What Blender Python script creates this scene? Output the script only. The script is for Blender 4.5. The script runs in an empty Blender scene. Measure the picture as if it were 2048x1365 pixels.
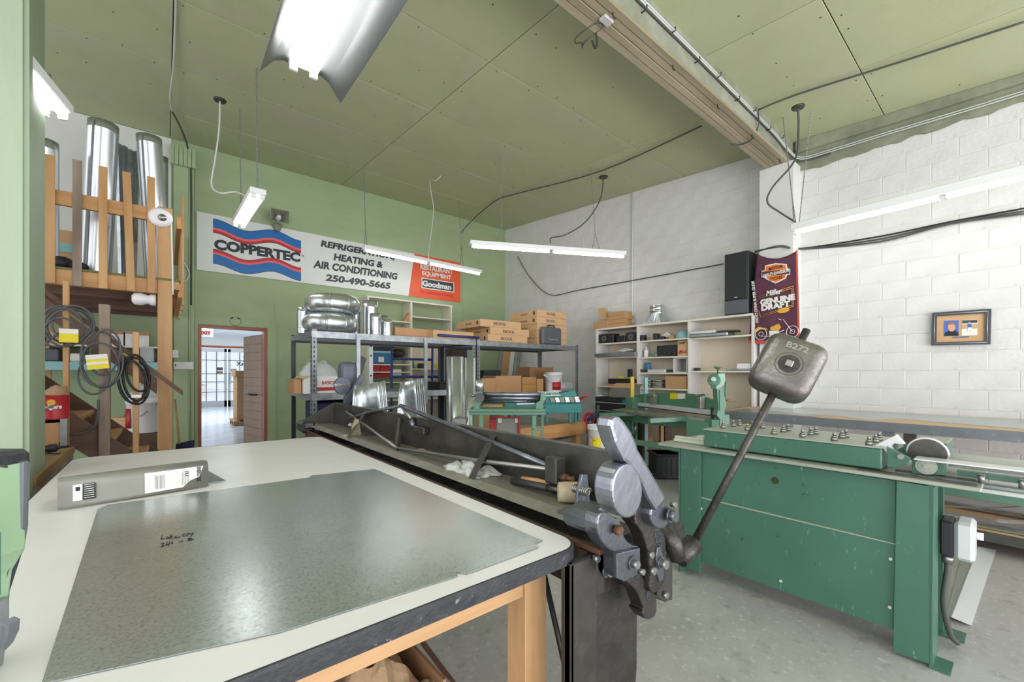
import bpy, bmesh, math, random
from mathutils import Vector, Matrix, noise
random.seed(7)
PI = math.pi
C = bpy.context.scene.collection
SC = bpy.context.scene
# ---------------------------------------------------------------- camera, light, exposure
HC = 1.40                                   # eye height, horizon at row 746 of 1365
FPX, CU, HV = 842.0, 1024.0, 746.0
yaw = math.atan2(.6363, .7715)
cs, sn = math.cos(yaw), math.sin(yaw)
cam = bpy.data.cameras.new('camera'); cam.sensor_width = 36; cam.lens = FPX/2048*36
cam.shift_y = (HV-682.5)/2048; cam.clip_start = .02
co = bpy.data.objects.new('camera', cam); C.objects.link(co)
co.location = (0, 0, HC); co.rotation_euler = (PI/2, 0, -yaw); SC.camera = co
SC.view_settings.view_transform = 'Standard'; SC.view_settings.look = 'None'
SC.view_settings.gamma = 1; SC.view_settings.use_curve_mapping = False
SC.view_settings.exposure = 0.30
W = bpy.data.worlds.new('world'); SC.world = W; W.use_nodes = True
W.node_tree.nodes['Background'].inputs[0].default_value = (.93, .93, 1, 1)
W.node_tree.nodes['Background'].inputs[1].default_value = 1.5
def area(name, loc, rot, sx, sy, power, col=(1, 1, 1)):
    l = bpy.data.lights.new(name, 'AREA'); l.shape = 'RECTANGLE'; l.size = sx; l.size_y = sy
    l.energy = power; l.color = col
    o = bpy.data.objects.new(name, l); C.objects.link(o); o.location = loc; o.rotation_euler = rot
    return o
# unseen fill lamps, added to brighten the shop and the office
area('rear_fill', (1.5, -6.5, 2.0), (PI/2, 0, 0), 8.5, 3.8, 170, (.97, .95, 1))  # added fill lamp for daylight assumed behind the camera
area('ceiling_fill', (1.5, -5.0, .4), (PI*.70, 0, 0), 9, 2.0, 280, (1, .97, .98))  # added lamp, tilted up to brighten the ceiling
area('side_fill', (-3.0, -.8, 2.3), (PI/2, 0, -PI/2), 4.0, 3.2, 60, (.95, .97, 1))  # added fill lamp shining across from the left
area('office_fill', (2.0, 16.0, 2.9), (0, 0, 0), 6, 6, 260, (.9, .95, 1))  # added lamp under the office ceiling, lightens the dark office

def P(u, v, X=None, Y=None, Z=None, D=None):
    """point of the room seen at photo pixel (u, v) on the plane X=, Y= or Z= (or at depth D)"""
    a = (u-CU)/FPX; b = (HV-v)/FPX
    r = Vector((a*cs+sn, -a*sn+cs, b))
    t = X/r.x if X is not None else Y/r.y if Y is not None else (Z-HC)/r.z if Z is not None else D
    return r*t+Vector((0, 0, HC))

# ---------------------------------------------------------------- materials
def PC(u, v, drop=.03):
    """point on the sloping ceiling (less a small drop) seen at a photo pixel"""
    r = P(u, v, D=1)-Vector((0, 0, HC)); t = (4.853-.07554*7.992-drop-HC)/(r.z-.07554*r.y)
    return r*t+Vector((0, 0, HC))
def lin(h):
    h = h.lstrip('#'); o = []
    for i in (0, 2, 4):
        c = int(h[i:i+2], 16)/255; o.append(c/12.92 if c <= .04045 else ((c+.055)/1.055)**2.4)
    return (*o, 1)
MATS = {}
def mat(name, col, rough=.5, metal=0, col2=None, scale=6, amt=.5, stretch=(1, 1, 1), bump=0, bscale=40, kind='noise', detail=4,
        spec=.5, alpha=1, trans=0, emit=0, rvar=0, lo=.35, hi=.65, coat=0):
    if name in MATS: return MATS[name]
    m = bpy.data.materials.new(name); m.use_nodes = True; nt = m.node_tree; N = nt.nodes; L = nt.links
    b = N['Principled BSDF']; c = lin(col)
    b.inputs['Base Color'].default_value = c; b.inputs['Roughness'].default_value = rough
    b.inputs['Metallic'].default_value = metal; b.inputs['Specular IOR Level'].default_value = spec
    if coat: b.inputs['Coat Weight'].default_value = coat; b.inputs['Coat Roughness'].default_value = .15
    if trans: b.inputs['Transmission Weight'].default_value = trans
    if alpha < 1: b.inputs['Alpha'].default_value = alpha
    if emit:
        b.inputs['Emission Color'].default_value = c; b.inputs['Emission Strength'].default_value = emit
    tc = mp = None
    if col2 or bump or rvar:
        tc = N.new('ShaderNodeTexCoord'); mp = N.new('ShaderNodeMapping'); mp.inputs['Scale'].default_value = stretch
        L.new(tc.outputs['Object'], mp.inputs[0])
    if col2 or rvar:
        if kind == 'voronoi':
            t = N.new('ShaderNodeTexVoronoi'); t.inputs['Scale'].default_value = scale; out = t.outputs['Color']
        else:
            t = N.new('ShaderNodeTexNoise'); t.inputs['Scale'].default_value = scale; t.inputs['Detail'].default_value = detail
            t.inputs['Roughness'].default_value = .6; out = t.outputs[0]
        L.new(mp.outputs[0], t.inputs['Vector'])
        rp = N.new('ShaderNodeMapRange'); rp.inputs[1].default_value = lo; rp.inputs[2].default_value = hi
        if kind == 'voronoi': rp.inputs[1].default_value = 0; rp.inputs[2].default_value = 1
        L.new(out, rp.inputs[0])
        if col2:
            mx = N.new('ShaderNodeMix'); mx.data_type = 'RGBA'
            mx.inputs[6].default_value = c; mx.inputs[7].default_value = lin(col2)
            ml = N.new('ShaderNodeMath'); ml.operation = 'MULTIPLY'; ml.inputs[1].default_value = amt
            L.new(rp.outputs[0], ml.inputs[0]); L.new(ml.outputs[0], mx.inputs[0]); L.new(mx.outputs[2], b.inputs['Base Color'])
        if rvar:
            r2 = N.new('ShaderNodeMapRange'); r2.inputs[3].default_value = rough-rvar; r2.inputs[4].default_value = rough+rvar
            L.new(rp.outputs[0], r2.inputs[0]); L.new(r2.outputs[0], b.inputs['Roughness'])
    if bump:
        t2 = N.new('ShaderNodeTexNoise'); t2.inputs['Scale'].default_value = bscale; t2.inputs['Detail'].default_value = 5
        L.new(mp.outputs[0], t2.inputs['Vector'])
        bp = N.new('ShaderNodeBump'); bp.inputs['Strength'].default_value = bump; bp.inputs['Distance'].default_value = .01
        L.new(t2.outputs[0], bp.inputs['Height']); L.new(bp.outputs[0], b.inputs['Normal'])
    MATS[name] = m; return m
def overlay(m, col, scale, lo, hi, amt=1, stretch=(1, 1, 1), detail=6, rough=None):
    """a second layer of stains / wear / scratches over a material's base colour"""
    nt = m.node_tree; N = nt.nodes; L = nt.links; b = N['Principled BSDF']
    tc = N.new('ShaderNodeTexCoord'); mp = N.new('ShaderNodeMapping'); mp.inputs['Scale'].default_value = stretch
    L.new(tc.outputs['Object'], mp.inputs[0])
    t = N.new('ShaderNodeTexNoise'); t.inputs['Scale'].default_value = scale; t.inputs['Detail'].default_value = detail
    t.inputs['Roughness'].default_value = .7
    L.new(mp.outputs[0], t.inputs['Vector'])
    rp = N.new('ShaderNodeMapRange'); rp.inputs[1].default_value = lo; rp.inputs[2].default_value = hi; rp.inputs[4].default_value = amt
    L.new(t.outputs[0], rp.inputs[0])
    mx = N.new('ShaderNodeMix'); mx.data_type = 'RGBA'; L.new(rp.outputs[0], mx.inputs[0])
    s = b.inputs['Base Color']
    if s.is_linked: L.new(s.links[0].from_socket, mx.inputs[6])
    else: mx.inputs[6].default_value = s.default_value
    mx.inputs[7].default_value = lin(col); L.new(mx.outputs[2], s)
    return m
M = {}
def dm(k, *a, **w): M[k] = mat(k, *a, **w); return M[k]
dm('ceiling_paint', '#b9bf98', .75, col2='#afb58f', scale=1.2, amt=.8, bump=.1, bscale=60)
overlay(M['ceiling_paint'], '#c2c4ae', .55, .52, .72, .7)
dm('green_wall', '#a6b992', .6, col2='#9baf87', scale=1.5, amt=.8, bump=.15, bscale=30, stretch=(1, 1, 3))
dm('block_paint', '#dcdcda', .7, col2='#d2d2cf', scale=3, amt=.7, bump=.5, bscale=26)
overlay(M['block_paint'], '#b9b5ab', 5, .62, .74, .5)
dm('white_paint', '#dfe0de', .6, col2='#d4d5d2', scale=2, bump=.1, bscale=50)
dm('mortar', '#d6d6d3', .85, bump=.3)
dm('floor', '#b9b9b6', .42, col2='#a0a09c', scale=1.1, amt=.9, rvar=.1, bump=.06, bscale=90, detail=8)
overlay(M['floor'], '#77756c', 9, .54, .72, .65); overlay(M['floor'], '#d6d7d6', 22, .56, .66, .6); overlay(M['floor'], '#5f5d55', 45, .64, .68, .7)
dm('concrete', '#9c9f8a', .85, col2='#7f8370', scale=2.5, amt=1, bump=.6, bscale=14, stretch=(.4, 1, 1))
dm('concrete_grey', '#9a9c8c', .85, col2='#7c806c', scale=3, amt=1, bump=.5, bscale=14)
dm('beam_board', '#aaa086', .8, col2='#8b8268', scale=3, amt=1, bump=.3, bscale=12, stretch=(.15, 2, 1))
dm('dark_gap', '#3a3a2c', .9)
dm('lamp_white', '#eceeee', .35)
dm('reflector_white', '#8c8f8f', .35)
dm('tube_light', '#ffffff', .4, emit=13)
dm('chain', '#a9aca8', .4, .8)
dm('cable_dark', '#4a4d48', .6); dm('cable_light', '#c4c8c0', .5); dm('cable_black', '#1c1d1f', .5)
dm('fir', '#c49c69', .5, col2='#a87b4a', scale=5, amt=.9, stretch=(1, 1, .12), bump=.1, bscale=30)
dm('fir_x', '#c29560', .5, col2='#a07040', scale=5, amt=.9, stretch=(.12, 1, 1.5), bump=.1, bscale=30)
dm('fir_y', '#cf9a5c', .5, col2='#b57a3e', scale=5, amt=.9, stretch=(1, .12, 1.5), bump=.1, bscale=30)
dm('birch', '#c39d72', .42, col2='#b28b60', scale=4, amt=.9, stretch=(6, 6, .8), bump=.05)
dm('birch_x', '#c7a277', .42, col2='#b38d62', scale=4, amt=.9, stretch=(.6, 6, 8), bump=.05)
dm('old_wood', '#a09080', .8, col2='#766859', scale=5, amt=1, stretch=(1.5, 1.5, .2), bump=.3, bscale=20)
dm('brown_wood', '#6d5141', .6, col2='#4c372c', scale=4, amt=1, stretch=(.3, 1, 1.5), bump=.1)
dm('plywood', '#c09a6d', .6, col2='#a67d50', scale=3, amt=.9, stretch=(.4, 1, 1), bump=.1)
dm('bench_wood', '#a8875f', .7, col2='#6d543a', scale=4, amt=1, stretch=(1, .2, 1), bump=.3)
dm('particle', '#d0b392', .8, col2='#bd9d78', scale=60, amt=.9)
dm('laminate', '#dedddb', .34, col2='#d4d3d0', scale=1.7, amt=.8, rvar=.06)
overlay(M['laminate'], '#b3b0a4', 3, .66, .78, .6, (1, .3, 1))
dm('rubber', '#26272b', .5, col2='#3a3c40', scale=20, bump=.3, bscale=60)
overlay(M['rubber'], '#8b8f96', 30, .64, .7, .8)
dm('galv_sheet', '#c2c9c7', .25, .82, col2='#b3bbb9', scale=110, amt=.6, kind='noise', detail=2)
overlay(M['galv_sheet'], '#7f8a86', 150, .48, .66, .55, detail=2)
overlay(M['galv_sheet'], '#d6dbd9', 5, .5, .75, .4)
dm('galv', '#cdd4d6', .3, .85, col2='#a9b1b2', scale=18, amt=.9, kind='voronoi', bump=.02)
dm('galv_dull', '#aab0b0', .38, .85, col2='#949b9b', scale=25, amt=.9, kind='voronoi')
dm('spiral', '#d0d5d7', .27, .9)
dm('steel_bed', '#a09f94', .42, .6, col2='#8a887c', scale=8, amt=1, rvar=.1, bump=.05)
overlay(M['steel_bed'], '#a09a86', 6, .5, .7, .6)
dm('dark_steel', '#5c5b56', .38, .7, col2='#454441', scale=5, amt=1, rvar=.1, bump=.1, bscale=30)
overlay(M['dark_steel'], '#6f665a', 9, .55, .72, .5)
dm('black_iron', '#504f4c', .40, .7, col2='#3c3a38', scale=9, amt=1, bump=.35, bscale=45, rvar=.08)
dm('cast_iron', '#7a7d85', .34, .85, col2='#5d6067', scale=7, amt=1, bump=.14, bscale=60, rvar=.08)
dm('polished_iron', '#9a9da6', .33, .9, col2='#80838b', scale=4, amt=.9, bump=.12, bscale=30, rvar=.06)
dm('weight_iron', '#7f7c78', .36, .75, col2='#615d59', scale=7, amt=1, bump=.2, bscale=70, rvar=.08)
dm('rust', '#6a4a38', .7, .4, col2='#4b3a30', scale=20)
dm('bolt_steel', '#9b9b98', .35, .9)
dm('machine_green', '#45725f', .42, col2='#3d6755', scale=2, amt=.8, coat=.15)
overlay(M['machine_green'], '#86b29c', 34, .635, .68, .6, (1, 1, .3))
overlay(M['machine_green'], '#20382e', 16, .665, .70, .9)
dm('machine_top', '#a7ac9f', .45, .2, col2='#98a091', scale=4)
dm('tool_green', '#5f8a74', .45, col2='#557d68', scale=5, coat=.1)
overlay(M['tool_green'], '#a8c4b0', 20, .68, .73, .7)
dm('shear_green', '#528268', .45, col2='#4a775e', scale=4, coat=.1)
dm('teal', '#1d7f7c', .45, col2='#187370', scale=4)
dm('pale_green', '#93b08f', .45, col2='#88a684', scale=4)
dm('post_green', '#92a289', .55, col2='#88997f', scale=3, stretch=(4, 4, .5), bump=.15)
dm('rack_grey', '#7d8388', .4, .5, col2='#6a7075', scale=10)
overlay(M['rack_grey'], '#a9adb0', 14, .58, .7, .6)
dm('rack_shelf', '#a4a9ab', .4, .7, col2='#878d90', scale=12, amt=1)
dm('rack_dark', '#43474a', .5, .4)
dm('shelf_cream', '#e3dfd0', .55, col2='#d9d4c2', scale=4)
dm('shelf_white', '#dddcd9', .6, col2='#cfcec9', scale=5)
dm('shelf_back', '#d9cdb8', .7, col2='#cdbfa6', scale=3)
dm('cardboard', '#bd946a', .75, col2='#b0875c', scale=4, bump=.05)
dm('cardboard_light', '#cba67c', .75, col2='#bf9a6e', scale=4, bump=.05)
dm('cardboard_old', '#a07a56', .8, col2='#84603f', scale=5, bump=.2, bscale=20)
dm('cardboard_dark', '#6b4a33', .85, col2='#523624', scale=6, bump=.2)
dm('box_ink', '#4f5152', .8); dm('paper', '#e8e8e4', .7, col2='#d8d8d2', scale=8); dm('ink', '#2a2b2d', .8)
dm('black_plastic', '#26282b', .45); dm('grey_plastic', '#55595e', .5); dm('dark_bin', '#2c2e31', .5, col2='#3a3c40', scale=9)
dm('white_plastic', '#e6e7e8', .4); dm('blue_plastic', '#2e6fa0', .45); dm('blue_tube', '#2b3a78', .45)
dm('red_paint', '#b3222a', .4); dm('yellow', '#e6d220', .5); dm('yellow_dk', '#d5b72c', .5)
dm('clear_plastic', '#e8ecee', .25, alpha=.45, bump=.5, bscale=30); dm('sheet_plastic', '#cfd0cb', .35, alpha=.7, bump=.6, bscale=25)
dm('glass', '#e8f2f4', .05, alpha=.25)
dm('sign_white', '#e3e7e4', .35); dm('sign_blue', '#1a6fb8', .4); dm('sign_red', '#c92a3a', .4); dm('sign_pink', '#ef6a62', .4)
dm('sign_ink', '#2d2f3c', .45); dm('sign_grey', '#3f4248', .45); dm('sign_orange', '#e8603a', .4)
dm('banner', '#5f3648', .85, col2='#4f2b3c', scale=9, bump=.15); dm('banner_red', '#c8523a', .85)
dm('orange', '#e0792d', .7); dm('gold', '#dba63c', .6); dm('turquoise', '#8fc3c4', .5, col2='#7fb2b4', scale=6)
dm('navy', '#26305a', .6); dm('leather', '#d8d4cc', .8); dm('mallet_hide', '#a79b80', .85, col2='#8d8066', scale=20, bump=.4)
dm('tan', '#b98c55', .6); dm('clay', '#8d7358', .8); dm('carpet', '#6f7a48', .95, col2='#5b663a', scale=60, bump=.6, bscale=120)
dm('metal_white', '#d5d9d9', .35, .3); dm('rag', '#a58a6b', .9, col2='#8d7355', scale=8, bump=.3)
dm('office_floor', '#d4dae4', .18, col2='#b9c4d4', scale=3, amt=1, detail=8)
dm('office_wall', '#e9eae8', .7); dm('alu', '#b3babd', .35, .7); dm('mahogany', '#a5562e', .4, col2='#8c4322', scale=5, stretch=(2, 2, .2))
dm('door_panel', '#d9b79a', .5, col2='#cba587', scale=4, stretch=(1, 1, .3))
dm('panel_grey', '#86877e', .42, .2, col2='#7b7c74', scale=3)
dm('dark_rubber', '#55585a', .5)
dm('far_iron', '#5b606d', .5, .3)
dm('leather_black', '#232427', .55)
dm('sign_blue_soft', '#4a6cc0', .5)
dm('skin', '#d9a684', .6)
dm('frame_black', '#34353b', .3)
dm('pale_bar', '#c3c9ba', .5)
dm('machine_top_green', '#8fb5a0', .45)
dm('road', '#c3c6c9', .8); dm('far_wall', '#dfe6ea', .8); dm('brown_plastic', '#3b302b', .6)

# ---------------------------------------------------------------- mesh builder
class MB:
    def __init__(s): s.b = bmesh.new()
    def _xf(s, vs, mtx):
        if mtx is not None:
            for v in vs: v.co = mtx @ v.co
    def box(s, x0, x1, y0, y1, z0, z1, bev=0, mtx=None, seg=1):
        x0, x1 = min(x0, x1), max(x0, x1); y0, y1 = min(y0, y1), max(y0, y1); z0, z1 = min(z0, z1), max(z0, z1)
        r = bmesh.ops.create_cube(s.b, size=1)['verts']
        for v in r: v.co = Vector(((x0+x1)/2+v.co.x*(x1-x0), (y0+y1)/2+v.co.y*(y1-y0), (z0+z1)/2+v.co.z*(z1-z0)))
        if bev:
            es = list({e for v in r for e in v.link_edges})
            g = bmesh.ops.bevel(s.b, geom=es, offset=min(bev, .49*min(x1-x0, y1-y0, z1-z0)), segments=seg, affect='EDGES', profile=.5)
            r = list({v for f in g['faces'] for v in f.verts})
        s._xf(r, mtx); return s
    def prism(s, pts, ext, bev=0):
        """closed outline of 3D points extruded by vector ext"""
        ext = Vector(ext); a = [s.b.verts.new(Vector(p)) for p in pts]; b = [s.b.verts.new(Vector(p)+ext) for p in pts]
        n = len(pts); fs = [s.b.faces.new(a), s.b.faces.new(list(reversed(b)))]
        for i in range(n): fs.append(s.b.faces.new((a[i], b[i], b[(i+1) % n], a[(i+1) % n])))
        bmesh.ops.recalc_face_normals(s.b, faces=fs)
        if bev:
            es = list({e for f in fs[:2] for e in f.edges})
            bmesh.ops.bevel(s.b, geom=es, offset=bev, segments=2, affect='EDGES', profile=.6, clamp_overlap=True)
        return s
    def quad(s, a, b, c, d):
        s.b.faces.new([s.b.verts.new(Vector(p)) for p in (a, b, c, d)]); return s
    def poly(s, pts): s.b.faces.new([s.b.verts.new(Vector(p)) for p in pts]); return s
    def cyl(s, p0, p1, r0, r1=None, n=16, caps=True):
        r1 = r0 if r1 is None else r1; p0 = Vector(p0); p1 = Vector(p1); d = p1-p0
        q = d.to_track_quat('Z', 'Y').to_matrix()
        A = []; B = []
        for i in range(n):
            t = 2*PI*i/n; o = q @ Vector((math.cos(t), math.sin(t), 0))
            A.append(s.b.verts.new(p0+o*r0)); B.append(s.b.verts.new(p1+o*r1))
        for i in range(n): s.b.faces.new((A[i], A[(i+1) % n], B[(i+1) % n], B[i])).smooth = True
        if caps:
            if r0 > 1e-6: s.b.faces.new(list(reversed(A)))
            if r1 > 1e-6: s.b.faces.new(B)
        return s
    def tube(s, pts, r, n=8, closed=False, caps=True):
        pts = [Vector(p) for p in pts]; m = len(pts); rings = []; up = None
        for i, p in enumerate(pts):
            if closed: d = pts[(i+1) % m]-pts[i-1]
            else: d = pts[min(i+1, m-1)]-pts[max(i-1, 0)]
            d.normalize()
            if up is None: up = Vector((0, 0, 1)) if abs(d.z) < .9 else Vector((1, 0, 0))
            x = d.cross(up); x.normalize(); y = x.cross(d); y.normalize(); up = y
            rr = r[i] if isinstance(r, (list, tuple)) else r
            rings.append([s.b.verts.new(p+x*rr*math.cos(2*PI*k/n)+y*rr*math.sin(2*PI*k/n)) for k in range(n)])
        for i in range(m if closed else m-1):
            A = rings[i]; B = rings[(i+1) % m]
            for k in range(n): s.b.faces.new((A[k], A[(k+1) % n], B[(k+1) % n], B[k])).smooth = True
        if not closed and caps: s.b.faces.new(list(reversed(rings[0]))); s.b.faces.new(rings[-1])
        return s
    def lathe(s, prof, c, axis=(0, 0, 1), n=24, caps=True):
        q = Vector(axis).to_track_quat('Z', 'Y').to_matrix(); c = Vector(c); rings = []
        for (r, z) in prof:
            rings.append([s.b.verts.new(c+q @ Vector((r*math.cos(2*PI*k/n), r*math.sin(2*PI*k/n), z))) for k in range(n)])
        for A, B in zip(rings, rings[1:]):
            for k in range(n): s.b.faces.new((A[k], A[(k+1) % n], B[(k+1) % n], B[k])).smooth = True
        if caps: s.b.faces.new(list(reversed(rings[0]))); s.b.faces.new(rings[-1])
        return s
    def ball(s, c, r, sc=(1, 1, 1), n=16):
        v = bmesh.ops.create_uvsphere(s.b, u_segments=n, v_segments=n//2, radius=r)['verts']
        for q in v: q.co = Vector(c)+Vector((q.co.x*sc[0], q.co.y*sc[1], q.co.z*sc[2]))
        for f in {f for q in v for f in q.link_faces}: f.smooth = True
        return s
    def grid(s, f, nu, nv, smooth=True):
        V = [[s.b.verts.new(Vector(f(i/nu, j/nv))) for j in range(nv+1)] for i in range(nu+1)]
        for i in range(nu):
            for j in range(nv):
                fc = s.b.faces.new((V[i][j], V[i+1][j], V[i+1][j+1], V[i][j+1])); fc.smooth = smooth
        return s
    def build(s, name, m, parent=None, label=None, cat=None, group=None, kind=None, solid=0, normals=True):
        if normals: bmesh.ops.recalc_face_normals(s.b, faces=s.b.faces)
        off = ROOT.get(parent.name, Vector()) if parent else Vector()
        if not parent and kind != 'structure' and s.b.verts:
            xs = [v.co for v in s.b.verts]
            off = Vector(((min(v.x for v in xs)+max(v.x for v in xs))/2, (min(v.y for v in xs)+max(v.y for v in xs))/2, min(v.z for v in xs)))
        for v in s.b.verts: v.co = v.co-off
        me = bpy.data.meshes.new(name); s.b.to_mesh(me); s.b.free()
        me.materials.append(M[m] if isinstance(m, str) else m)
        o = bpy.data.objects.new(name, me); C.objects.link(o)
        if parent: o.parent = parent
        else: o.location = off
        ROOT[o.name] = off
        if solid:
            md = o.modifiers.new('s', 'SOLIDIFY'); md.thickness = solid; md.offset = 0
        tag(o, label, cat, group, kind); return o
ROOT = {}
def tag(o, label=None, cat=None, group=None, kind=None):
    if label: o['label'] = label
    if cat: o['category'] = cat
    if group: o['group'] = group
    if kind: o['kind'] = kind
    return o
def thing(name, label, cat, loc, group=None):
    o = bpy.data.objects.new(name, None); C.objects.link(o); o.location = loc; o.empty_display_size = .1
    ROOT[o.name] = Vector(loc); return tag(o, label, cat, group)
def bx(name, m, b, parent=None, bev=0, **k): return MB().box(*b, bev=bev).build(name, m, parent, **k)
def dup(root, loc=None, label=None, rotz=None):
    r = root.copy(); C.objects.link(r)
    if loc is not None: r.location = loc
    if rotz is not None: r.rotation_euler = (0, 0, rotz)
    if label: r['label'] = label
    for ch in list(root.children):
        c = ch.copy(); C.objects.link(c); c.parent = r
        for g in ch.children:
            d = g.copy(); C.objects.link(d); d.parent = c
    return r
def bY(u0, v0, u1, v1, Y, dep):
    a = P(u0, v0, Y=Y); b = P(u0, v1, Y=Y); c = P(u1, v1, Y=Y)
    return (a.x, c.x, Y, Y+dep, b.z, a.z)
def bX(u0, v0, u1, v1, X, dep):
    a = P(u0, v0, X=X); b = P(u0, v1, X=X); c = P(u1, v1, X=X)
    return (X, X+dep, c.y, a.y, b.z, a.z)
FONT = {}
def text(body, m, parent, loc, size, ax=(1, 0, 0), up=(0, 0, 1), width=None, offset=0, shear=0, align='CENTER', depth=.0012, name='lettering', height=None):
    cu = bpy.data.curves.new('t', 'FONT'); cu.body = body; cu.size = size; cu.align_x = align; cu.align_y = 'CENTER'
    cu.extrude = depth; cu.offset = offset; cu.shear = shear; cu.resolution_u = 3
    t = bpy.data.objects.new('t', cu); C.objects.link(t)
    bpy.context.view_layer.update()
    me = bpy.data.meshes.new_from_object(t.evaluated_get(bpy.context.evaluated_depsgraph_get()))
    bpy.data.objects.remove(t); bpy.data.curves.remove(cu)
    xs = [v.co.x for v in me.vertices]; ys = [v.co.y for v in me.vertices]
    k = width/(max(xs)-min(xs)) if width else 1
    k2 = height/(max(ys)-min(ys)) if height else 1
    cx = (max(xs)+min(xs))/2 if align == 'CENTER' else min(xs); cy = (max(ys)+min(ys))/2
    ax = Vector(ax).normalized(); up = Vector(up).normalized(); nz = ax.cross(up)
    off = ROOT.get(parent.name, Vector()) if parent else Vector()
    for v in me.vertices:
        x, y, z = v.co; v.co = Vector(loc)+ax*(x-cx)*k+up*(y-cy)*k2+nz*z-off
    me.materials.clear(); me.materials.append(M[m]); me.name = name
    o = bpy.data.objects.new(name, me); C.objects.link(o)
    if parent: o.parent = parent
    ROOT[o.name] = off
    return o
# ================================================================ SETTING
YB, XR, MC = 7.992, 6.37, .07554
def ceil(y): return 4.853+MC*(y-YB)
MB().box(-4.2, XR+.3, -3.6, YB+.2, -.08, 0).build('floor', 'floor', kind='structure')
MB().box(-2.2, 6.2, YB+.2, 24, -.1, -.002).build('floor', 'office_floor', kind='structure')
# ceiling backing with the boards as parts
cb = MB(); cb.prism([(-3.4, -3.2, ceil(-3.2)+.03), (XR, -3.2, ceil(-3.2)+.03), (XR, YB+.2, ceil(YB+.2)+.03), (-3.4, YB+.2, ceil(YB+.2)+.03)], (0, 0, .05))
ceiling = cb.build('ceiling', 'dark_gap', kind='structure')
ang = math.atan(MC); pm = {}
def panel(x0, x1, y0, y1):
    w = round(x1-x0-.008, 4); d = round((y1-y0)-.008, 4)
    if (w, d) not in pm:
        b = MB(); b.box(-w/2, w/2, -d/2/math.cos(ang), d/2/math.cos(ang), 0, .012, bev=.0025)
        me = bpy.data.meshes.new('ceiling_panel'); b.b.to_mesh(me); b.b.free(); me.materials.append(M['ceiling_paint']); pm[(w, d)] = me
    o = bpy.data.objects.new('ceiling_panel', pm[(w, d)]); C.objects.link(o); o.parent = ceiling
    y = (y0+y1)/2; o.location = ((x0+x1)/2, y, ceil(y)+.004+random.uniform(-.0015, .0015)); o.rotation_euler = (ang, 0, 0)
ys = [-3.2, -2.6, -1.4, -.2, 1.0, 2.0, 2.2, 3.4, 4.6, 5.8, 7.0, YB]
for i in range(len(ys)-1):
    y0, y1 = ys[i], ys[i+1]
    if y0 == 2.0: xo = .06
    else: xo = .06 if y0 > 1.9 else (3.93-2.44*2 if y0 == 1.0 else 2.7-2.44*2)
    xs = [-3.4]+[xo+2.45*k for k in range(-2, 4) if -3.2 < xo+2.45*k < XR-.1]+[XR]
    for a, b in zip(xs, xs[1:]): panel(a, b, y0, y1)
sc = MB()
for i in range(len(ys)-1):
    for k in range(34):
        for yy in (ys[i]+.06, (ys[i]+ys[i+1])/2, ys[i+1]-.06):
            if random.random() < .3:
                x = -2.8+k*.27+random.uniform(-.05, .05); z = ceil(yy)+.0035
                sc.cyl((x, yy, z-.003), (x, yy, z), .0065, n=6)
sc.build('board_screws', 'dark_gap', ceiling, kind='stuff')
# back wall with the doorway
DX0, DX1, DZ = .433, 1.268, 2.096
wb = MB(); wb.box(-4.2, DX0-.04, YB, YB+.18, 0, 5.1); wb.box(DX1+.04, XR+.2, YB, YB+.18, 0, 5.1); wb.box(DX0-.04, DX1+.04, YB, YB+.18, DZ+.04, 5.1)
wback = wb.build('wall_back', 'green_wall', kind='structure')
bx('wall_panel', 'white_paint', (-4, .075, YB-.012, YB, 2.6, 4.85), wback)
sp = P(549, 607, Y=YB)
for x in (sp.x,): MB().box(x-.006, x+.006, YB-.012, YB, 0, sp.z).build('seam_strip', 'green_wall', wback)
bx('seam_strip', 'green_wall', (5.15, 5.18, YB-.012, YB, 0, 4.7), wback)
bx('seam_strip', 'green_wall', (5.16, XR, YB-.006, YB, 2.66, 2.675), wback)
# green casing of the door and mahogany frame
cs_ = MB(); cs_.box(DX0-.13, DX0-.045, YB-.03, YB, 0, DZ+.045); cs_.box(DX1+.045, DX1+.17, YB-.03, YB, 0, DZ+.045); cs_.box(DX0-.13, DX1+.17, YB-.03, YB, DZ+.045, DZ+.16)
cs_.build('trim_1', 'green_wall', kind='structure')
fr = MB(); fr.box(DX0-.04, DX0, YB-.01, YB+.18, 0, DZ); fr.box(DX1, DX1+.04, YB-.01, YB+.18, 0, DZ); fr.box(DX0-.04, DX1+.04, YB-.01, YB+.18, DZ, DZ+.04)
fr.build('trim_2', 'mahogany', kind='structure')
# open leaf, swung into the office
hinge = Vector((DX1, YB+.19, 0)); tipd = Vector((-.16, .80, 0)).normalized(); nrm = Vector((-tipd.y, tipd.x, 0))
R = Matrix.Translation(hinge) @ Matrix(((tipd.x, nrm.x, 0), (tipd.y, nrm.y, 0), (0, 0, 1))).to_4x4()
dr = thing('door_1', None, None, hinge); dr['kind'] = 'structure'
def rb(name, m, b, bev=0, par=None): return MB().box(*b, bev=bev, mtx=R).build(name, m, par or dr)
rb('leaf', 'mahogany', (0, .83, -.045, -.004, .01, 2.05))
for k in range(14): rb('panel', 'door_panel', (.005, .825, -.004, .004, .012+k*.145, .012+k*.145+.141), bev=.002)
h1 = MB(); a = R @ Vector((.6, .07, 1.02)); b = R @ Vector((.2, .07, 1.02)); h1.tube([a, b], .012)
h1.tube([a, R @ Vector((.6, 0, 1.02))], .012); h1.tube([b, R @ Vector((.2, 0, 1.02))], .012)
h1.build('push_bar', 'black_iron', dr)
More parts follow.
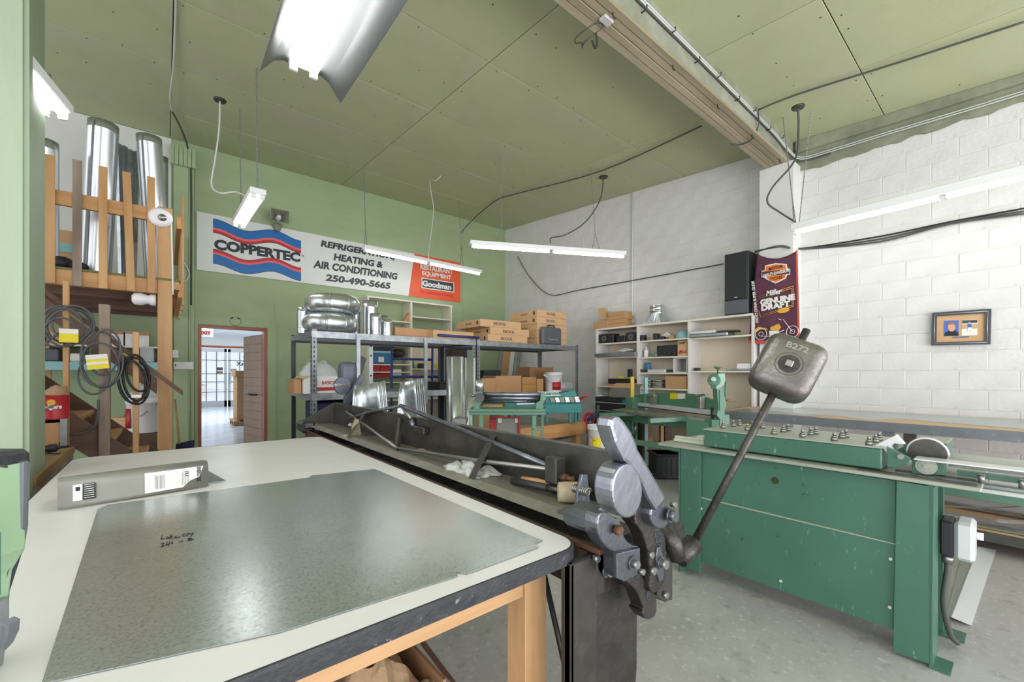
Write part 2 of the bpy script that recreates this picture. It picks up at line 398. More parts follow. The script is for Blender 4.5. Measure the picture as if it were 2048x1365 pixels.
# right wall: concrete blocks
wr = MB().box(XR+.004, XR+.3, -2.2, YB+.2, 0, 5.0).build('wall_right', 'mortar', kind='structure')
bm_ = MB().box(-.05, .02, -.2008, .2008, -.0996, .0996, bev=.005)
# first cut: block lying along y, front face towards -x
blk = bpy.data.meshes.new('block'); bm_.b.to_mesh(blk); bm_.b.free(); blk.materials.append(M['block_paint'])
spots = []
for r in range(24):
    z = .1016+r*.2032; y = -1.0+(.2032 if r % 2 else 0)
    while y < YB-.1:
        lim = 4.02 if y < 1.9 else ceil(y)+.05
        if z < lim and not (1.88 < y < 2.16 and z > .2): spots.append((y, z))
        y += .4064
spots.sort(key=lambda s: (s[1] < .55)*99+math.hypot(XR, s[0]-.0))
rest = MB()
for i, (y, z) in enumerate(spots):
    xj = XR+.05+random.uniform(-.0025, .0025)
    if i < 300:
        o = bpy.data.objects.new('block', blk); C.objects.link(o); o.parent = wr; o.location = (xj, y, z)
        o.rotation_euler = (random.uniform(-.004, .004), 0, random.uniform(-.004, .004))
    else: rest.box(xj-.05, xj, y-.2008, y+.2008, z-.0996, z+.0996, bev=.005)
rest.build('block_courses', 'block_paint', wr, kind='stuff')
# rough concrete ledge on top of the wall, painter's ragged edge below
lg = MB(); n = 60; y0, y1 = -1.0, 1.86
top = [(XR-.03, y0+(y1-y0)*i/n, ceil(y0+(y1-y0)*i/n)) for i in range(n+1)]
bot = [(XR-.03, y0+(y1-y0)*i/n, 4.0+.02*noise.noise(Vector((i*.5, 3, 1)))+.012*math.sin(i*.9)) for i in range(n+1)]
for i in range(n): lg.prism([top[i], top[i+1], bot[i+1], bot[i]], (.05, 0, 0))
lg.prism([(XR-.03, y0, ceil(y0)), (XR-.03, y1, ceil(y1)), (XR-.03, y1, 4.24), (XR-.03, y0, 4.12)], (-.05, 0, 0))
lg.build('trim_3', 'concrete', kind='structure')
# pilaster and beam
bx('trim_4', 'white_paint', (6.07, XR+.05, 1.828, 2.213, 0, 4.07), None, kind='structure')
beam = MB(); beam.box(-3.4, XR+.1, 1.9, 2.14, 4.10, 4.62).build('trim_5', 'concrete_grey', kind='structure')
beam = bpy.data.objects['trim_5']
for k in range(4):
    y = 1.885+k*.066
    bx('plank', 'beam_board', (-3.4, XR+.0, y, y+.060, 4.07+.004*(k % 2), 4.10), beam, bev=.003)
bx('grout_strip', 'concrete_grey', (-3.4, XR, 2.14, 2.27, 4.395, 4.46), beam)
hk = MB()
for k in range(13):
    x = 1.2+k*.42
    hk.tube([(x, 1.9, 4.22+.05*(k % 2)), (x, 1.85, 4.22+.05*(k % 2)), (x, 1.85, 4.25+.05*(k % 2))], .006, n=5)
    if k % 2: hk.tube([(x+.1, 1.93, 4.072), (x+.1, 1.93, 4.04), (x+.13, 1.93, 4.035)], .005, n=5)
hk.build('wire_pegs', 'black_iron', beam)
# partition end and green column
pc = MB(); pc.box(-1.3, -.505, 2.93, 3.4, 0, 4.7); pc.build('wall_left', 'post_green', kind='structure')
bx('trim_6', 'post_green', (-.512, -.488, 2.95, 3.02, 0, 4.7), None, kind='structure')
col = bx('trim_7', 'green_wall', (.10, .335, YB-.16, YB, 0, 4.66), None, kind='structure')
for k in range(6): bx('slat', 'green_wall', (.06+k*.05, .105+k*.05, YB-.21, YB-.16, 4.42, 4.70+.01*(k % 2)), col, bev=.003)
# office walls, ceiling, storefront
ofc = MB(); ofc.box(-2.2, -2.0, YB+.18, 21, 0, 2.95); ofc.box(6.0, 6.2, YB+.18, 21, 0, 2.95)
ofc.build('wall_office', 'office_wall', kind='structure')
bx('ceiling_office', 'office_wall', (-2.2, 6.2, YB+.18, 21.1, 2.95, 3.02), None, kind='structure')
YS = 21.0
sf = thing('door_2', None, None, (2.2, YS, 0)); sf['kind'] = 'structure'
XA, XM, XE = P(407, 800, Y=YS).x-.25, P(455, 800, Y=YS).x, P(455, 800, Y=YS).x+1.25
wf = MB(); wf.box(-2.2, XA-.06, YS, YS+.15, 0, 2.95); wf.box(XE+.06, 6.2, YS, YS+.15, 0, 2.95); wf.box(-2.2, 6.2, YS, YS+.15, 2.45, 2.95)
wf.build('wall_front', 'office_wall', kind='structure')
bx('trim_8', 'mahogany', (-2, 6, YS-.03, YS, 2.42, 2.5), None, kind='structure')
for x0, x1 in ((XA, XM-.02), (XM+.02, XE)):
    f = MB(); f.box(x0, x0+.09, YS, YS+.05, 0, 2.38); f.box(x1-.09, x1, YS, YS+.05, 0, 2.38); f.box(x0, x1, YS, YS+.05, 0, .25); f.box(x0, x1, YS, YS+.05, 2.26, 2.4); f.box(x0, x1, YS-.03, YS+.0, 1.0, 1.05)
    f.build('door_frame', 'alu', sf)
    bx('pane', 'glass', (x0+.09, x1-.09, YS+.02, YS+.03, .25, 2.26), sf)
    g = MB(); 
    for t in (.33, .66): g.box(x0+(x1-x0)*t-.012, x0+(x1-x0)*t+.012, YS-.03, YS-.01, .25, 2.26)
    for z in (.6, 1.35, 1.9): g.box(x0, x1, YS-.03, YS-.01, z, z+.02)
    g.build('security_bars', 'black_iron', sf)
bx('handle', 'alu', (XM-.12, XM-.07, YS-.08, YS-.03, .95, 1.3), sf, bev=.01); bx('handle', 'alu', (XM+.07, XM+.12, YS-.08, YS-.03, .95, 1.3), sf, bev=.01)
text('1BuZ', 'sign_ink', sf, (XM+.85, YS+.015, 1.98), .3, ax=(-1, 0, 0), offset=.01)
text('XsmitseR', 'sign_ink', sf, (XM+.75, YS+.015, 1.78), .22, ax=(1, 0, 0), offset=.008)
for q, mm in (((-.26, 1.5), 'sign_grey'), ((-.26, 1.35), 'cardboard_old'), ((.22, 1.45), 'concrete')):
    bx('notice', mm, (XM+q[0]-.1, XM+q[0]+.1, YS+.005, YS+.012, q[1], q[1]+.12), sf)
# outside
bx('road', 'road', (-25, 30, YS+.2, 60, -.12, -.05), None, kind='structure')
bx('wall_outside', 'far_wall', (-25, 30, 44, 44.5, 0, 7), None, kind='structure')
# exit sign in the office
es = thing('exit_sign', 'red lettered exit sign high up inside the doorway', 'sign', (P(412, 668, Y=14).x, 14, 2.5))
q = P(412, 666, Y=14); bx('sign_body', 'lamp_white', (q.x-.2, q.x+.16, 14, 14.06, q.z-.12, q.z+.12), es, bev=.01)
text('EXIT', 'red_paint', es, (q.x-.02, 13.99, q.z), .12, offset=.006)
q = thing('parked_car', 'white and red parked car outside the glass doors', 'car', (P(412, 780, Y=33).x, 33, -.05))
cx_ = q.location.x-2.0
b = MB(); b.prism([(cx_-2, 33, .25), (cx_+2, 33, .25), (cx_+2.1, 33, .7), (cx_+1.2, 33, .85), (cx_+.6, 33, 1.35), (cx_-1.2, 33, 1.35), (cx_-2, 33, .85)], (0, 1.7, 0), bev=.08); b.build('body', 'metal_white', q)
b = MB(); b.prism([(cx_+1.05, 32.98, .86), (cx_+.55, 32.98, 1.27), (cx_-1.1, 32.98, 1.27), (cx_-1.6, 32.98, .86)], (0, .03, 0)); b.build('window', 'grey_plastic', q)
b = MB(); b.prism([(cx_+2.1, 32.97, .6), (cx_+1.2, 32.97, .84), (cx_+.6, 32.97, .84), (cx_+.6, 32.97, .6)], (0, .03, 0)); b.build('stripe', 'red_paint', q)
for dx in (-1.3, 1.3): MB().cyl((cx_+dx, 32.95, .28), (cx_+dx, 33.2, .28), .33, n=20).build('wheel', 'rubber', q)
# carton on pallet in the office
Yp = 13.2
q = P(486, 850, Y=Yp); xw = P(474, 800, Y=Yp).x
t = thing('tall_carton', 'tall brown carton standing on a pallet beyond the doorway', 'box', (q.x, Yp, 0))
bx('carton', 'cardboard', (xw, xw+.9, Yp, Yp+.8, .14, 1.36), t, bev=.01); bx('lid', 'cardboard', (xw-.04, xw+.94, Yp-.04, Yp+.84, 1.3, 1.46), t, bev=.01)
bx('strap', 'cardboard_old', (xw+.55, xw+.62, Yp-.005, Yp+.8, .14, 1.37), t)
t = thing('pallet', 'low wooden pallet under the tall brown carton', 'pallet', (q.x, Yp, 0))
for k in range(3): bx('runner', 'plywood', (xw-.08, xw+1.0, Yp-.08+k*.4, Yp+.02+k*.4, 0, .1), t)
for k in range(5): bx('slat', 'plywood', (xw-.08+k*.24, xw+.06+k*.24, Yp-.1, Yp+.9, .1, .135), t)

# ================================================================ LAMPS
def chain(mb, a, b, w=.011, L=.034):
    a = Vector(a); b = Vector(b); n = max(2, int((b-a).length/(L*.78))); d = (b-a).normalized()
    x = d.orthogonal().normalized(); y = d.cross(x)
    for i in range(n):
        c = a+(b-a)*((i+.5)/n); e = x if i % 2 else y
        pts = [c+d*L*.5*math.sin(t)+e*w*.5*math.cos(t)*1.2 for t in [k*PI/3 for k in range(6)]]
        mb.tube(pts, .0036, n=3, closed=True)
def ends(u0, v0, u1, v1, L):
    r = (HV-v0)/(HV-v1); x0 = (u0-CU)/FPX; x1 = (u1-CU)/FPX*r; d0 = L/math.hypot(x1-x0, r-1)
    return P(u0, v0, D=d0), P(u1, v1, D=d0*r)
def lamp(name_label, p0, p1, ntube, w=.11, h=.06, refl=0, joint=False, hang=(), cat='lamp', group=None):
    p0 = Vector(p0); p1 = Vector(p1); d = (p1-p0); L = d.length; d.normalize(); s = d.cross(Vector((0, 0, 1))).normalized(); mid = (p0+p1)/2
    t = thing('fluorescent_lamp', name_label, cat, mid, group)
    Mx = Matrix((( d.x, s.x, 0, mid.x), (d.y, s.y, 0, mid.y), (d.z, s.z, 1, mid.z), (0, 0, 0, 1)))
    MB().box(-L/2, L/2, -w/2, w/2, -h, 0, bev=.006, mtx=Mx).build('housing', 'lamp_white', t)
    segs = [(-L/2+.03, -.03), (.03, L/2-.03)] if joint else [(-L/2+.03, L/2-.03)]
    offs = [0] if ntube == 1 else [-w*.27, w*.27] if not refl else [-.055, .055]
    for a, b in segs:
        for o in offs:
            MB().cyl(Mx @ Vector((a, o, -h-.022)), Mx @ Vector((b, o, -h-.022)), .0165, n=12).build('tube', 'tube_light', t)
    for a, b in segs:
        for x in (a, b):
            for o in offs: MB().box(x-.012, x+.012, o-.022, o+.022, -h-.045, -h, bev=.004, mtx=Mx).build('tube_socket', 'white_plastic', t)
    if refl:
        for sg in (-1, 1):
            prof = [(.05, -.06), (.10, -.05), (.15, -.075), (refl, -.17)]
            g = MB(); 
            g.grid(lambda u, v, sg=sg, prof=prof: Mx @ Vector((-L/2+u*L, sg*prof[round(v*3)][0], prof[round(v*3)][1])), 1, 3)
            g.build('reflector', 'reflector_white', t, solid=.003)
    if hang:
        c = MB()
        for (f, top, spread) in hang:
            q = Mx @ Vector((f*L, 0, 0)); tp = Vector((q.x+top[0], q.y+top[1], ceil(q.y+top[1])))
            fork = q+(tp-q)*.18+Vector((0, 0, .03))
            chain(c, tp, fork); chain(c, fork, q+d*spread*.5); chain(c, fork, q-d*spread*.5)
        c.build('hanging_chain', 'chain', t, label='pale steel chain')
    return t, Mx, L
def plate(p, t, r=.07):
    MB().cyl(p, Vector(p)-Vector((0, 0, .015)), r, r*.9, n=20).build('ceiling_plate', 'black_iron', t, label='dark round cover plate')
def cord(pts, r, m, t, name='cord'):
    # smooth Catmull-Rom through the points
    pts = [Vector(p) for p in pts]; q = [pts[0]]+pts+[pts[-1]]; out = []
    for i in range(1, len(q)-2):
        for k in range(6):
            s = k/6; a, b, c, d = q[i-1], q[i], q[i+1], q[i+2]
            out.append(.5*((2*b)+(c-a)*s+(2*a-5*b+4*c-d)*s*s+(3*b-a-3*c+d)*s**3))
    out.append(pts[-1])
    return MB().tube(out, r, n=6).build(name, m, t)
p0, p1 = ends(940, 482, 1250, 504, 2.44)
t, mx, L = lamp('long strip lamp hanging in front of the inner corner of the green and white walls', p0, p1, 1, joint=True, hang=((-.31, (.05, .1), .12), (.3, (0, .1), .12)))
tp = P(1207, 354, Z=ceil(p1.y+.3)); plate(tp, t)
dA = (P(1100, 486, D=6.1))
cord([P(1207, 354, D=6.35), P(1200, 400, D=6.3), P(1170, 445, D=6.25), P(1130, 470, D=6.2), P(1103, 476, D=6.2), P(1101, 487, D=6.25)], .009, 'cable_dark', t)
p0, p1 = ends(726, 491, 961, 541, 2.44)
t, mx, L = lamp('long strip lamp hanging in front of the wide wall sign', p0, p1, 1, joint=True, hang=((-.48, (0, .1), .05), (.31, (0, .1), .1)))
cord([P(882, 352, D=7.0), P(870, 362, D=7.0), P(860, 358, D=7.2), P(862, 385, D=7.2), P(867, 420, D=7.3), P(862, 470, D=7.3), P(858, 500, D=7.4), P(857, 520, D=7.5)], .008, 'cable_light', t)
p0, p1 = ends(517, 376, 478, 440, 1.22)
t, mx, L = lamp('short twin-tube lamp hanging end-on above the left end of the sign', p0, p1, 2, w=.15, hang=((-.45, (0, .05), .02), (.38, (0, .1), .02)))
tp = P(440, 200, Z=ceil(5.9)); plate(P(440, 200, D=4.55), t, .06)
cord([P(440, 200, D=4.55), P(438, 260, D=4.55), P(430, 320, D=4.6), P(423, 370, D=4.6), P(440, 386, D=4.6), P(470, 384, D=4.6), P(492, 392, D=4.6)], .009, 'cable_light', t)
lamp('winged reflector lamp with two bare tubes at the top edge', (.63, 2.72, 3.26), (.63, .3, 3.26), 2, w=.16, refl=.22, hang=((-.4, (0, 0), .05), (.4, (0, 0), .05)))
p1_ = P(112, 205, D=2.4); p0_ = P(20, 95, D=2.0); p0_.z = p1_.z
t, mx, L = lamp('short twin-tube lamp at the far left beside the green partition end', p0_, p1_, 2, w=.15)
c = MB(); a = P(97, 205, D=2.35); chain(c, a, a+Vector((0, 0, -.07))); chain(c, P(97, 148, D=2.7), P(97, 180, D=2.5)); chain(c, P(101, 150, D=2.7), P(101, 176, D=2.5)); c.build('hanging_chain', 'chain', t)
a, b = ends(1585, 450, 1885, 374, 1.22); b2 = b+(b-a)
t, mx, L = lamp('long strip lamp running along the white block wall', a, b2, 1, w=.12, h=.08, joint=True, hang=((-.49, (0, .12), .02),))
tp = P(1596, 214, D=4.3); plate(tp, t, .06)
cord([tp, P(1597, 260, D=4.4), P(1590, 320, D=4.6), P(1545, 375, D=4.8), P(1535, 405, D=4.85), P(1560, 425, D=4.9), P(1590, 444, D=4.9)], .01, 'cable_dark', t)
c = MB(); chain(c, P(1622, 222, D=4.5), P(1598, 450, D=4.85)); c.build('hanging_chain', 'chain', t)
# conduits and wires on walls, ceiling and beam
def wire(label, pts, r, m, cat='cable', group=None, name='cable'):
    pts = [Vector(p) for p in pts]; q = [pts[0]]+pts+[pts[-1]]; out = []
    for i in range(1, len(q)-2):
        for k in range(5):
            s = k/5; a, b, c, d = q[i-1], q[i], q[i+1], q[i+2]
            out.append(.5*((2*b)+(c-a)*s+(2*a-5*b+4*c-d)*s*s+(3*b-a-3*c+d)*s**3))
    out.append(pts[-1])
    return MB().tube(out, r, n=6).build(name, m, None, label=label, cat=cat, group=group)
def zc(x, y, dz=.0): return (x, y, ceil(y)-.012-dz)
wire('thin dark rod cable running below the ceiling from the beam to the green wall', [PC(1403, 252), PC(1200, 343), PC(1040, 386), PC(985, 406), P(925, 463, Y=YB-.03), P(923, 500, Y=YB-.03)], .009, 'cable_dark')
wire('dark cable strung under the ceiling right of the beam', [PC(2060, 40), PC(1800, 124), PC(1597, 188), P(1516, 220, Y=1.87)], .009, 'cable_dark')
for k, (dy, mm) in enumerate(((0, 'cable_light'), (.012, 'cable_light'), (-.012, 'cable_dark'))):
    wire(['white cable stapled along the beam side, upper strand', 'white cable stapled along the beam side, lower strand', 'dark cable stapled along the beam side'][k],
         [(1.9, 1.885, 4.30+dy*2), (3.2, 1.885, 4.29+dy*2), (4.6, 1.885, 4.27+dy*2), (5.6, 1.885, 4.25+dy*2), (6.0, 1.87, 4.19+dy*2), (6.27, 1.80, 4.13+dy*2), (6.31, 1.5, 4.12+dy*2)]+([(6.315, .9, 4.10+dy*2), (6.315, .2, 4.07+dy*2), (6.315, -.6, 4.05+dy*2)] if mm == 'cable_light' else []), .008, mm)
wire('white bent wire loop under the beam near the pilaster', [P(1516, 222, Y=1.87), P(1517, 250, Y=1.87), P(1505, 278, Z=4.06), P(1478, 290, Z=4.06), P(1462, 288, Z=4.06)], .007, 'cable_dark')
for k, (dz, lb) in enumerate(((0, 'topmost dark wire sagging along the block wall over the banner'), (-.03, 'middle dark wire sagging along the block wall over the banner'), (-.055, 'lowest dark wire sagging along the block wall over the banner'))):
    wire(lb, [P(1510, 503, D=5.3)+Vector((0, 0, dz*.3)), P(1560, 494, D=5.1)+Vector((0, 0, -dz*.3)), P(1605, 497, X=XR-.05)+Vector((0, 0, dz*.2)), P(1760, 473, X=XR-.05)+Vector((0, 0, dz*1.1)), P(1900, 444, X=XR-.05)+Vector((0, 0, dz*.4)), P(2060, 415, X=XR-.05)+Vector((0, 0, dz))], .009, 'cable_dark' if k else 'cable_black')
wire('thin wire drooping along the white wall behind the hanging lamps', [P(1035, 513, X=XR-.04), P(1060, 555, X=XR-.04), P(1100, 590, X=XR-.04), P(1160, 580, X=XR-.04), P(1300, 555, X=XR-.04), P(1447, 528, X=XR-.04)], .008, 'cable_dark')
cdt = P(1264, 390, X=XR-.03)
MB().tube([(XR-.02, cdt.y, 4.72), (XR-.02, cdt.y, 0.3)], .014, n=8).build('conduit', 'white_paint', None, label='white vertical conduit on the white block wall', cat='pipe')
for k, (u, lb) in enumerate(((386, 'green painted vertical pipe in the corner beside the green column'), (379, 'thin green painted pipe on the column'))):
    x = P(u, 400, Y=YB-.05-.12*k).x
    MB().tube([(x, YB-.05-.12*k, 0.3), (x, YB-.05-.12*k, 4.6)], .022-.008*k, n=8).build('pipe', 'green_wall', None, label=lb, cat='pipe')
wire('white wire hanging from the ceiling seam down toward the loft', [zc(.07, 4.2), zc(.075, 5.0), zc(.07, 5.8, .02), zc(.05, 6.4, .05), zc(.07, 6.9, .02)], .010, 'cable_light')
wire('dark cable from the ceiling seam to the corner pipes', [zc(.07, 6.9, .02), zc(.16, 7.3, .03), (.26, 7.78, 4.70), (.30, 7.8, 4.3), (.30, 7.8, 2.4)], .012, 'cable_dark')
# ceiling hook rack on the beam
t = thing('wire_hanger', 'black bent wire hooks hanging from a white bracket under the beam', 'hook', P(1210, 40, Z=4.065))
q = P(1213, 40, Z=4.06); MB().box(q.x-.05, q.x+.05, q.y-.03, q.y+.03, 4.045, 4.068, bev=.004).build('bracket', 'metal_white', t)
dd = q.length-.0; D0 = 2.75
cord([P(1206, 48, D=D0), P(1190, 47, D=D0), P(1154, 73, D=D0), P(1151, 86, D=D0), P(1163, 85, D=D0), P(1165, 96, D=D0), P(1170, 83, D=D0), P(1202, 58, D=D0), P(1206, 50, D=D0)], .004, 'black_iron', t, 'wire')
cord([P(1192, 66, D=D0), P(1194, 90, D=D0), P(1190, 96, D=D0), P(1184, 81, D=D0)], .006, 'black_iron', t, 'hook')
# wall bits on the green wall
t = thing('horn_speaker', 'small square horn loudspeaker on the green wall above the sign', 'speaker', P(556, 445, Y=YB))
q = P(556, 437, Y=YB-.15); 
b = MB(); n0 = Vector((-.1, -1, 0)).normalized()
def ring(c, w, h, y): return [(c.x-w, y, c.z-h), (c.x+w, y, c.z-h), (c.x+w, y, c.z+h), (c.x-w, y, c.z+h)]
A = [Vector(p) for p in ring(q, .13, .10, YB-.30)]; B = [Vector(p) for p in ring(q, .04, .04, YB-.12)]
for i in range(4): b.quad(A[i], A[(i+1) % 4], B[(i+1) % 4], B[i])
b.build('horn', 'concrete_grey', t, solid=.012); b = MB(); b.cyl((q.x, YB-.22, q.z), (q.x, YB-.10, q.z), .035, .05, n=14); b.ball((q.x, YB-.23, q.z), .035); b.build('driver', 'paper', t)
b = MB(); b.lathe([(.03, -.20), (.05, -.17), (.075, -.10), (.05, -.08)], (q.x, YB-.1, q.z)); b.box(q.x-.02, q.x+.02, YB-.1, YB, q.z-.12, q.z-.08); b.build('mount', 'concrete_grey', t)
t = thing('horseshoe', 'horseshoe hung open end up over the doorway', 'horseshoe', P(471, 652, Y=YB))
q = P(471, 643, Y=YB-.02); b = MB(); b.tube([(q.x+.075*math.sin(a)*(1 if abs(a) < 2 else .85), YB-.02, q.z-.07*math.cos(a)) for a in [(-2.6+5.2*k/20) for k in range(21)]], .012, n=6); b.build('shoe', 'black_iron', t)
for (u, v, w, h, lb) in ((352, 707, 22, 15, 'small white switch box left of the doorway, above the long outlet strip'),):
    q = P(u, v, Y=YB-.01); 
t = thing('switch_plate', 'white light switch plate on the wall left of the doorway', 'switch', P(351, 710, Y=YB-.2))
bx('plate', 'white_plastic', bY(345, 700, 357, 716, YB-.2, .05), t, bev=.005); q = P(351, 708, Y=YB-.2); bx('toggle', 'white_plastic', (q.x-.008, q.x+.008, YB-.215, YB-.2, q.z-.015, q.z+.015), t)
t = thing('switch_bank', 'long white plate with a row of five switches', 'switch', P(366, 738, Y=YB-.2))
bx('plate', 'white_plastic', bY(347, 724, 387, 739, YB-.2, .04), t, bev=.004)
for k in range(5): q = P(351+k*8, 731, Y=YB-.2); bx('toggle', 'grey_plastic' if k == 0 else 'white_plastic', (q.x-.006, q.x+.006, YB-.215, YB-.2, q.z-.016, q.z+.016), t)
# ================================================================ BIG WALL SIGN
SZ0, SZ1, SX0, SX1 = 2.965, 3.85, .372, 5.075
sg = thing('wall_sign', 'wide white company sign with blue and red waves and an orange end panel', 'sign', ((SX0+SX1)/2, YB-.03, SZ0))
Y0 = YB-.03
bx('board', 'sign_white', (SX0, SX1, Y0, Y0+.025, SZ0, SZ1), sg)
def sx(u): return P(u, 500, Y=Y0).x
xo = sx(817)
MB().prism([(xo, Y0-.002, SZ0), (SX1, Y0-.002, SZ0), (SX1, Y0-.002, SZ1), (xo+.13, Y0-.002, SZ1)], (0, .002, 0)).build('orange_panel', 'sign_orange', sg)
lx0, lx1 = sx(426), sx(602); Lw = lx1-lx0
def wv(t): return .048*math.sin(2*PI*(t*1.55+.22))
def band(z0, z1, m, nm, y, fl=False):
    g = MB(); N = 40
    for i in range(N):
        a, c = i/N, (i+1)/N
        g.prism([(lx0+a*Lw, y, z0+wv(a)), (lx0+c*Lw, y, z0+wv(c)), (lx0+c*Lw, y, z1+wv(c)), (lx0+a*Lw, y, z1+wv(a))], (0, .002, 0))
    g.build(nm, m, sg)
zz = lambda v: P(514, v, Y=Y0).z
band(3.52, 3.74, 'sign_ink', 'wave_outline', Y0-.002); band(3.60, 3.732, 'sign_blue', 'blue_wave', Y0-.004)
band(3.56, 3.60, 'sign_pink', 'pink_wave', Y0-.004); band(3.53, 3.565, 'sign_red', 'red_wave', Y0-.005)
band(3.04, 3.27, 'sign_ink', 'wave_outline', Y0-.002); band(3.048, 3.19, 'sign_blue', 'blue_wave', Y0-.004)
band(3.19, 3.225, 'sign_pink', 'pink_wave', Y0-.004); band(3.222, 3.262, 'sign_red', 'red_wave', Y0-.005)
text('COPPERTEC', 'sign_ink', sg, ((lx0+lx1)/2, Y0-.002, 3.395), .25, width=Lw*.98, offset=.014, height=.165)
text('®', 'sign_ink', sg, (lx1+.03, Y0-.002, 3.43), .06)
cx1 = sx(716)
text('REFRIGERATION,', 'sign_grey', sg, (cx1+.03, Y0-.002, 3.70), .17, width=sx(796)-sx(650), offset=.008, shear=.15, height=.14)
text('HEATING &', 'sign_grey', sg, (cx1+.02, Y0-.002, 3.51), .17, width=sx(770)-sx(672), offset=.008, shear=.15, height=.13)
text('AIR CONDITIONING', 'sign_grey', sg, (cx1, Y0-.002, 3.325), .17, width=sx(798)-sx(630), offset=.008, shear=.15, height=.14)
text('250-490-5665', 'sign_grey', sg, (cx1+.03, Y0-.002, 3.115), .17, width=sx(781)-sx(650), offset=.008, shear=.15, height=.135)
cx2 = sx(874)
text('RESTAURANT', 'sign_white', sg, (cx2, Y0-.004, 3.615), .15, width=sx(908)-sx(843), offset=.005, height=.115)
text('EQUIPMENT', 'sign_white', sg, (cx2, Y0-.004, 3.475), .15, width=sx(904)-sx(846), offset=.005, height=.11)
bx('emblem_rim', 'sign_white', (sx(843), sx(908), Y0-.005, Y0-.002, 3.165, 3.385), sg, bev=.001)
bx('emblem', 'sign_grey', (sx(843)+.02, sx(908)-.02, Y0-.008, Y0-.003, 3.185, 3.365), sg, bev=.001)
text('Goodman', 'sign_white', sg, (cx2, Y0-.009, 3.27), .16, width=(sx(908)-sx(843))*.88, offset=.007, height=.125)
text('Air Conditioning & Heating', 'sign_red', sg, (cx2, Y0-.004, 3.085), .09, width=(sx(908)-sx(843)), offset=.001, height=.085)
# ================================================================ LOFT AND STAIRS
YL = 5.70
def planks(t, name, m, u0, v0, u1, v1, Y, dep): return bx(name, m, bY(u0, v0, u1, v1, Y, dep), t, bev=.004)
lf = thing('loft', 'rough timber storage loft with slatted rail and thick corner post', 'loft', (-1, YL, 0))
pa, pb = P(315, 900, Y=YL).x, P(345, 900, Y=YL).x
zt = P(320, 413, Y=YL).z; zd = P(311, 555, Y=YL).z; zb = P(311, 587, Y=YL).z; zr1 = P(297, 414, Y=YL).z; zr0 = P(297, 440, Y=YL).z
bx('post', 'fir', (pa, pb, YL, YL+.15, 0, zt), lf, bev=.005)
bx('rim_joist', 'fir_x', (-3.2, pa, YL, YL+.045, zb, zd-.02), lf, bev=.003)
bx('top_rail', 'fir_x', (-3.2, pa, YL-.0, YL+.045, zr0, zr1), lf, bev=.003)
bx('deck', 'plywood', (-3.2, .12, YL+.01, YB-.02, zb+.06, zd-.02), lf)
bx('carpet', 'carpet', (-3.2, .13, YL-.01, YB-.02, zd-.02, zd), lf)
for k in range(4): bx('joist', 'brown_wood', (-3.2, .07, YL+.5+k*.55, YL+.54+k*.55, zb-.02, zb+.06), lf)
bx('side_rim', 'fir_y', (.11, .15, YL+.15, YB-.02, zb, zd), lf)
bx('side_rail', 'fir_y', (.10, .14, YL+.15, YB-.02, zr0, zr1), lf)
for (uc, v0, v1, ub, m) in ((100, 310, 566, 100, 'fir'), (154.5, 320, 572, 154, 'old_wood'), (206, 333, 577, 206, 'fir'), (253, 344, 582, 262, 'fir'), (302, 354, 586, 303, 'fir')):
    a = P(uc, v0, Y=YL-.02); b = P(ub, v1, Y=YL-.02); w = .031
    MB().prism([(a.x-w, YL-.022, a.z), (a.x+w, YL-.022, a.z), (b.x+w, YL-.022, b.z), (b.x-w, YL-.022, b.z)], (0, .02, 0)).build('baluster', m, lf)
for k, (u, v) in enumerate(((341, 368), (348, 372), (351, 390), (353, 400))):
    yy = YL+.35+k*.55; bx('baluster', 'fir', (.15, .17, yy, yy+.08, zb-.05, zt+.28-.01*k), lf)
# lamps bowls / detector on the post
t = thing('dome_light', 'round white dome camera fixed to the front of the loft post', 'camera', P(321, 436, Y=YL-.02))
q = P(321, 436, Y=YL); MB().lathe([(.10, 0), (.10, .02), (.075, .05), (.05, .055)], q, axis=(0, -1, 0)).build('dome', 'white_plastic', t)
MB().ball((q.x+.015, YL-.055, q.z-.01), .038).build('lens', 'bolt_steel', t)
t = thing('jar_light', 'white ceiling bulb holder on the loft post under the deck', 'lamp', P(302, 600, Y=YL+.05))
q = P(312, 601, Y=YL+.07); MB().lathe([(.06, 0), (.06, .04), (.045, .06), (.065, .12), (.06, .17), (.03, .19)], q, axis=(-1, 0, 0)).build('holder', 'white_plastic', t)
wire('white cord running down the loft post from the dome', [P(330, 428, Y=YL-.01), P(341, 440, Y=YL-.01), P(344, 500, Y=YL-.01), P(346, 590, Y=YL-.01)], .008, 'white_paint')
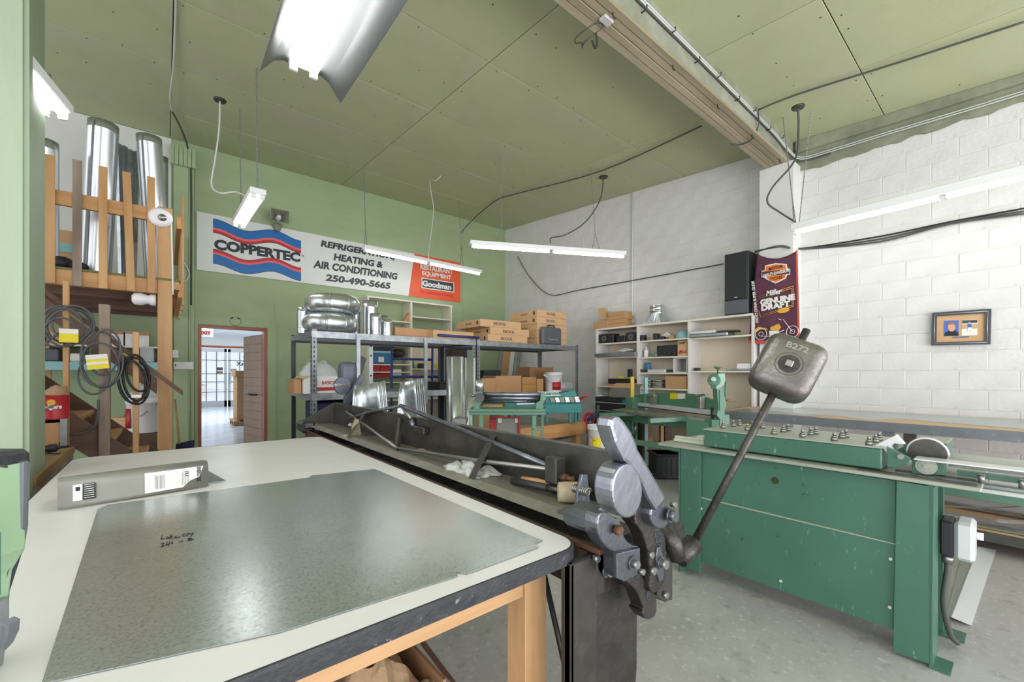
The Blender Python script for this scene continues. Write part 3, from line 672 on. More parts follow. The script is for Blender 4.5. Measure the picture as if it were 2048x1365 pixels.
# stairs
st = thing('stairs', 'steep brown timber stair rising left under the loft', 'stairs', (-.8, 5, 0))
YN, YF = 4.62, 5.45
na, nb = P(138, 823, Y=YN), P(300, 925, Y=YN); fa, fb = P(72, 740, Y=YF), P(330, 910, Y=YF)
def slab(name, m, A, B, drop, y, th, par=st):
    A = Vector(A); B = Vector(B)
    return MB().prism([(A.x, y, A.z), (B.x, y, B.z), (B.x, y, B.z-drop), (A.x, y, A.z-drop)], (0, th, 0), bev=.003).build(name, m, par)
ex = lambda A, B, k: A+(B-A)*k
slab('stringer', 'brown_wood', ex(na, nb, -1.2), ex(na, nb, 1.3), .26, YN, .04)
slab('stringer', 'brown_wood', ex(fa, fb, -.5), ex(fa, fb, 1.1), .24, YF, .04)
sl = (nb.z-na.z)/(nb.x-na.x)
for k in range(9):
    z = .12+k*.185; x = na.x+(z+.04-na.z)/sl
    bx('tread', 'plywood', (x-.20, x+.04, YN+.04, YF, z-.02, z+.015), st, bev=.003)
    bx('riser', 'brown_wood', (x-.2, x-.18, YN+.04, YF, z-.02, z+.17), st)
    bx('cleat', 'fir_x', (x-.2, x+.02, YF-.03, YF, z-.06, z-.02), st)
slab('guard_plank', 'brown_wood', P(30, 552, Y=5.5), P(314, 757, Y=5.5), .16, 5.5, .04)
slab('handrail', 'brown_wood', P(40, 540, Y=4.70), P(366, 782, Y=4.70), .045, 4.70, .07)
for (u0, u1, v0, m) in ((197, 220, 608, 'old_wood'), (125, 138, 561, 'brown_birch'), (265, 278, 664, 'fir'), (58, 73, 515, 'fir')):
    mm = 'fir' if m == 'brown_birch' else m
    b = bY(u0, v0, u1, 905, YN-.045, .04 if m != 'old_wood' else .08); bx('newel' if m == 'old_wood' else 'stair_post', mm, (b[0], b[1], b[2], b[3], 0, b[5]), st, bev=.004)

# ================================================================ WORK TABLE WITH WHITE TOP
ZT = .90
tb = thing('work_table', 'large white laminate work table with black rubber edge and birch legs', 'table', (.27, 2.15, 0))
def rr(x0, x1, y0, y1, r, z, n=8):
    o = []
    for cx, cy, a0 in ((x1-r, y0+r, -PI/2), (x1-r, y1-r, 0), (x0+r, y1-r, PI/2), (x0+r, y0+r, PI)):
        for k in range(n+1): o.append((cx+r*math.cos(a0+k*PI/2/n), cy+r*math.sin(a0+k*PI/2/n), z))
    return o
TX0, TX1, TY0, TY1 = -.415, .945, .815, 3.52
MB().prism(rr(TX0+.004, TX1-.004, TY0+.004, TY1-.004, .075, ZT-.036), (0, 0, .036)).build('top', 'laminate', tb)
g = MB(); a = rr(TX0-.004, TX1+.004, TY0-.004, TY1+.004, .083, ZT-.042); b = rr(TX0+.006, TX1-.006, TY0+.006, TY1-.006, .073, ZT-.042)
n = len(a); V = [[g.b.verts.new(p) for p in ring_] for ring_ in (a, [(x, y, ZT-.006) for x, y, z in a], [(x, y, ZT+.0005) for x, y, z in rr(TX0, TX1, TY0, TY1, .079, 0)], [(x, y, ZT+.0005) for x, y, z in b], b)]
for i in range(5):
    for k in range(n): g.b.faces.new((V[i][k], V[i][(k+1) % n], V[(i+1) % 5][(k+1) % n], V[(i+1) % 5][k]))
g.build('edge_strip', 'rubber', tb)
for (x, y) in ((.832, .945), (.832, 3.3), (-.36, 3.3), (-.36, .945)):
    bx('leg', 'birch', (x, x+.088, y, y+.088, 0, ZT-.042), tb, bev=.003)
bx('apron', 'birch_x', (-.272, .832, .955, .985, ZT-.175, ZT-.042), tb, bev=.002); bx('apron', 'birch_x', (-.272, .832, 3.32, 3.35, ZT-.145, ZT-.042), tb)
bx('apron', 'birch', (.86, .89, 1.05, 3.3, ZT-.145, ZT-.042), tb); bx('apron', 'birch', (-.34, -.31, 1.05, 3.3, ZT-.145, ZT-.042), tb)
# galvanized sheet lying on it
def TZ(u, v, z=ZT+.002): p = P(u, v, Z=ZT); return Vector((p.x, p.y, z))
out = [TZ(195, 1021), TZ(215, 1012), TZ(618, 957), TZ(622, 953), TZ(748, 940), TZ(757, 943), TZ(1085, 1084), TZ(1068, 1091), TZ(1078, 1097), TZ(932, 1152), TZ(912, 1147), TZ(916, 1155), TZ(560, 1268), TZ(83, 1372)]
MB().prism(out, (0, 0, .0015)).build('galvanized_sheet', 'galv_sheet', None, label='large grey galvanized sheet with notched corners lying on the white table', cat='sheet metal')
hw = bpy.data.objects['galvanized_sheet']
def scrawl(strokes, par):
    g = MB()
    for s in strokes:
        pts = [P(u, v, Z=ZT+.0042)+Vector((0, 0, 0)) for u, v in s]; g.tube(pts, .0011, n=4)
    return g.build('handwriting', 'ink', par)
def sc2(l): return [[(x/2.704, 860+y/2.704) for x, y in s] for s in l]
scrawl(sc2([[(876, 572), (872, 592), (890, 588)], [(905, 578), (897, 586), (905, 590), (915, 580), (914, 590)], [(925, 566), (918, 590)], [(935, 574), (922, 580), (937, 590)], [(942, 582), (955, 574), (944, 580), (952, 586), (975, 578)],
   [(1000, 562), (986, 570), (990, 576), (1000, 574)], [(1008, 566), (1006, 574)], [(1020, 556), (1014, 576)], [(1012, 562), (1028, 560)], [(1030, 562), (1034, 568), (1047, 556), (1030, 578)],
   [(868, 618), (888, 612), (880, 624), (870, 634), (890, 628)], [(905, 608), (896, 624), (912, 620)], [(918, 606), (910, 630)], [(932, 604), (924, 616), (936, 614)], [(968, 606), (980, 604), (990, 600)],
   [(1018, 588), (1018, 600), (1034, 598), (1034, 586), (1020, 588), (1046, 594)], [(1022, 584), (1024, 600)]]), hw)
# folded grey panel with energy label
t = thing('sheet_cover', 'folded grey sheet metal cover with white paper labels lying on the table', 'sheet metal', TZ(290, 960))
A0, A1 = TZ(115, 1024), TZ(417, 975)
hgt = P(116, 946, X=A0.x).z-ZT; dirp = (A1-A0).normalized(); bk = Vector((-dirp.y, dirp.x, 0))
H = [(0, 0), (.004, .30), (.008, .9), (.02, .97), (.04, 1.0), (.12, .92), (.20, .62)]
hh = .105
A1 = A0+dirp*(A1-A0).length
def pf(u, v, prof):
    k = v*(len(prof)-1); i = min(int(k), len(prof)-2); f = k-i
    x = prof[i][0]*(1-f)+prof[i+1][0]*f; z = prof[i][1]*(1-f)+prof[i+1][1]*f
    return A0+(A1-A0)*u+bk*x+Vector((0, 0, .003+z*hh))
MB().grid(lambda u, v: pf(u, v, H), 1, 18).build('cover', 'panel_grey', t, solid=.0015) if 'panel_grey' in M else None
b = MB(); w0 = A1-dirp*.01; b.prism([w0+bk*.05+Vector((0, 0, .003)), w0+bk*.05+dirp*.085+Vector((0, 0, .003)), w0+bk*.15+dirp*.03+Vector((0, 0, .045)), w0+bk*.15-dirp*.08+Vector((0, 0, .05))], (0, 0, .0015)); b.build('bent_flange', 'galv_dull', t)
def onp(s, z): return A0+dirp*s-bk*.0022+bk*(.008*z)+Vector((0, 0, .003+z*hh))
LP = (A1-A0).length
def lab(name, m, s0, s1, z0, z1, o=0): MB().prism([onp(s0, z0)-bk*o, onp(s1, z0)-bk*o, onp(s1, z1)-bk*o, onp(s0, z1)-bk*o], -bk*.0004).build(name, m, t)
MB().prism([onp(LP*.53, .1), onp(LP*.80, .12), onp(LP*.86, .35), onp(LP*.93, .45), onp(LP*.96, .86), onp(LP*.53, .86)], -bk*.0005).build('energy_label', 'paper', t)
lab('barcode_label', 'paper', LP*.085, LP*.14, .22, .78); lab('small_print', 'ink', LP*.145, LP*.215, .22, .78)
lab('barcode', 'ink', LP*.10, LP*.127, .56, .70, .0006)
g = MB()
for k in range(7):
    z = .28+k*.075; g.prism([onp(LP*.15, z)-bk*.0006, onp(LP*.21, z)-bk*.0006, onp(LP*.21, z+.018)-bk*.0006, onp(LP*.15, z+.018)-bk*.0006], -bk*.0003)
g.build('print_lines', 'paper', t, kind='stuff'); g = MB()
for k in range(13):
    s = LP*(.60+.009*k) if k < 8 else LP*(.70+.012*k); g.prism([onp(s, .2)-bk*.0006, onp(s+.0012, .2)-bk*.0006, onp(s+.0012, .74-.02*(k % 3))-bk*.0006, onp(s, .74-.02*(k % 3))-bk*.0006], -bk*.0002)
g.build('print_lines', 'ink', t, kind='stuff')
text('ENERGUIDE', 'ink', t, onp(LP*.925, .55)-bk*.001, .02, ax=Vector((0, 0, -1)), up=dirp, width=.062, offset=.0006, depth=.0003)
text('13.0', 'ink', t, onp(LP*.83, .62)-bk*.001, .016, ax=Vector((0, 0, -1)), up=dirp, width=.026, offset=.0003, depth=.0003)

# ================================================================ SHEET METAL BRAKE
bk_ = thing('bending_brake', 'long old cast iron sheet metal bending brake beside the white table', 'machine', (1.1, 2.5, 0))
BY0, BY1 = .90, 4.2
bx('lower_bed', 'black_iron', (1.03, 1.27, BY0-.06, BY1, .70, .865), bk_, bev=.004)
bx('folding_leaf', 'dark_steel', (.985, 1.02, BY0-.1, BY1-.05, .74, .873), bk_, bev=.003)
bx('nose_bar', 'rust', (.972, .99, BY0-.12, BY1-.1, .868, .884), bk_, bev=.002)
g = MB(); g.prism([(1.005, BY0, .916), (1.06, BY0, .896), (1.27, BY0, .892), (1.27, BY0, .914), (1.06, BY0, .93)], (0, BY1-BY0, 0)); g.build('clamp_bed', 'steel_bed', bk_)
g = MB(); g.prism([(1.248, BY0-.02, .91), (1.262, BY0-.02, .91), (1.268, BY0-.02, 1.105), (1.29, BY0-.02, 1.108), (1.29, BY0-.02, 1.112), (1.254, BY0-.02, 1.11)], (0, BY1-BY0+.04, 0)); g.build('back_leaf', 'dark_steel', bk_)
MB().prism([(.985, BY1, .90), (.985, BY1, .965), (1.25, BY1, 1.11), (1.27, BY1, 1.11), (1.27, BY1, .90)], (0, .015, 0)).build('end_plate', 'dark_steel', bk_)
bx('end_block', 'black_iron', (.93, 1.05, BY1-.14, BY1+.06, .86, .965), bk_, bev=.025)
bx('end_pad', 'cast_iron', (.965, 1.035, BY1-.16, BY1-.14, .90, .955), bk_, bev=.01)
for u, v in ((785, 868), (835, 885), (1000, 935), (1172, 985)):
    q = P(u, v, Z=.915); y = q.y
    MB().prism([(1.25, y, .915), (1.17, y, .915), (1.25, y, .99)], (0, .012, 0)).build('rib', 'dark_steel', bk_)
for (u0, v0, u1, v1) in ((695, 876, 731, 823), (941, 960, 984, 874)):
    a = P(u0, v0, Z=.925); b = P(u1, v1, X=1.245); s = Vector((0, .022, 0))
    MB().prism([a-s, a+s, b+s, b-s], (.008, 0, .006)).build('stay_bar', 'dark_steel', bk_)
a = P(793, 905, Z=.92); MB().box(a.x-.03, a.x+.03, a.y-.04, a.y+.04, .914, .922).build('foot_plate', 'black_iron', bk_)
pk = P(802, 812, X=1.25)
MB().prism([(a.x-.01, a.y-.02, .92), (a.x-.01, a.y+.02, .92), (1.246, pk.y+.04, 1.09), (1.246, pk.y-.0, 1.09)], (.02, 0, -.006)).build('strut', 'dark_steel', bk_)
m1 = pk+Vector((.0, 0, -.05)); MB().cyl(pk, P(823, 838, X=1.24), .012, n=10).build('turnbuckle', 'bolt_steel', bk_)
e1 = P(823, 838, X=1.235); MB().cyl(e1, e1+Vector((0, -.03, -.055)), .02, n=6).build('nut', 'cast_iron', bk_)
e2 = P(835, 852, X=1.235); MB().box(e2.x-.02, e2.x+.015, e2.y-.12, e2.y+.03, e2.z-.045, e2.z, bev=.005).build('socket', 'black_iron', bk_)
farA = P(697, 838, X=1.20); nearB = P(1107, 940, X=1.19)
MB().tube([farA, P(740, 825, X=1.23), pk], .012, n=10).build('truss_rod', 'cast_iron', bk_); MB().tube([pk, P(985, 885, X=1.235), P(1095, 932, X=1.215)], .014, n=10).build('truss_rod', 'cast_iron', bk_)
lo = P(795, 897, X=1.10)
MB().tube([P(693, 824, X=1.235), lo], .010, n=8).build('truss_rod', 'bolt_steel', bk_); MB().tube([lo, P(960, 922, X=1.15), nearB], .010, n=8).build('truss_rod', 'bolt_steel', bk_)
q = P(1105, 930, X=1.17); MB().box(q.x-.012, q.x+.045, q.y-.03, q.y+.035, .965, 1.07, bev=.006).build('anchor_block', 'dark_steel', bk_)
for k, (dx, r, l) in enumerate(((0, .016, .03), (0, .01, .06))): MB().cyl((q.x+.02, q.y-.03, .995), (q.x+.02, q.y-.03-l, .995), r, n=6).build('nut', 'rust', bk_)
q2 = P(1148, 965, X=1.2); MB().cyl((q2.x, q2.y+.1, .955), (q2.x, q2.y-.02, .95), .033, n=16).build('roller', 'black_iron', bk_)
for (u, v, s) in ((1178, 985, -1), (706, 852, 1)):
    q = P(u, v, X=1.12); g = MB()
    pts = [Vector((q.x, q.y+.05*k/40*(1), q.z))+Vector((.014*math.cos(k*.9), 0, .014*math.sin(k*.9))) for k in range(56)]
    g.tube([p+Vector((0, 0, 0)) for p in pts], .0032, n=5); g.build('spring', 'bolt_steel', bk_)
    g = MB(); g.prism([(q.x-.03, q.y-.03*s, .915), (q.x+.05, q.y-.03*s, .915), (q.x+.03, q.y-.03*s, q.z+.05), (q.x-.0, q.y-.03*s, q.z+.055), (q.x-.02, q.y-.03*s, q.z)], (0, -.014*s, 0), bev=.004); g.build('spring_bracket', 'mallet_hide' if s > 0 else 'cast_iron', bk_)
    g = MB(); g.box(q.x-.09, q.x+.0, q.y-.05*s-.02, q.y-.05*s+.02, .916, .935, bev=.007); g.build('toe_clamp', 'mallet_hide' if s > 0 else 'cast_iron', bk_)
for k in range(7):
    y = 1.2+k*.45; g = MB(); g.tube([(.985, y, .862), (.975, y, .85), (.97, y+.02, .835)], .004, n=5); g.build('hook', 'rust', bk_)
def c8(l, Y): return [P(1150+x/3.033, 800+y/3.033, Y=Y) for x, y in l]
def chk(l, n=1):
    for _ in range(n):
        o = []
        for i in range(len(l)):
            a, b = l[i], l[(i+1) % len(l)]; o += [(a[0]*.78+b[0]*.22, a[1]*.78+b[1]*.22), (a[0]*.22+b[0]*.78, a[1]*.22+b[1]*.78)]
        l = o
    return l
def pl(name, m, l, Y, th, bev=.004):
    if len(l) < 17 and name not in ('guide_plate', 'end_frame'): l = chk(l)
    return MB().prism(c8(l, Y), (0, th, 0), bev=bev).build(name, m, bk_)
def arc(cx, cy, rx, ry, a0, a1, n): return [(cx+rx*math.cos(a0+(a1-a0)*k/n), cy+ry*math.sin(a0+(a1-a0)*k/n)) for k in range(n+1)]
pl('end_frame', 'black_iron', [(150, 900), (400, 880), (480, 760), (590, 740), (590, 1215), (545, 1228), (440, 1190), (380, 1230), (150, 1190)], .86, .04)
pl('clamp_lever', 'polished_iron', [(215, 160), (222, 120), (245, 103), (275, 103), (300, 130), (345, 195), (378, 270), (385, 300), (552, 585), (548, 620), (497, 676), (455, 612), (415, 520), (372, 460), (330, 400), (300, 375), (245, 265)], .665, .05, .010)
pl('cam_disc', 'polished_iron', arc(318, 555, 93, 165, 0, 2*PI, 28)[:-1], .66, .06, .006)
pl('slotted_link', 'black_iron', [(385, 575), (430, 570), (458, 625), (445, 700), (470, 770), (540, 790), (556, 900), (555, 1100), (490, 1180), (455, 1165), (460, 1050), (440, 890), (400, 790), (355, 740)], .74, .05, .006)
pl('slot_insert', 'cast_iron', [(490, 900), (530, 890), (545, 1090), (505, 1110)], .733, .01, .003)
pl('link_knuckle', 'cast_iron', arc(520, 700, 62, 85, 0, 2*PI, 18)[:-1], .71, .05, .006)
pl('hook_plate', 'cast_iron', [(165, 680), (215, 690), (240, 720), (275, 725), (285, 790), (310, 850), (345, 882), (395, 890), (400, 1040), (300, 1105), (255, 1085), (250, 940), (185, 895), (150, 840), (132, 770), (140, 700)], .735, .05, .006)
MB().prism(c8([(252, 935), (395, 900), (400, 1038), (385, 1045), (380, 1062), (300, 1105), (255, 1085)], .722), (0, .014, 0), bev=.003).build('bearing_plate', 'cast_iron', bk_)
pl('hook_ear', 'cast_iron', [(175, 640), (205, 690), (150, 740), (130, 830), (65, 800), (58, 710), (115, 685)], .79, .09, .008)
pl('tail_casting', 'black_iron', [(255, 1080), (395, 1040), (440, 1140), (498, 1190), (496, 1310), (440, 1345), (400, 1290), (420, 1275), (405, 1240), (375, 1160), (310, 1100)], .76, .05, .006)
pl('guide_plate', 'dark_steel', [(500, 960), (592, 950), (592, 1210), (550, 1230), (500, 1190)], .80, .03, .003)
pl('side_bracket', 'rust', [(135, 930), (200, 940), (235, 1000), (225, 1070), (160, 1075), (135, 1040)], .80, .05, .006)
pl('back_arm', 'black_iron', [(545, 740), (600, 728), (660, 745), (672, 800), (660, 860), (600, 970), (550, 990)], .83, .06, .008)
def bolt(x, y, Y, r, m='bolt_steel', wash=1.7, n=6):
    q = c8([(x, y)], Y)[0]; g = MB()
    if wash: g.cyl(q, q+Vector((0, -.006, 0)), r*wash, n=20)
    g.build('washer', 'cast_iron', bk_) if wash else g.b.free()
    MB().cyl(q+Vector((0, -.005, 0)), q+Vector((0, -.022, 0)), r, n=n).build('bolt_head', m, bk_)
bolt(345, 990, .722, .012); bolt(520, 990, .733, .014, wash=1.5, n=18); bolt(240, 785, .735, .014, 'rust', 0); bolt(185, 1040, .80, .012, 'bolt_steel', 1.5)
bolt(448, 1028, .745, .012, wash=0); bolt(638, 960, .80, .013, wash=0); bolt(575, 700, .70, .017, 'cast_iron', 1.3, 18); bolt(435, 932, .74, .010, wash=0); bolt(525, 1175, .75, .010, wash=0); bolt(575, 630, .74, .010, wash=0)
bolt(380, 1033, .73, .009, wash=0); bolt(108, 955, .80, .010, wash=0)
def ctext(s, x, y, Y, w, rot=0):
    q = c8([(x, y)], Y)[0]; a = Vector((math.cos(rot), 0, math.sin(rot)))
    text(s, 'cast_iron', bk_, q, .02, ax=a, up=(-a.z, 0, a.x), width=w, offset=.0006, depth=.0015)
ctext('BROWN', 500, 815, .7395, .038, -.1); ctext('BOGGS', 505, 850, .7395, .036, -.1); ctext('CAN', 510, 885, .7395, .022, -.1); ctext('BUCK', 362, 1088, .7595, .036, -.7); ctext('882', 440, 1190, .7595, .030, -1.2)
# counterweight on its rod
r0 = P(1385, 1092, D=1.50); wc = P(1573, 737, D=1.55); e3 = (wc-r0).normalized(); cam_ = Vector((0, 0, HC))
nn = (cam_-wc); nn = (nn-e3*nn.dot(e3)).normalized(); e1_ = e3.cross(nn)*-1
MB().tube([r0, r0+(wc-r0)*.5+nn*-.004, wc+e3*.165], .0135, n=12).build('weight_rod', 'black_iron', bk_)
WM = Matrix(((e1_.x, nn.x, e3.x, wc.x), (e1_.y, nn.y, e3.y, wc.y), (e1_.z, nn.z, e3.z, wc.z), (0, 0, 0, 1)))
g = MB(); g.box(-.100, .100, -.065, .065, -.112, .112, bev=.045, seg=4, mtx=WM)
for f in g.b.faces: f.smooth = True
g.build('counterweight', 'weight_iron', bk_)
g = MB(); g.lathe([(.046, .0645), (.042, .0655), (.035, .058), (.033, .0652)], WM @ Vector((0, 0, -.005)), axis=nn, n=24, caps=False); g.build('dimple_ring', 'black_iron', bk_)
g = MB(); g.cyl(WM @ Vector((0, .060, -.005)), WM @ Vector((0, .0658, -.005)), .034, n=24); g.build('dimple', 'black_iron', bk_)
g = MB(); g.box(-.012, .012, .064, .075, -.017, .007, bev=.002, mtx=WM); g.build('set_screw', 'bolt_steel', bk_)
text('B272', 'bolt_steel', bk_, WM @ Vector((0, .0655, .062)), .03, ax=(-e1_ if (-e1_).dot(Vector((cs, -sn, 0))) > 0 else e1_), up=e3, width=.07, offset=.001, depth=.002)
g = MB(); sk = P(1358, 1120, D=1.46); g.cyl(sk, r0+e3*.01, .030, .034, n=18); g.build('rod_socket', 'black_iron', bk_)
g = MB(); q = P(1345, 1085, D=1.47); g.tube([q+Vector((-.02, .04, .05)), q, sk], [.03, .034, .03], n=12); g.build('socket_arm', 'black_iron', bk_)
# legs of the brake
def legpl(name, m, pts, Y, th): return MB().prism([P(u, v, Y=Y) for u, v in pts], (0, th, 0), bev=.003).build(name, m, bk_)
zf = lambda u, Y: 746+842*HC/P(u, 746, Y=Y).x  # unused helper
a = P(1141, 1090, Y=.80); b = P(1194, 1094, Y=.80)
bx('front_leg', 'dark_steel', (a.x, b.x, .80, .825, 0, .865), bk_, bev=.004); bx('leg_flange', 'dark_steel', (a.x-.0, a.x+.012, .80, .835, 0, .865), bk_); 
bx('leg_flange', 'dark_steel', (b.x-.012, b.x, .825, .86, 0, .865), bk_)
a = P(1197, 1190, Y=.86).x; b = P(1275, 1200, Y=.86).x
MB().prism([(a, .87, .74), (b+.015, .87, .74), (b+.012, .87, .35), (b-.02, .87, .12), (b+.06, .87, 0), (a, .87, 0)], (0, .03, 0), bev=.004).build('rear_leg', 'black_iron', bk_)
MB().tube([(1.06, 1.15, .8), (1.08, .9, .05)], .010, n=8).build('brace_rod', 'black_iron', bk_)
for x in (1.03, 1.22): bx('far_leg', 'black_iron', (x-.03, x+.03, BY1-.1, BY1-.06, 0, .87), bk_, bev=.004)
# far lever pair
q = P(693, 778, Y=BY1-.02)
def fpl(name, l, Y, th): return MB().prism([P(560+x/4.265, 560+y/4.265, Y=Y) for x, y in l], (0, th, 0), bev=.006).build(name, 'far_iron', bk_)
fpl('cam_disc', arc(537, 905, 70, 76, 0, 2*PI, 22)[:-1], BY1-.02, .05)
fpl('clamp_lever', [(690, 815), (718, 812), (725, 835), (600, 1062), (545, 1062), (560, 990), (600, 950)], BY1-.03, .05)
text('BROWN BOGGS', 'weight_iron', bk_, P(685, 770, Y=BY1-.025), .03, width=.15, offset=.001)
g = MB(); q = P(690, 750, Y=BY1+.25); g.box(q.x-.085, q.x+.085, BY1+.1, BY1+.25, q.z-.14, q.z+.13, bev=.05, seg=3); g.build('counterweight', 'far_iron', bk_)
# things left in the trough
t = thing('mallet', 'rawhide mallet with a black handle lying in the brake trough', 'mallet', P(1135, 985, Z=.93))
q = P(1140, 985, Z=.962); h = P(1025, 962, Z=.94)
ax = Vector((.75, -.66, 0)); MB().lathe([(.028, -.045), (.036, -.042), (.038, -.02), (.038, .02), (.036, .042), (.028, .045)], q, axis=ax, n=20).build('head', 'mallet_hide', t)
MB().tube([q, q+(h-q)*.35], .009, n=8).build('shank', 'bolt_steel', t); MB().tube([q+(h-q)*.35, h], .014, n=10).build('grip', 'black_plastic', t)
t = thing('chisel', 'short worn wooden handle lying behind the mallet grip', 'tool', P(1080, 960, Z=.93))
MB().tube([P(1045, 958, Z=.95), P(1075, 964, Z=.955), P(1112, 972, Z=.95)], [.011, .014, .011], n=10).build('handle', 'fir', t); MB().tube([P(1112, 972, Z=.95), P(1125, 976, Z=.95)], .008).build('ferrule', 'rust', t)
g = MB(); q0 = P(965, 935, Z=.93)
g.grid(lambda u, v: Vector((1.06+.15*v+.02*noise.noise(Vector((u*5, v*5, 0))), q0.y+.33*(.5-u)+.03*noise.noise(Vector((u*3, v*4, 7))), .925+.055*max(0, noise.noise(Vector((u*6, v*5, 2)))+.45)*math.sin(PI*u)**.4*math.sin(PI*v)**.4)), 26, 14)
g.build('plastic_bag', 'sheet_plastic', None, label='crumpled clear plastic bag lying in the brake trough', cat='bag', solid=.001)
g = MB(); q0 = P(855, 905, Z=.925); g.grid(lambda u, v: Vector((q0.x+.12*v, q0.y+.28*(.5-u), .917+.006*noise.noise(Vector((u*5, v*5, 3)))+.006)), 12, 6)
g.build('paper_sheet', 'mallet_hide', None, label='flat scrap of paper lying in the brake trough', cat='paper')

# ================================================================ GREEN ROLL FORMING MACHINE
XM_ = 2.82
mc = thing('roll_former', 'big dark green floor standing roll forming machine with bolt-studded top', 'machine', (3.05, .9, 0))
def c1(x, y): return (1320+x/2.333, 780+y/2.333)
def px_(name, m, pts, X, th, bev=.003, par=None): return MB().prism([P(*c1(x, y), X=X) for x, y in pts], (th, 0, 0), bev=bev).build(name, m, par or mc)
px_('side_leg', 'machine_green', [(97, 262), (187, 285), (185, 858), (93, 822)], XM_-.03, .02)
px_('side_leg', 'machine_green', [(1103, 425), (1283, 455), (1265, 1285), (1086, 1225)], XM_-.03, .02)
px_('upper_panel', 'machine_green', [(187, 285), (1100, 425), (1098, 720), (187, 502)], XM_, .012, .002)
px_('lower_panel', 'machine_green', [(187, 506), (1098, 724), (1088, 1122), (183, 802)], XM_-.008, .012, .002)
px_('panel_lip', 'machine_top', [(187, 500), (1098, 719), (1098, 724), (187, 506)], XM_-.012, .012, 0)
ly = P(*c1(1275, 900), X=XM_).y; ry = P(*c1(97, 500), X=XM_).y
bx('leg_flange', 'machine_green', (XM_-.03, 3.0, ly-.0, ly+.012, 0, .87), mc); bx('foot_plate', 'machine_green', (XM_-.03, XM_+.10, ly-.06, ly+.0, 0, .01), mc)
bx('rear_leg', 'machine_green', (3.22, 3.27, ly, ly+.10, 0, .87), mc); bx('foot_plate', 'machine_green', (3.18, 3.30, ly-.08, ly+.1, 0, .01), mc)
bx('rear_leg', 'machine_green', (3.22, 3.27, ry-.1, ry, 0, .87), mc); bx('side_leg_end', 'machine_green', (XM_-.03, 3.0, ry-.012, ry, 0, .87), mc)
bx('rear_panel', 'machine_green', (3.24, 3.25, ly+.1, ry-.1, .15, .87), mc)
bx('bed_plate', 'machine_top', (XM_-.05, 3.42, .115, 1.69, .872, .89), mc, bev=.003)
bx('slot_strip', 'dark_steel', (XM_-.02, XM_+.02, .13, .55, .889, .897), mc); bx('slot_strip', 'dark_steel', (XM_+.10, XM_+.13, .14, .42, .889, .897), mc)
a = P(*c1(205, 215), X=XM_+.02); b = P(*c1(1035, 300), X=XM_+.02); zt_ = P(*c1(205, 182), X=XM_+.02).z
bx('head_cover', 'machine_green', (XM_+.02, 3.33, b.y, a.y, .90, zt_-.008), mc, bev=.006); bx('head_top', 'machine_top', (XM_+.018, 3.332, b.y-.002, a.y+.002, zt_-.008, zt_), mc)
q = P(*c1(537, 424), X=XM_); MB().cyl(q+Vector((-.002, 0, 0)), q+Vector((.003, 0, 0)), .021, n=20).build('inspection_hole', 'dark_gap', mc)
for x, y in ((192, 555), (186, 722), (563, 893), (1077, 790), (1073, 1016), (180, 800)):
    q = P(*c1(x, y), X=XM_-.01); MB().cyl(q, q+Vector((-.006, 0, 0)), .010, .007, n=10).build('panel_screw', 'metal_white', mc)
pr = None
for x, y in ((295, 180), (342, 172), (370, 168), (407, 190), (478, 180), (532, 208), (575, 198), (597, 192), (665, 222), (703, 212), (727, 208), (813, 238), (848, 227), (868, 222), (975, 258), (1005, 246), (1022, 238)):
    q = P(*c1(x, y), Z=zt_)
    if pr is None:
        g = MB(); g.cyl((0, 0, 0), (0, 0, .018), .017, n=6); g.cyl((0, 0, .018), (0, 0, .028), .013, n=10); g.cyl((0, 0, .028), (0, 0, .046), .008, n=8)
        me = bpy.data.meshes.new('bolt'); g.b.to_mesh(me); g.b.free(); me.materials.append(M['bolt_steel']); pr = me
    o = bpy.data.objects.new('adjusting_bolt', pr); C.objects.link(o); o.parent = mc; o.location = q-Vector(mc.location)
# feed end
px_('bent_guard', 'metal_white', [(985, 270), (1100, 212), (1140, 255), (1090, 250), (1075, 268), (1105, 325), (1090, 332), (1030, 262)], XM_+.05, .05, .001)
px_('hinge_bracket', 'machine_green', [(1058, 265), (1170, 320), (1150, 350), (1100, 365), (1058, 360)], XM_+.03, .02)
g = MB(); q = P(*c1(1125, 312), X=XM_+.02); g.cyl(q, q+Vector((-.01, 0, 0)), .013, n=14); g.build('pivot_bolt', 'bolt_steel', mc)
px_('motor_housing', 'machine_green', [(1100, 285), (1185, 238), (1340, 248), (1338, 325), (1180, 318)], XM_+.24, .22)
px_('housing_lid', 'machine_top', [(1180, 236), (1342, 247), (1342, 252), (1180, 241)], XM_+.235, .23, 0)
g = MB(); q = P(*c1(1248, 296), X=XM_+.20); g.cyl(q, q+Vector((-.02, 0, 0)), .072, n=28); g.build('gear_disc', 'dark_steel', mc)
g = MB(); g.tube([q+Vector((-.01, .076*math.cos(a), .076*math.sin(a))) for a in [k*PI/14-.1 for k in range(16)]], .006, n=6); g.build('disc_guard', 'metal_white', mc)
px_('feed_block', 'machine_green', [(1175, 325), (1325, 335), (1325, 400), (1175, 392)], XM_+.08, .12)
g = MB(); q = P(*c1(1243, 357), X=XM_+.075)
for r, d, in ((.040, .006), (.028, .012), (.014, .02), (.007, .026)): g.cyl(q, q+Vector((-d, 0, 0)), r, n=24)
g.build('feed_roller', 'machine_top', mc)
yq = P(*c1(1190, 325), X=XM_+.06).y
bx('feed_tongue', 'metal_white', (XM_+.03, XM_+.13, -.75, yq, P(*c1(1250, 330), X=XM_+.06).z, P(*c1(1250, 324), X=XM_+.06).z), mc)
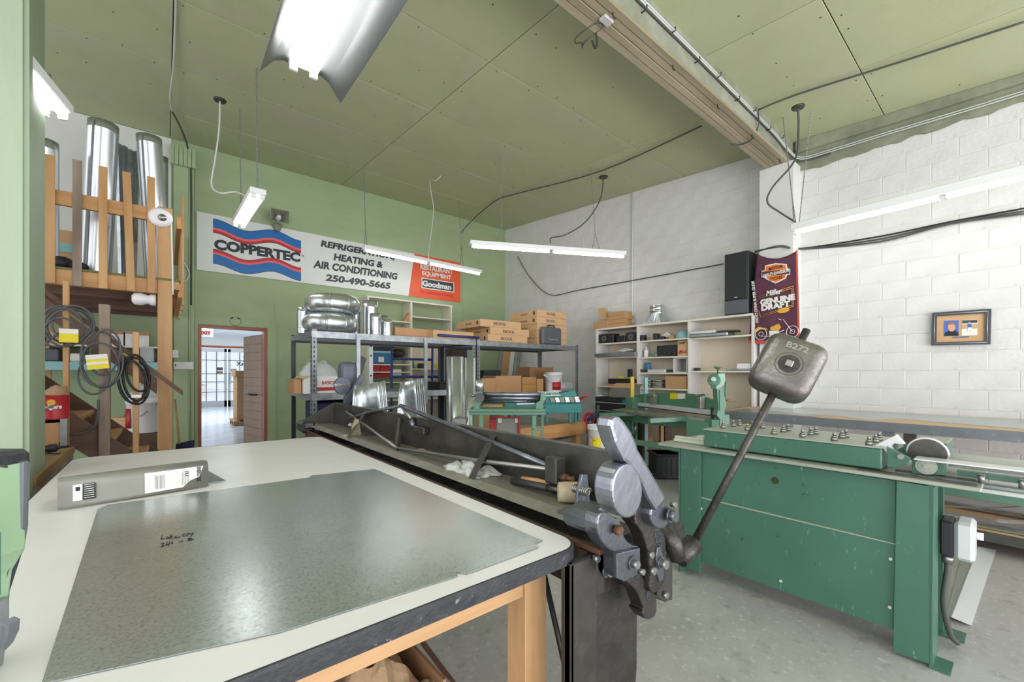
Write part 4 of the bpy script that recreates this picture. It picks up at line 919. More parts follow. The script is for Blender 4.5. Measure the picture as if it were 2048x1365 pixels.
bx('fence_bar', 'machine_top', (3.12, 3.14, -.9, P(*c1(1350, 310), X=3.12).y, .93, .985), mc); bx('fence_foot', 'galv_dull', (3.05, 3.14, -.9, P(*c1(1350, 310), X=3.12).y, .925, .93), mc)
for y in (.12, .0): MB().cyl((XM_+.09, y, .89), (XM_+.09, y, .93), .012, n=8).build('clamp_bolt', 'bolt_steel', mc)
bx('bracket_wing', 'machine_green', (XM_+.12, XM_+.16, -.15, .2, .905, .93), mc)
# switch box and cord
sbx = bX(1873, 1037, 1925, 1113, 3.0, .01)
t = thing('switch_box', 'grey and black electric switch box on the end of the dark green machine', 'switch box', (3.08, .2, .55))
z1_, z0_ = P(1875, 1040, X=3.0).z, P(1875, 1110, X=3.0).z
bx('back_case', 'black_plastic', (3.0, 3.14, ly-.055, ly-.005, z0_, z1_), t, bev=.008); bx('cover', 'metal_white', (2.995, 3.145, ly-.125, ly-.055, z0_-.005, z1_+.01), t, bev=.015)
MB().cyl((3.07, ly-.125, .6), (3.07, ly-.15, .6), .018, n=14).build('knob', 'white_plastic', t)
MB().cyl((3.04, ly-.03, z0_), (3.04, ly-.03, z0_-.04), .022, n=12).build('gland', 'bolt_steel', t)
cord([(3.04, ly-.03, z0_-.03), (3.03, ly-.03, .40), (3.0, ly-.02, .25), (3.02, ly-.04, .10), (3.09, ly-.06, .035), (3.14, ly-.05, .025)], .013, 'cable_dark', t)
# trough on the floor, low shelf, rails
F_ = lambda u, v, z=0: P(u, v, Z=z)
a, b, c_ = F_(1893, 1232, .004), F_(1903, 1235, .035), F_(1943, 1252, .004); a2, b2_, c2 = F_(1930, 1088, .004), F_(1957, 1094, .035), F_(1992, 1101, .004)
g = MB(); g.quad(a, b, b2_, a2); g.quad(b, c_, c2, b2_); g.build('trough', 'metal_white', None, label='bent galvanized trough lying on the floor behind the green machine', cat='sheet metal', solid=.003)
wt = thing('wall_bench', 'long particle board bench with dark steel edge along the block wall', 'bench', (5.6, .6, 0))
ZB = .95; WY0, WY1 = -1.6, 2.30
bx('top', 'particle', (5.04, XR-.01, WY0, WY1, ZB-.03, ZB), wt)
bx('edge_angle', 'rack_grey', (5.03, 5.04, WY0, WY1+.01, ZB-.085, ZB+.001), wt); bx('edge_angle', 'rack_grey', (5.03, XR-.3, WY1, WY1+.012, ZB-.085, ZB+.001), wt)
for (u, w) in ((1775, .06), (1819, .06)):
    y = P(u, 870, X=5.05).y; bx('leg', 'rack_grey' if u < 1800 else 'brown_plastic', (5.05, 5.10, y-w/1.5, y+w/1.5, 0, ZB-.04), wt)
for x, y in ((5.05, 2.2), (6.2, 2.2), (5.05, -1.4), (6.2, -1.4)): bx('leg', 'rack_grey', (x, x+.05, y, y+.06, 0, ZB-.03), wt)
bx('low_shelf', 'particle', (4.9, XR-.05, WY0, P(1893, 1040, X=4.9).y+.4, .14, .17), wt); bx('low_edge', 'dark_steel', (4.88, 4.9, WY0, P(1893, 1040, X=4.9).y+.4, .10, .172), wt)
g = MB(); g.prism([(5.25, 2.1, ZB+.001), (5.42, 1.2, ZB+.001), (5.12, .95, ZB+.001), (5.5, .75, ZB+.001), (5.35, .3, ZB+.001), (5.25, -.1, ZB+.001), (5.6, -1.2, ZB+.001), (6.33, -1.2, ZB+.001), (6.33, 2.1, ZB+.001)], (0, 0, .0015)); g.build('bench_sheet', 'galv_sheet', None, label='large ragged galvanized sheet lying on the wall bench', cat='sheet metal')
g = MB(); g.prism([(5.08, 2.2, ZB+.003), (5.07, 1.3, ZB+.003), (5.35, 1.5, ZB+.003), (5.6, 2.2, ZB+.003)], (0, 0, .0015)); g.build('cut_sheet', 'galv_dull', None, label='small dull sheet offcut at the far left end of the wall bench', cat='sheet metal')
rl = thing('outfeed_table', 'long green outfeed rail with bright steel tracks at the right edge', 'machine', (3.6, 0, 0))
bx('rail', 'tool_green', (3.55, 3.62, -1.4, .30, .68, .735), rl, bev=.004)
for k in range(4): bx('track', 'galv_dull' if k % 2 else 'metal_white', (3.50+k*.055, 3.53+k*.055, -1.4, .28, .7352, .752+.012*(k % 2)), rl)
for y in (-1.3, -.6): bx('leg', 'tool_green', (3.56, 3.61, y-.1, y-.05, 0, .68), rl)
specs = [((4.98, .95), 1.6, .34, -.02, 'wide dull sheet strip lying nearest the low shelf edge'), ((5.5, 1.0), 1.7, .42, .03, 'wide dull sheet strip lying at the back of the low shelf'), ((4.95, .65), .42, .12, .3, 'long flat white metal offcut lying on the low shelf'), ((5.1, .15), .35, .14, -.5, 'curled bright metal offcut at the right on the low shelf'), ((5.25, .5), .6, .05, .9, 'narrow dull strip lying across the low shelf offcuts'), ((5.0, -.05), .5, .06, -.2, 'narrow strip at the edge of the low shelf'), ((5.3, .0), .5, .16, .1, 'wide dull offcut deep on the low shelf'), ((5.15, .8), .5, .05, 1.3, 'thin curved strip standing up on the low shelf')]
for i, ((x, y), L_, w, a, lb) in enumerate(specs):
    g = MB(); d = Vector((math.sin(a)*.4, -1, 0)).normalized(); s = Vector((-d.y, d.x, 0)); bend = (.0, .0, .0, .16, .10, .03, .05, .2)[i]
    g.grid(lambda u, v: Vector((x, y, .178+i*.012))+d*(u*L_)+s*(v*w)+Vector((0, 0, bend*u*u)), 10, 1)
    g.build('metal_offcut', 'metal_white' if i in (2, 3) else 'galv_dull', None, label=lb, cat='sheet metal', solid=.002)

# ================================================================ METAL RACKS
RX = (1.235, 3.41, 5.56); RY0, RY1, RZ = 4.93, 5.90, 1.86
def rack(x0, x1, label, levels, dark):
    t = thing('metal_rack', label, 'rack', ((x0+x1)/2, (RY0+RY1)/2, 0))
    for i, (x, y) in enumerate(((x0, RY0), (x1, RY0), (x0, RY1), (x1, RY1))):
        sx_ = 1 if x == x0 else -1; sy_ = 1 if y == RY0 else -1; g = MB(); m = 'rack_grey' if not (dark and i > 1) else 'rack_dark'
        g.box(x, x+sx_*.055, y, y+sy_*.003, 0, RZ+.02); g.box(x, x+sx_*.003, y, y+sy_*.055, 0, RZ+.02); p = g.build('post', m, t)
        h = MB()
        for k in range(34): h.box(x+sx_*.02, x+sx_*.032, y-sy_*.0015, y, .08+k*.053, .105+k*.053)
        if sx_ > 0:
            for k in range(34): h.box(x-.0015, x, y+sy_*.02, y+sy_*.032, .08+k*.053, .105+k*.053)
        h.build('punched_holes', 'dark_gap', p, kind='stuff')
    for z in levels:
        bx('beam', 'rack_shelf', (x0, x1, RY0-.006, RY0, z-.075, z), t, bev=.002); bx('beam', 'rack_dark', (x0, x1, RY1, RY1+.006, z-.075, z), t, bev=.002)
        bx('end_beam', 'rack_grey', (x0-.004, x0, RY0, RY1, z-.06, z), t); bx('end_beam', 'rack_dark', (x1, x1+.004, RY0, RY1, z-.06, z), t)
        n = 7 if dark else 5
        bx('deck', 'rack_shelf', (x0, x1, RY0, RY1, z-.012, z-.004), t)
        for k in range(n): y = RY0+.06+(RY1-RY0-.12)*k/(n-1); bx('deck_rib', 'rack_grey', (x0+.01, x1-.01, y-.012, y+.012, z-.05, z-.012), t)
    return t
r1 = rack(RX[0], RX[1]-.01, 'galvanized metal rack nearest the doorway, ducts on its top shelf', (RZ, 1.17, .35), True)
r2 = rack(RX[1]+.01, RX[2], 'galvanized metal rack in the inner corner, carton stacks on its top shelf', (RZ, 1.08, .35), False)
g = MB(); [g.box(RX[0]+(RX[1]-RX[0])*k-.022, RX[0]+(RX[1]-RX[0])*k+.022, RY0-.02, RY0-.008, .9, RZ-.01) for k in ()] if 0 else None; g.b.free()
for u in (717, 852):
    x = P(u, 720, Y=RY0-.03).x; bx('hanging_strut', 'rack_shelf', (x-.022, x+.022, RY0-.03, RY0-.01, 1.0, RZ-.01), r1)
# ================================================================ CREAM BOOKCASE (green wall) and WHITE BOOKCASE (block wall)
YC = YB-.36
bc = thing('cream_bookcase', 'cream open bookcase against the green wall under the sign', 'bookcase', (3.9, YC, 0))
def xc(u): return P(u, 650, Y=YC).x
zt2 = P(824, 605, Y=YC).z; x0, xm, x1 = xc(735), xc(823), xc(904)
for (a, b) in ((x0, x0+.03), (xm-.02, xm+.02), (x1-.03, x1)): bx('upright', 'shelf_cream', (a, b, YC, YB-.005, 0, zt2), bc, bev=.002)
bx('top_board', 'shelf_cream', (x0-.01, x1+.01, YC-.005, YB-.005, zt2, zt2+.03), bc, bev=.002)
for v, a, b, u in ((643, x0, xm, 790), (637, xm, x1, 860), (693, x0, xm, 790), (730, x0, xm, 790), (739, xm, x1, 870), (745, x0, xm, 815), (765, x0, x1, 815), (800, x0, x1, 815)):
    z = P(u, v, Y=YC).z; bx('shelf', 'shelf_cream', (a+.02, b-.02, YC, YB-.005, z-.012, z+.012), bc, bev=.001)
bx('back_panel', 'shelf_back', (xm, x1, YB-.02, YB-.01, .2, P(860, 670, Y=YC).z), bc)
XB = 6.0
wc_ = thing('white_bookcase', 'wide white three-bay bookcase on the block wall left of the pilaster', 'bookcase', (6.18, 3.6, 0))
by = [4.90, 4.03, 3.154, 2.27]; ZW = 2.19
for k, y in enumerate(by): bx('upright', 'shelf_white', (XB, XR-.005, y-.018 if k else y-.03, y+.018 if k else y, 0, ZW-.03), wc_, bev=.002)
bx('top_board', 'shelf_cream', (XB-.005, XR-.005, by[3], by[0]+.005, ZW-.03, ZW), wc_, bev=.002)
bx('back_panel', 'shelf_back', (XR-.03, XR-.02, by[3]+.02, by[0]-.04, .2, ZW-.03), wc_)
def zx(u, v): return P(u, v, X=XB).z
levels = [[zx(1230, v) for v in (685.5, 714, 773, 801)], [zx(1326, v) for v in (679, 713.5, 745.5, 777.5)], [zx(1440, v) for v in (673, 742)]]
for i, ls in enumerate(levels):
    for z in ls: bx('shelf', 'shelf_cream', (XB+.005, XR-.03, by[i+1]+.018, by[i]-.03 if i == 0 else by[i]-.018, z-.024, z), wc_, bev=.001)
# ================================================================ helpers for contents
CM = Matrix(((cs, sn, 0, 0), (-sn, cs, 0, 0), (0, 0, 1, 0), (0, 0, 0, 1)))      # frame turned like the lens: x right, y away
def bD(u0, v0, u1, v1, D, dep):
    k = D/FPX; return ((u0-CU)*k, (u1-CU)*k, D, D+dep, HC+(HV-v1)*k, HC+(HV-v0)*k)
def it(name, label, cat, m, b, bev=.004, cam_=False, group=None):
    return MB().box(*b, bev=bev, mtx=CM if cam_ else None).build(name, m, None, label=label, cat=cat, group=group)
def sub(name, m, b, par, bev=.002, cam_=False): return MB().box(*b, bev=bev, mtx=CM if cam_ else None).build(name, m, par)
def W_(x, d, z): return CM @ Vector((x, d, z))
def PD(u, v, D): return P(u, v, D=D)
# ---------------------------------------------------------------- loft contents
def round_duct(label, u0, u1, vt, Y, r=None, lean=0, m='spiral', z0=None, seam=True):
    z0 = zd+.002 if z0 is None else z0
    a = P(u0, vt, Y=Y); b = P(u1, vt, Y=Y); r = (b.x-a.x)/2*.97; c = Vector(((a.x+b.x)/2-lean, Y, z0)); ztop = P((u0+u1)/2, vt, Y=Y).z
    t = thing('round_duct', label, 'duct', c)
    top = Vector((c.x+lean, Y, ztop))
    ax = (top-c).normalized(); L = (top-c).length
    MB().lathe([(r*.985, 0), (r, .01), (r, L-.09), (r*1.02, L-.085), (r, L-.08), (r, L), (r*.97, L), (r*.97, L-.3)], c, axis=ax, n=32, caps=False).build('pipe', m, t)
    if seam:
        g = MB(); s = c+Vector((-r*.55, -r*.85, 0)); g.box(-.012, .012, -.006, .004, 0, L-.02, mtx=Matrix.Translation(s) @ ax.to_track_quat('Z', 'Y').to_matrix().to_4x4()); g.build('lock_seam', 'galv_dull', t)
    return t
round_duct('wide bright duct standing leftmost on the loft beside the green post', 50, 120, 282, 6.15)
round_duct('tallest bright duct standing on the loft with a studded seam', 173, 240, 248, 6.3, lean=.06)
round_duct('bright duct leaning slightly at the right end of the loft', 270, 325, 275, 6.3, lean=-.08)
round_duct('short dull duct half hidden at the far right of the loft ducts', 312, 337, 315, 6.7, m='galv_dull')
for k, (u, v, lb) in enumerate(((244, 290, 'leftmost thin flashing strip between the two tall loft ducts'), (251, 294, 'second thin flashing strip between the two tall loft ducts'), (258, 300, 'third thin flashing strip between the two tall loft ducts'), (266, 303, 'rightmost thin flashing strip between the two tall loft ducts'))):
    q = P(u, v, Y=6.5); g = MB(); g.prism([(q.x-.03, 6.5, zd), (q.x, 6.46, zd), (q.x+.03, 6.5, zd), (q.x+.02, 6.51, zd), (q.x, 6.475, zd), (q.x-.02, 6.51, zd)], (.02*k-.03, 0, q.z-zd)); g.build('flashing_strip', 'galv_dull' if k % 2 else 'galv', None, label=lb, cat='sheet metal', group='flashing strips on the loft')
t = thing('loft_carton', 'brown carton with a blue tape band lying on the loft', 'box', P(140, 520, Y=6.9))
b = bY(111, 458, 172, 520, 6.9, .4); bx('carton', 'cardboard_light', (b[0], b[1], b[2], b[3], zd, b[5]), t); b2 = bY(111, 484, 172, 502, 6.89, .01); bx('tape', 'turquoise', b2, t, bev=0)
t = thing('work_boot', 'black boot lying on the loft edge between balusters', 'boot', P(132, 530, Y=5.95)); q = P(132, 528, Y=5.95)
g = MB(); g.ball((q.x-.03, 5.95, zd+.075), .085, (1.1, 1.3, .85)); g.ball((q.x+.07, 5.93, zd+.06), .06, (1.6, 1.1, .9)); g.build('boot', 'leather_black' if 'leather_black' in M else 'black_plastic', t)
g = MB(); g.box(q.x-.13, q.x+.17, 5.86, 6.02, zd, zd+.02, bev=.008); g.build('sole', 'rubber', t)
# ---------------------------------------------------------------- shelf under the loft
YS1 = 7.25
sh = thing('parts_shelf', 'turquoise edged parts shelf under the loft with white bins', 'shelf', (-1, 7.6, 1.5))
zt1 = P(200, 724, Y=YS1).z; zt0 = P(200, 741, Y=YS1).z
bx('board', 'turquoise', (-3.0, .05, YS1, YB-.01, zt0, zt1), sh, bev=.003)
z2 = P(200, 690, Y=YS1).z; bx('upper_board', 'shelf_cream', (-3.0, .05, YS1+.1, YB-.01, z2-.02, z2), sh)
for x in (-2.4, -1.1, 0.0): bx('bracket', 'plywood', (x, x+.04, YS1+.12, YB-.01, zt1, z2-.02), sh); bx('leg', 'plywood', (x, x+.04, YS1+.2, YS1+.24, 0, zt0), sh)
k = 0
for (u0, u1, vt, lb, m) in ((74, 92, 664, 'leftmost white parts box on the upper loft shelf', 'paper'), (93, 121, 656, 'second white parts box from the left, lid open', 'cardboard_light'), (122, 150, 662, 'third parts box from the left behind the hose coils', 'paper'), (223, 249, 662, 'white parts box right of the grey newel post', 'paper'), (250, 272, 662, 'white parts box left of the thin right stair post', 'paper'), (274, 300, 665, 'rightmost white parts box under the loft', 'paper')):
    a = P(u0, vt, Y=YS1+.12); c = P(u1, vt, Y=YS1+.12); t = thing('parts_box', lb, 'box', (a.x, YS1+.12, z2))
    bx('front', m, (a.x, c.x-.01, YS1+.12, YS1+.13, z2, a.z-.04), t); bx('body', 'cardboard', (a.x, c.x-.01, YS1+.13, YS1+.55, z2, a.z), t)
    bx('tag', 'white_plastic', (a.x+.03, c.x-.05, YS1+.112, YS1+.12, z2+.04, z2+.10), t)
for (u0, u1, vt, lb, m) in ((73, 118, 697, 'long grey tool tray on the turquoise shelf', 'grey_plastic'), (140, 165, 707, 'white box low on the turquoise shelf', 'paper'), (222, 262, 706, 'white parts box low behind the thin right post', 'paper'), (280, 308, 694, 'clear bag bundle on the turquoise shelf by the loft post', 'clear_plastic')):
    a = P(u0, vt, Y=YS1+.05); c = P(u1, vt, Y=YS1+.05); it('parts_bin', lb, 'box', m, (a.x, c.x, YS1+.05, YS1+.4, zt1, a.z), bev=.012)
q = P(255, 712, Y=YS1+.04); it('yellow_tool', 'small yellow tool on the turquoise shelf', 'tool', 'yellow_dk', (q.x-.07, q.x+.07, YS1+.0, YS1+.04, zt1, zt1+.10), bev=.02)
# ---------------------------------------------------------------- belts and coils on the stair posts
def coil(label, loops, r, m, Y, nm='coil'):
    t = thing(nm, label, 'hose', P(loops[0][0], loops[0][1], Y=Y))
    for i, (u, v, ru, rv, rot) in enumerate(loops):
        c = P(u, v, Y=Y-.012*i); k = (P(u+1, v, Y=Y).x-P(u, v, Y=Y).x); kz = P(u, v, Y=Y).z-P(u, v+1, Y=Y).z
        pts = []
        for j in range(28):
            a = 2*PI*j/28; x = ru*math.cos(a); z = rv*math.sin(a); x, z = x*math.cos(rot)-z*math.sin(rot), x*math.sin(rot)+z*math.cos(rot)
            pts.append(Vector((c.x+x*k, c.y+.02*math.sin(a*2+i), c.z+z*kz)))
        MB().tube(pts, r, n=6, closed=True).build('loop', m, t)
    return t
t = coil('grey hose coil with a yellow tag hanging on the left stair post', [(133, 650, 50, 37, -.1), (140, 652, 46, 33, .25), (128, 655, 40, 38, -.3), (147, 648, 42, 36, .1), (118, 665, 34, 28, .4)], .0075, 'dark_rubber', YN-.07)
q = P(138, 672, Y=YN-.14); MB().box(q.x-.05, q.x+.05, YN-.15, YN-.147, q.z-.05, q.z+.05).build('tag', 'yellow', t); MB().box(q.x-.05, q.x+.05, YN-.152, YN-.15, q.z+.015, q.z+.05).build('tag_print', 'paper', t)
t = coil('grey hose coil with a large yellow tag hanging on the weathered newel post', [(205, 720, 42, 56, .1), (210, 705, 30, 46, -.2), (186, 755, 30, 34, .3), (200, 730, 38, 44, .2)], .0075, 'dark_rubber', YN-.09)
q = P(195, 724, Y=YN-.17); A = Matrix.Translation(q) @ Matrix.Rotation(-.12, 4, 'Y')
MB().box(-.06, .06, -.002, .001, -.055, .055, mtx=A).build('tag', 'yellow', t); MB().box(-.06, .06, -.004, -.002, .02, .055, mtx=A).build('tag_print', 'paper', t); MB().box(-.06, .06, -.004, -.002, -.02, .0, mtx=A).build('tag_print', 'paper', t)
t = coil('black drive belts hanging on the thin right stair post', [(268, 762, 30, 48, .2), (272, 756, 26, 46, .1), (264, 764, 27, 42, .15), (276, 750, 22, 34, .3)], .009, 'cable_black', YN-.05, 'drive_belt')
q = P(273, 793, Y=YN-.1); MB().box(q.x-.03, q.x+.03, YN-.11, YN-.1, q.z-.012, q.z+.012, mtx=None).build('tag', 'paper', t)
wire('grey hose running from the left post down toward the green partition', [P(120, 665, Y=YN-.1), P(90, 690, Y=YN-.1), P(68, 730, Y=YN-.1), P(55, 770, Y=YN-.1)], .009, 'dark_rubber', 'hose', name='hose')
wire('grey hose end drooping from the newel post to the stringer', [P(197, 800, Y=YN-.1), P(193, 845, Y=YN-.08), P(170, 865, Y=YN-.06), P(145, 868, Y=YN-.05)], .009, 'dark_rubber', 'hose', name='hose')
wire('thin white wire bundle hanging on the green column right of the loft', [P(355, 500, Y=YB-.2), P(358, 530, Y=YB-.2), P(362, 560, Y=YB-.2), P(374, 560, Y=YB-.2), P(378, 545, Y=YB-.2), P(365, 520, Y=YB-.2), P(356, 505, Y=YB-.2)], .008, 'paper')
# ---------------------------------------------------------------- under the stairs
def bucket(label, u, v, D, r, h, m='white_plastic', z0=0, lab=None):
    c = P(u, v, D=D); c.z = z0; t = thing('bucket', label, 'bucket', c)
    MB().lathe([(r*.88, 0), (r*.98, h*.85), (r*1.04, h*.86), (r*1.04, h*.9), (r, h*.9), (r*1.03, h), (r*.97, h), (r*.86, .02)], c, n=28, caps=False).build('pail', m, t)
    MB().tube([c+Vector((-r*1.02*cs, r*1.02*sn, h*.84)), c+Vector((-r*.6*cs-r*.9*sn, r*.6*sn-r*.9*cs, h*.5)), c+Vector((r*.6*cs-r*.9*sn, -r*.6*sn-r*.9*cs, h*.5)), c+Vector((r*1.02*cs, -r*1.02*sn, h*.84))], .003).build('handle', 'cable_black', t)
    if lab:
        g = MB(); a0, a1, z0_, z1__, mm = lab
        g.grid(lambda p, q: c+Vector((r*1.0*math.cos(a0+(a1-a0)*p), r*1.0*math.sin(a0+(a1-a0)*p), h*(z0_+(z1__-z0_)*q))), 8, 1); g.build('label', mm, t, solid=.004)
    return t, c
vd = math.atan2(-cs, -sn)
bk1, c = bucket('white lidded pail with a red label under the stairs', 288, 840, 4.9, .16, .40, z0=.71, lab=(vd-.9, vd-.1, .15, .7, 'red_paint'))
q = bx('support_crate', 'brown_wood', (c.x-.3, c.x+.2, c.y-.22, c.y+.25, 0, .70), None, label='dark wooden crate under the red labelled pail', cat='crate')
g = MB(); g.grid(lambda u, v: c+Vector((.14*math.cos(u*2*PI)*(1-.75*v*v)*(1+.2*noise.noise(Vector((u*9, v*5, 1)))), .14*math.sin(u*2*PI)*(1-.75*v*v), .395+.16*v+.03*noise.noise(Vector((u*12, v*5, 4))))), 24, 6)
g.build('plastic_bag', 'clear_plastic', None, label='clear plastic bag bundled on top of the red labelled pail', cat='bag')
it('wooden_bin', 'small open light wood box behind the stairs by the pail', 'box', 'cardboard_light', bD(222, 836, 256, 862, 5.1, .2), cam_=True, bev=.004)
t = thing('push_broom', 'pale broom handle leaning with a navy blue scoop by the doorway', 'shovel', (.2, 6.4, 0))
MB().tube([PD(350, 800, 5.6), PD(359, 888, 5.2)], .013, n=8).build('handle', 'fir', t)
g = MB(); a, b, c_, d = PD(351, 896, 5.2), PD(352, 888, 5.25), PD(389, 880, 5.2), PD(383, 893, 5.1); g.prism([a, b, c_, d], (0, .05, -.1)); g.build('blade', 'navy', t)
# ---------------------------------------------------------------- vise bench at the left
vb = thing('vise_bench', 'heavy timber workbench with plywood backboard at the far left', 'bench', (-.85, 3.7, 0))
for k in range(5): bx('plank', 'bench_wood', (-1.6+.222*k, -1.6+.222*k+.218, 3.12, 4.3, .83+.003*(k % 2), .885+.003*(k % 2)), vb, bev=.004)
bx('frame', 'old_wood', (-1.6, -.5, 3.16, 4.28, .70, .83), vb); bx('leg', 'old_wood', (-.62, -.52, 4.15, 4.25, 0, .70), vb); bx('leg', 'old_wood', (-.62, -.52, 3.2, 3.3, 0, .70), vb)
zbb = P(138, 839, Y=4.3).z
bx('backboard', 'plywood', (-1.9, -.565, 4.3, 4.33, .70, zbb), vb); bx('corner_angle', 'rack_shelf', (-.565, -.53, 4.28, 4.33, .6, zbb+.005), vb); bx('ledge', 'plywood', (-1.9, -.565, 4.3, 4.6, zbb-.02, zbb), vb)
q = P(126, 888, Y=4.3); MB().cyl((q.x, 4.295, q.z), (q.x, 4.3, q.z), .022, n=12).build('knot', 'cardboard_dark', vb)
t = thing('vise', 'dark blue bench vise with steel bar at the far left', 'vise', P(78, 835, Y=4.42)); q = P(78, 835, Y=4.42); q.z = zbb
g = MB(); g.box(q.x-.12, q.x+.08, 4.36, 4.46, q.z, q.z+.03, bev=.008); g.box(q.x-.09, q.x+.03, 4.37, 4.47, q.z+.03, q.z+.12, bev=.02); g.build('body', 'navy', t)
bx('front_jaw', 'navy', (q.x+.035, q.x+.09, 4.37, 4.47, q.z+.03, q.z+.13), t, bev=.015); bx('jaw_plate', 'rust', (q.x-.06, q.x+.08, 4.38, 4.46, q.z+.13, q.z+.145), t)
MB().tube([P(60, 822, Y=4.34), P(107, 813, Y=4.34)], .008).build('handle', 'bolt_steel', t)
t = thing('coffee_can', 'red coffee can with a paper bag in it on the bench ledge', 'can', P(107, 832, Y=4.43)); q = P(107, 832, Y=4.43); q.z = zbb
MB().lathe([(.082, 0), (.085, .004), (.082, .01), (.082, .165), (.085, .17), (.08, .17), (.078, .1)], q, n=28, caps=False).build('can', 'red_paint', t)
g = MB(); g.grid(lambda u, v: q+Vector((.078*math.cos(u*2*PI)*(1-v*.5)+.03*v, .078*math.sin(u*2*PI)*(1-v*.5), .165+.07*v+.02*noise.noise(Vector((u*8, v*3, 1))))), 18, 4); g.build('paper_bag', 'rag', t)
text('Folgers', 'paper', t, q+Vector((.0, -.0835, .085)), .06, ax=(1, 0, 0), width=.105, offset=.003, depth=.002, height=.04)
g = MB(); qq = q+Vector((0, -.083, .12)); g.cyl(qq, qq+Vector((0, -.002, 0)), .022, n=16); g.build('sun_emblem', 'gold', t)
MB().tube([P(72, 755, Y=4.4), P(86, 790, Y=4.45)], .008).build('rod', 'bolt_steel', None, label='thin white rod leaning behind the blue vise', cat='rod')
t = thing('air_grinder', 'black and steel air tool lying on the vise bench', 'tool', P(90, 897, Y=3.6)); q = P(84, 899, Z=.92)
MB().lathe([(.012, -.08), (.022, -.07), (.024, 0), (.02, .02), (.026, .03), (.026, .06), (.01, .075), (.006, .13)], q, axis=(.9, .3, 0), n=16).build('body', 'black_plastic', t)
MB().cyl(q+Vector((.1, .033, 0)), q+Vector((.16, .05, 0)), .006).build('bit', 'rust', t)
it('small_tray', 'small white open box at the edge of the vise bench', 'box', 'white_plastic', bD(56, 899, 77, 921, 2.75, .12), cam_=True, bev=.004)
q = P(70, 885, Z=.9); MB().lathe([(.03, 0), (.035, .05), (.032, .05), (.028, .01)], q+Vector((0, .1, -.01)), caps=False).build('jar', 'glass', None, label='small glass dish on the vise bench', cat='jar')
MB().tube([P(80, 906, Z=.893), P(100, 907, Z=.893), P(120, 908, Z=.893)], .004).build('punch', 'cable_black', None, label='thin black punch lying on the vise bench', cat='tool')
# ---------------------------------------------------------------- pale green machine close by at the left, standing on the table
t = thing('spot_welder', 'pale green machine housing with black rubber edge at the left frame edge', 'machine', (-.30, 1.05, ZT))
D = .72; 
def dpl(name, m, pts, D, th, bev=.003): 
    k = D/FPX; return MB().prism([W_((u-CU)*k, D, HC+(HV-v)*k) for u, v in pts], W_(0, -th, 0), bev=bev).build(name, m, t)
dpl('housing', 'pale_green', [(-60, 918), (50, 925), (52, 1095), (26, 1140), (18, 1195), (-60, 1210)], D, .12)
dpl('black_cap', 'rubber', [(-60, 897), (48, 897), (60, 905), (62, 925), (50, 928), (40, 918), (-60, 918)], D+.01, .14, .004)
dpl('edge_trim', 'rack_grey', [(50, 920), (60, 922), (58, 1050), (50, 1100), (24, 1145), (20, 1200), (10, 1205), (18, 1140), (44, 1095)], D+.004, .012)
dpl('lower_body', 'rack_shelf', [(-60, 1195), (20, 1195), (20, 1230), (8, 1330), (-60, 1335)], D-.01, .10)
dpl('knob_lever', 'rack_grey', [(18, 1240), (30, 1232), (42, 1238), (40, 1260), (28, 1285), (14, 1300)], D+.0, .02)
q = W_((38-CU)*(D-.0)/FPX, D-.125, HC+(HV-993)*D/FPX); MB().cyl(q-W_(.0, 0, 0), q+W_(.018, -.006, 0), .010, n=14).build('latch', 'black_plastic', t)
dpl('slot', 'dark_gap', [(2, 930), (16, 932), (16, 936), (2, 934)], D-.12, .003, 0); dpl('dark_plate', 'machine_green', [(-60, 1062), (2, 1065), (2, 1190), (-60, 1190)], D-.12, .003, 0)
MB().box((-60-CU)*D/FPX, (4-CU)*D/FPX, D-.11, D-.01, ZT, ZT+.03, mtx=CM).build('foot', 'dark_steel', t)
# ---------------------------------------------------------------- carton of rags under the table
t = thing('rag_carton', 'torn brown carton with crumpled tan paper under the work table', 'box', (.52, 1.3, 0))
bc_ = (.16, .68, 1.15, 1.75, 0, .45); 
g = MB(); g.box(.16, .68, 1.15, 1.16, .0, .42); g.build('side', 'cardboard_old', t); bx('side', 'cardboard_old', (.16, .68, 1.74, 1.75, 0, .60), t); bx('side', 'cardboard_old', (.16, .17, 1.15, 1.75, 0, .50), t); bx('side', 'cardboard_old', (.67, .68, 1.15, 1.75, 0, .44), t); bx('bottom', 'cardboard_old', (.16, .68, 1.15, 1.75, 0, .01), t)
MB().prism([(.68, 1.16, .44), (.68, 1.74, .52), (.80, 1.70, .35), (.80, 1.2, .28)], (.004, 0, 0)).build('flap', 'cardboard_dark', t); MB().prism([(.18, 1.74, .60), (.66, 1.74, .62), (.62, 1.9, .64), (.2, 1.9, .66)], (0, 0, .004)).build('flap', 'cardboard_dark', t)
g = MB(); g.grid(lambda u, v: Vector((.18+.49*u, 1.17+.56*v, .36+.16*noise.noise(Vector((u*3.2, v*3.4, 2)))+.08*noise.noise(Vector((u*8, v*8, 5)))+.10*math.sin(PI*u)*math.sin(PI*v))), 30, 30, smooth=False); g.build('crumpled_paper', 'rag', t)
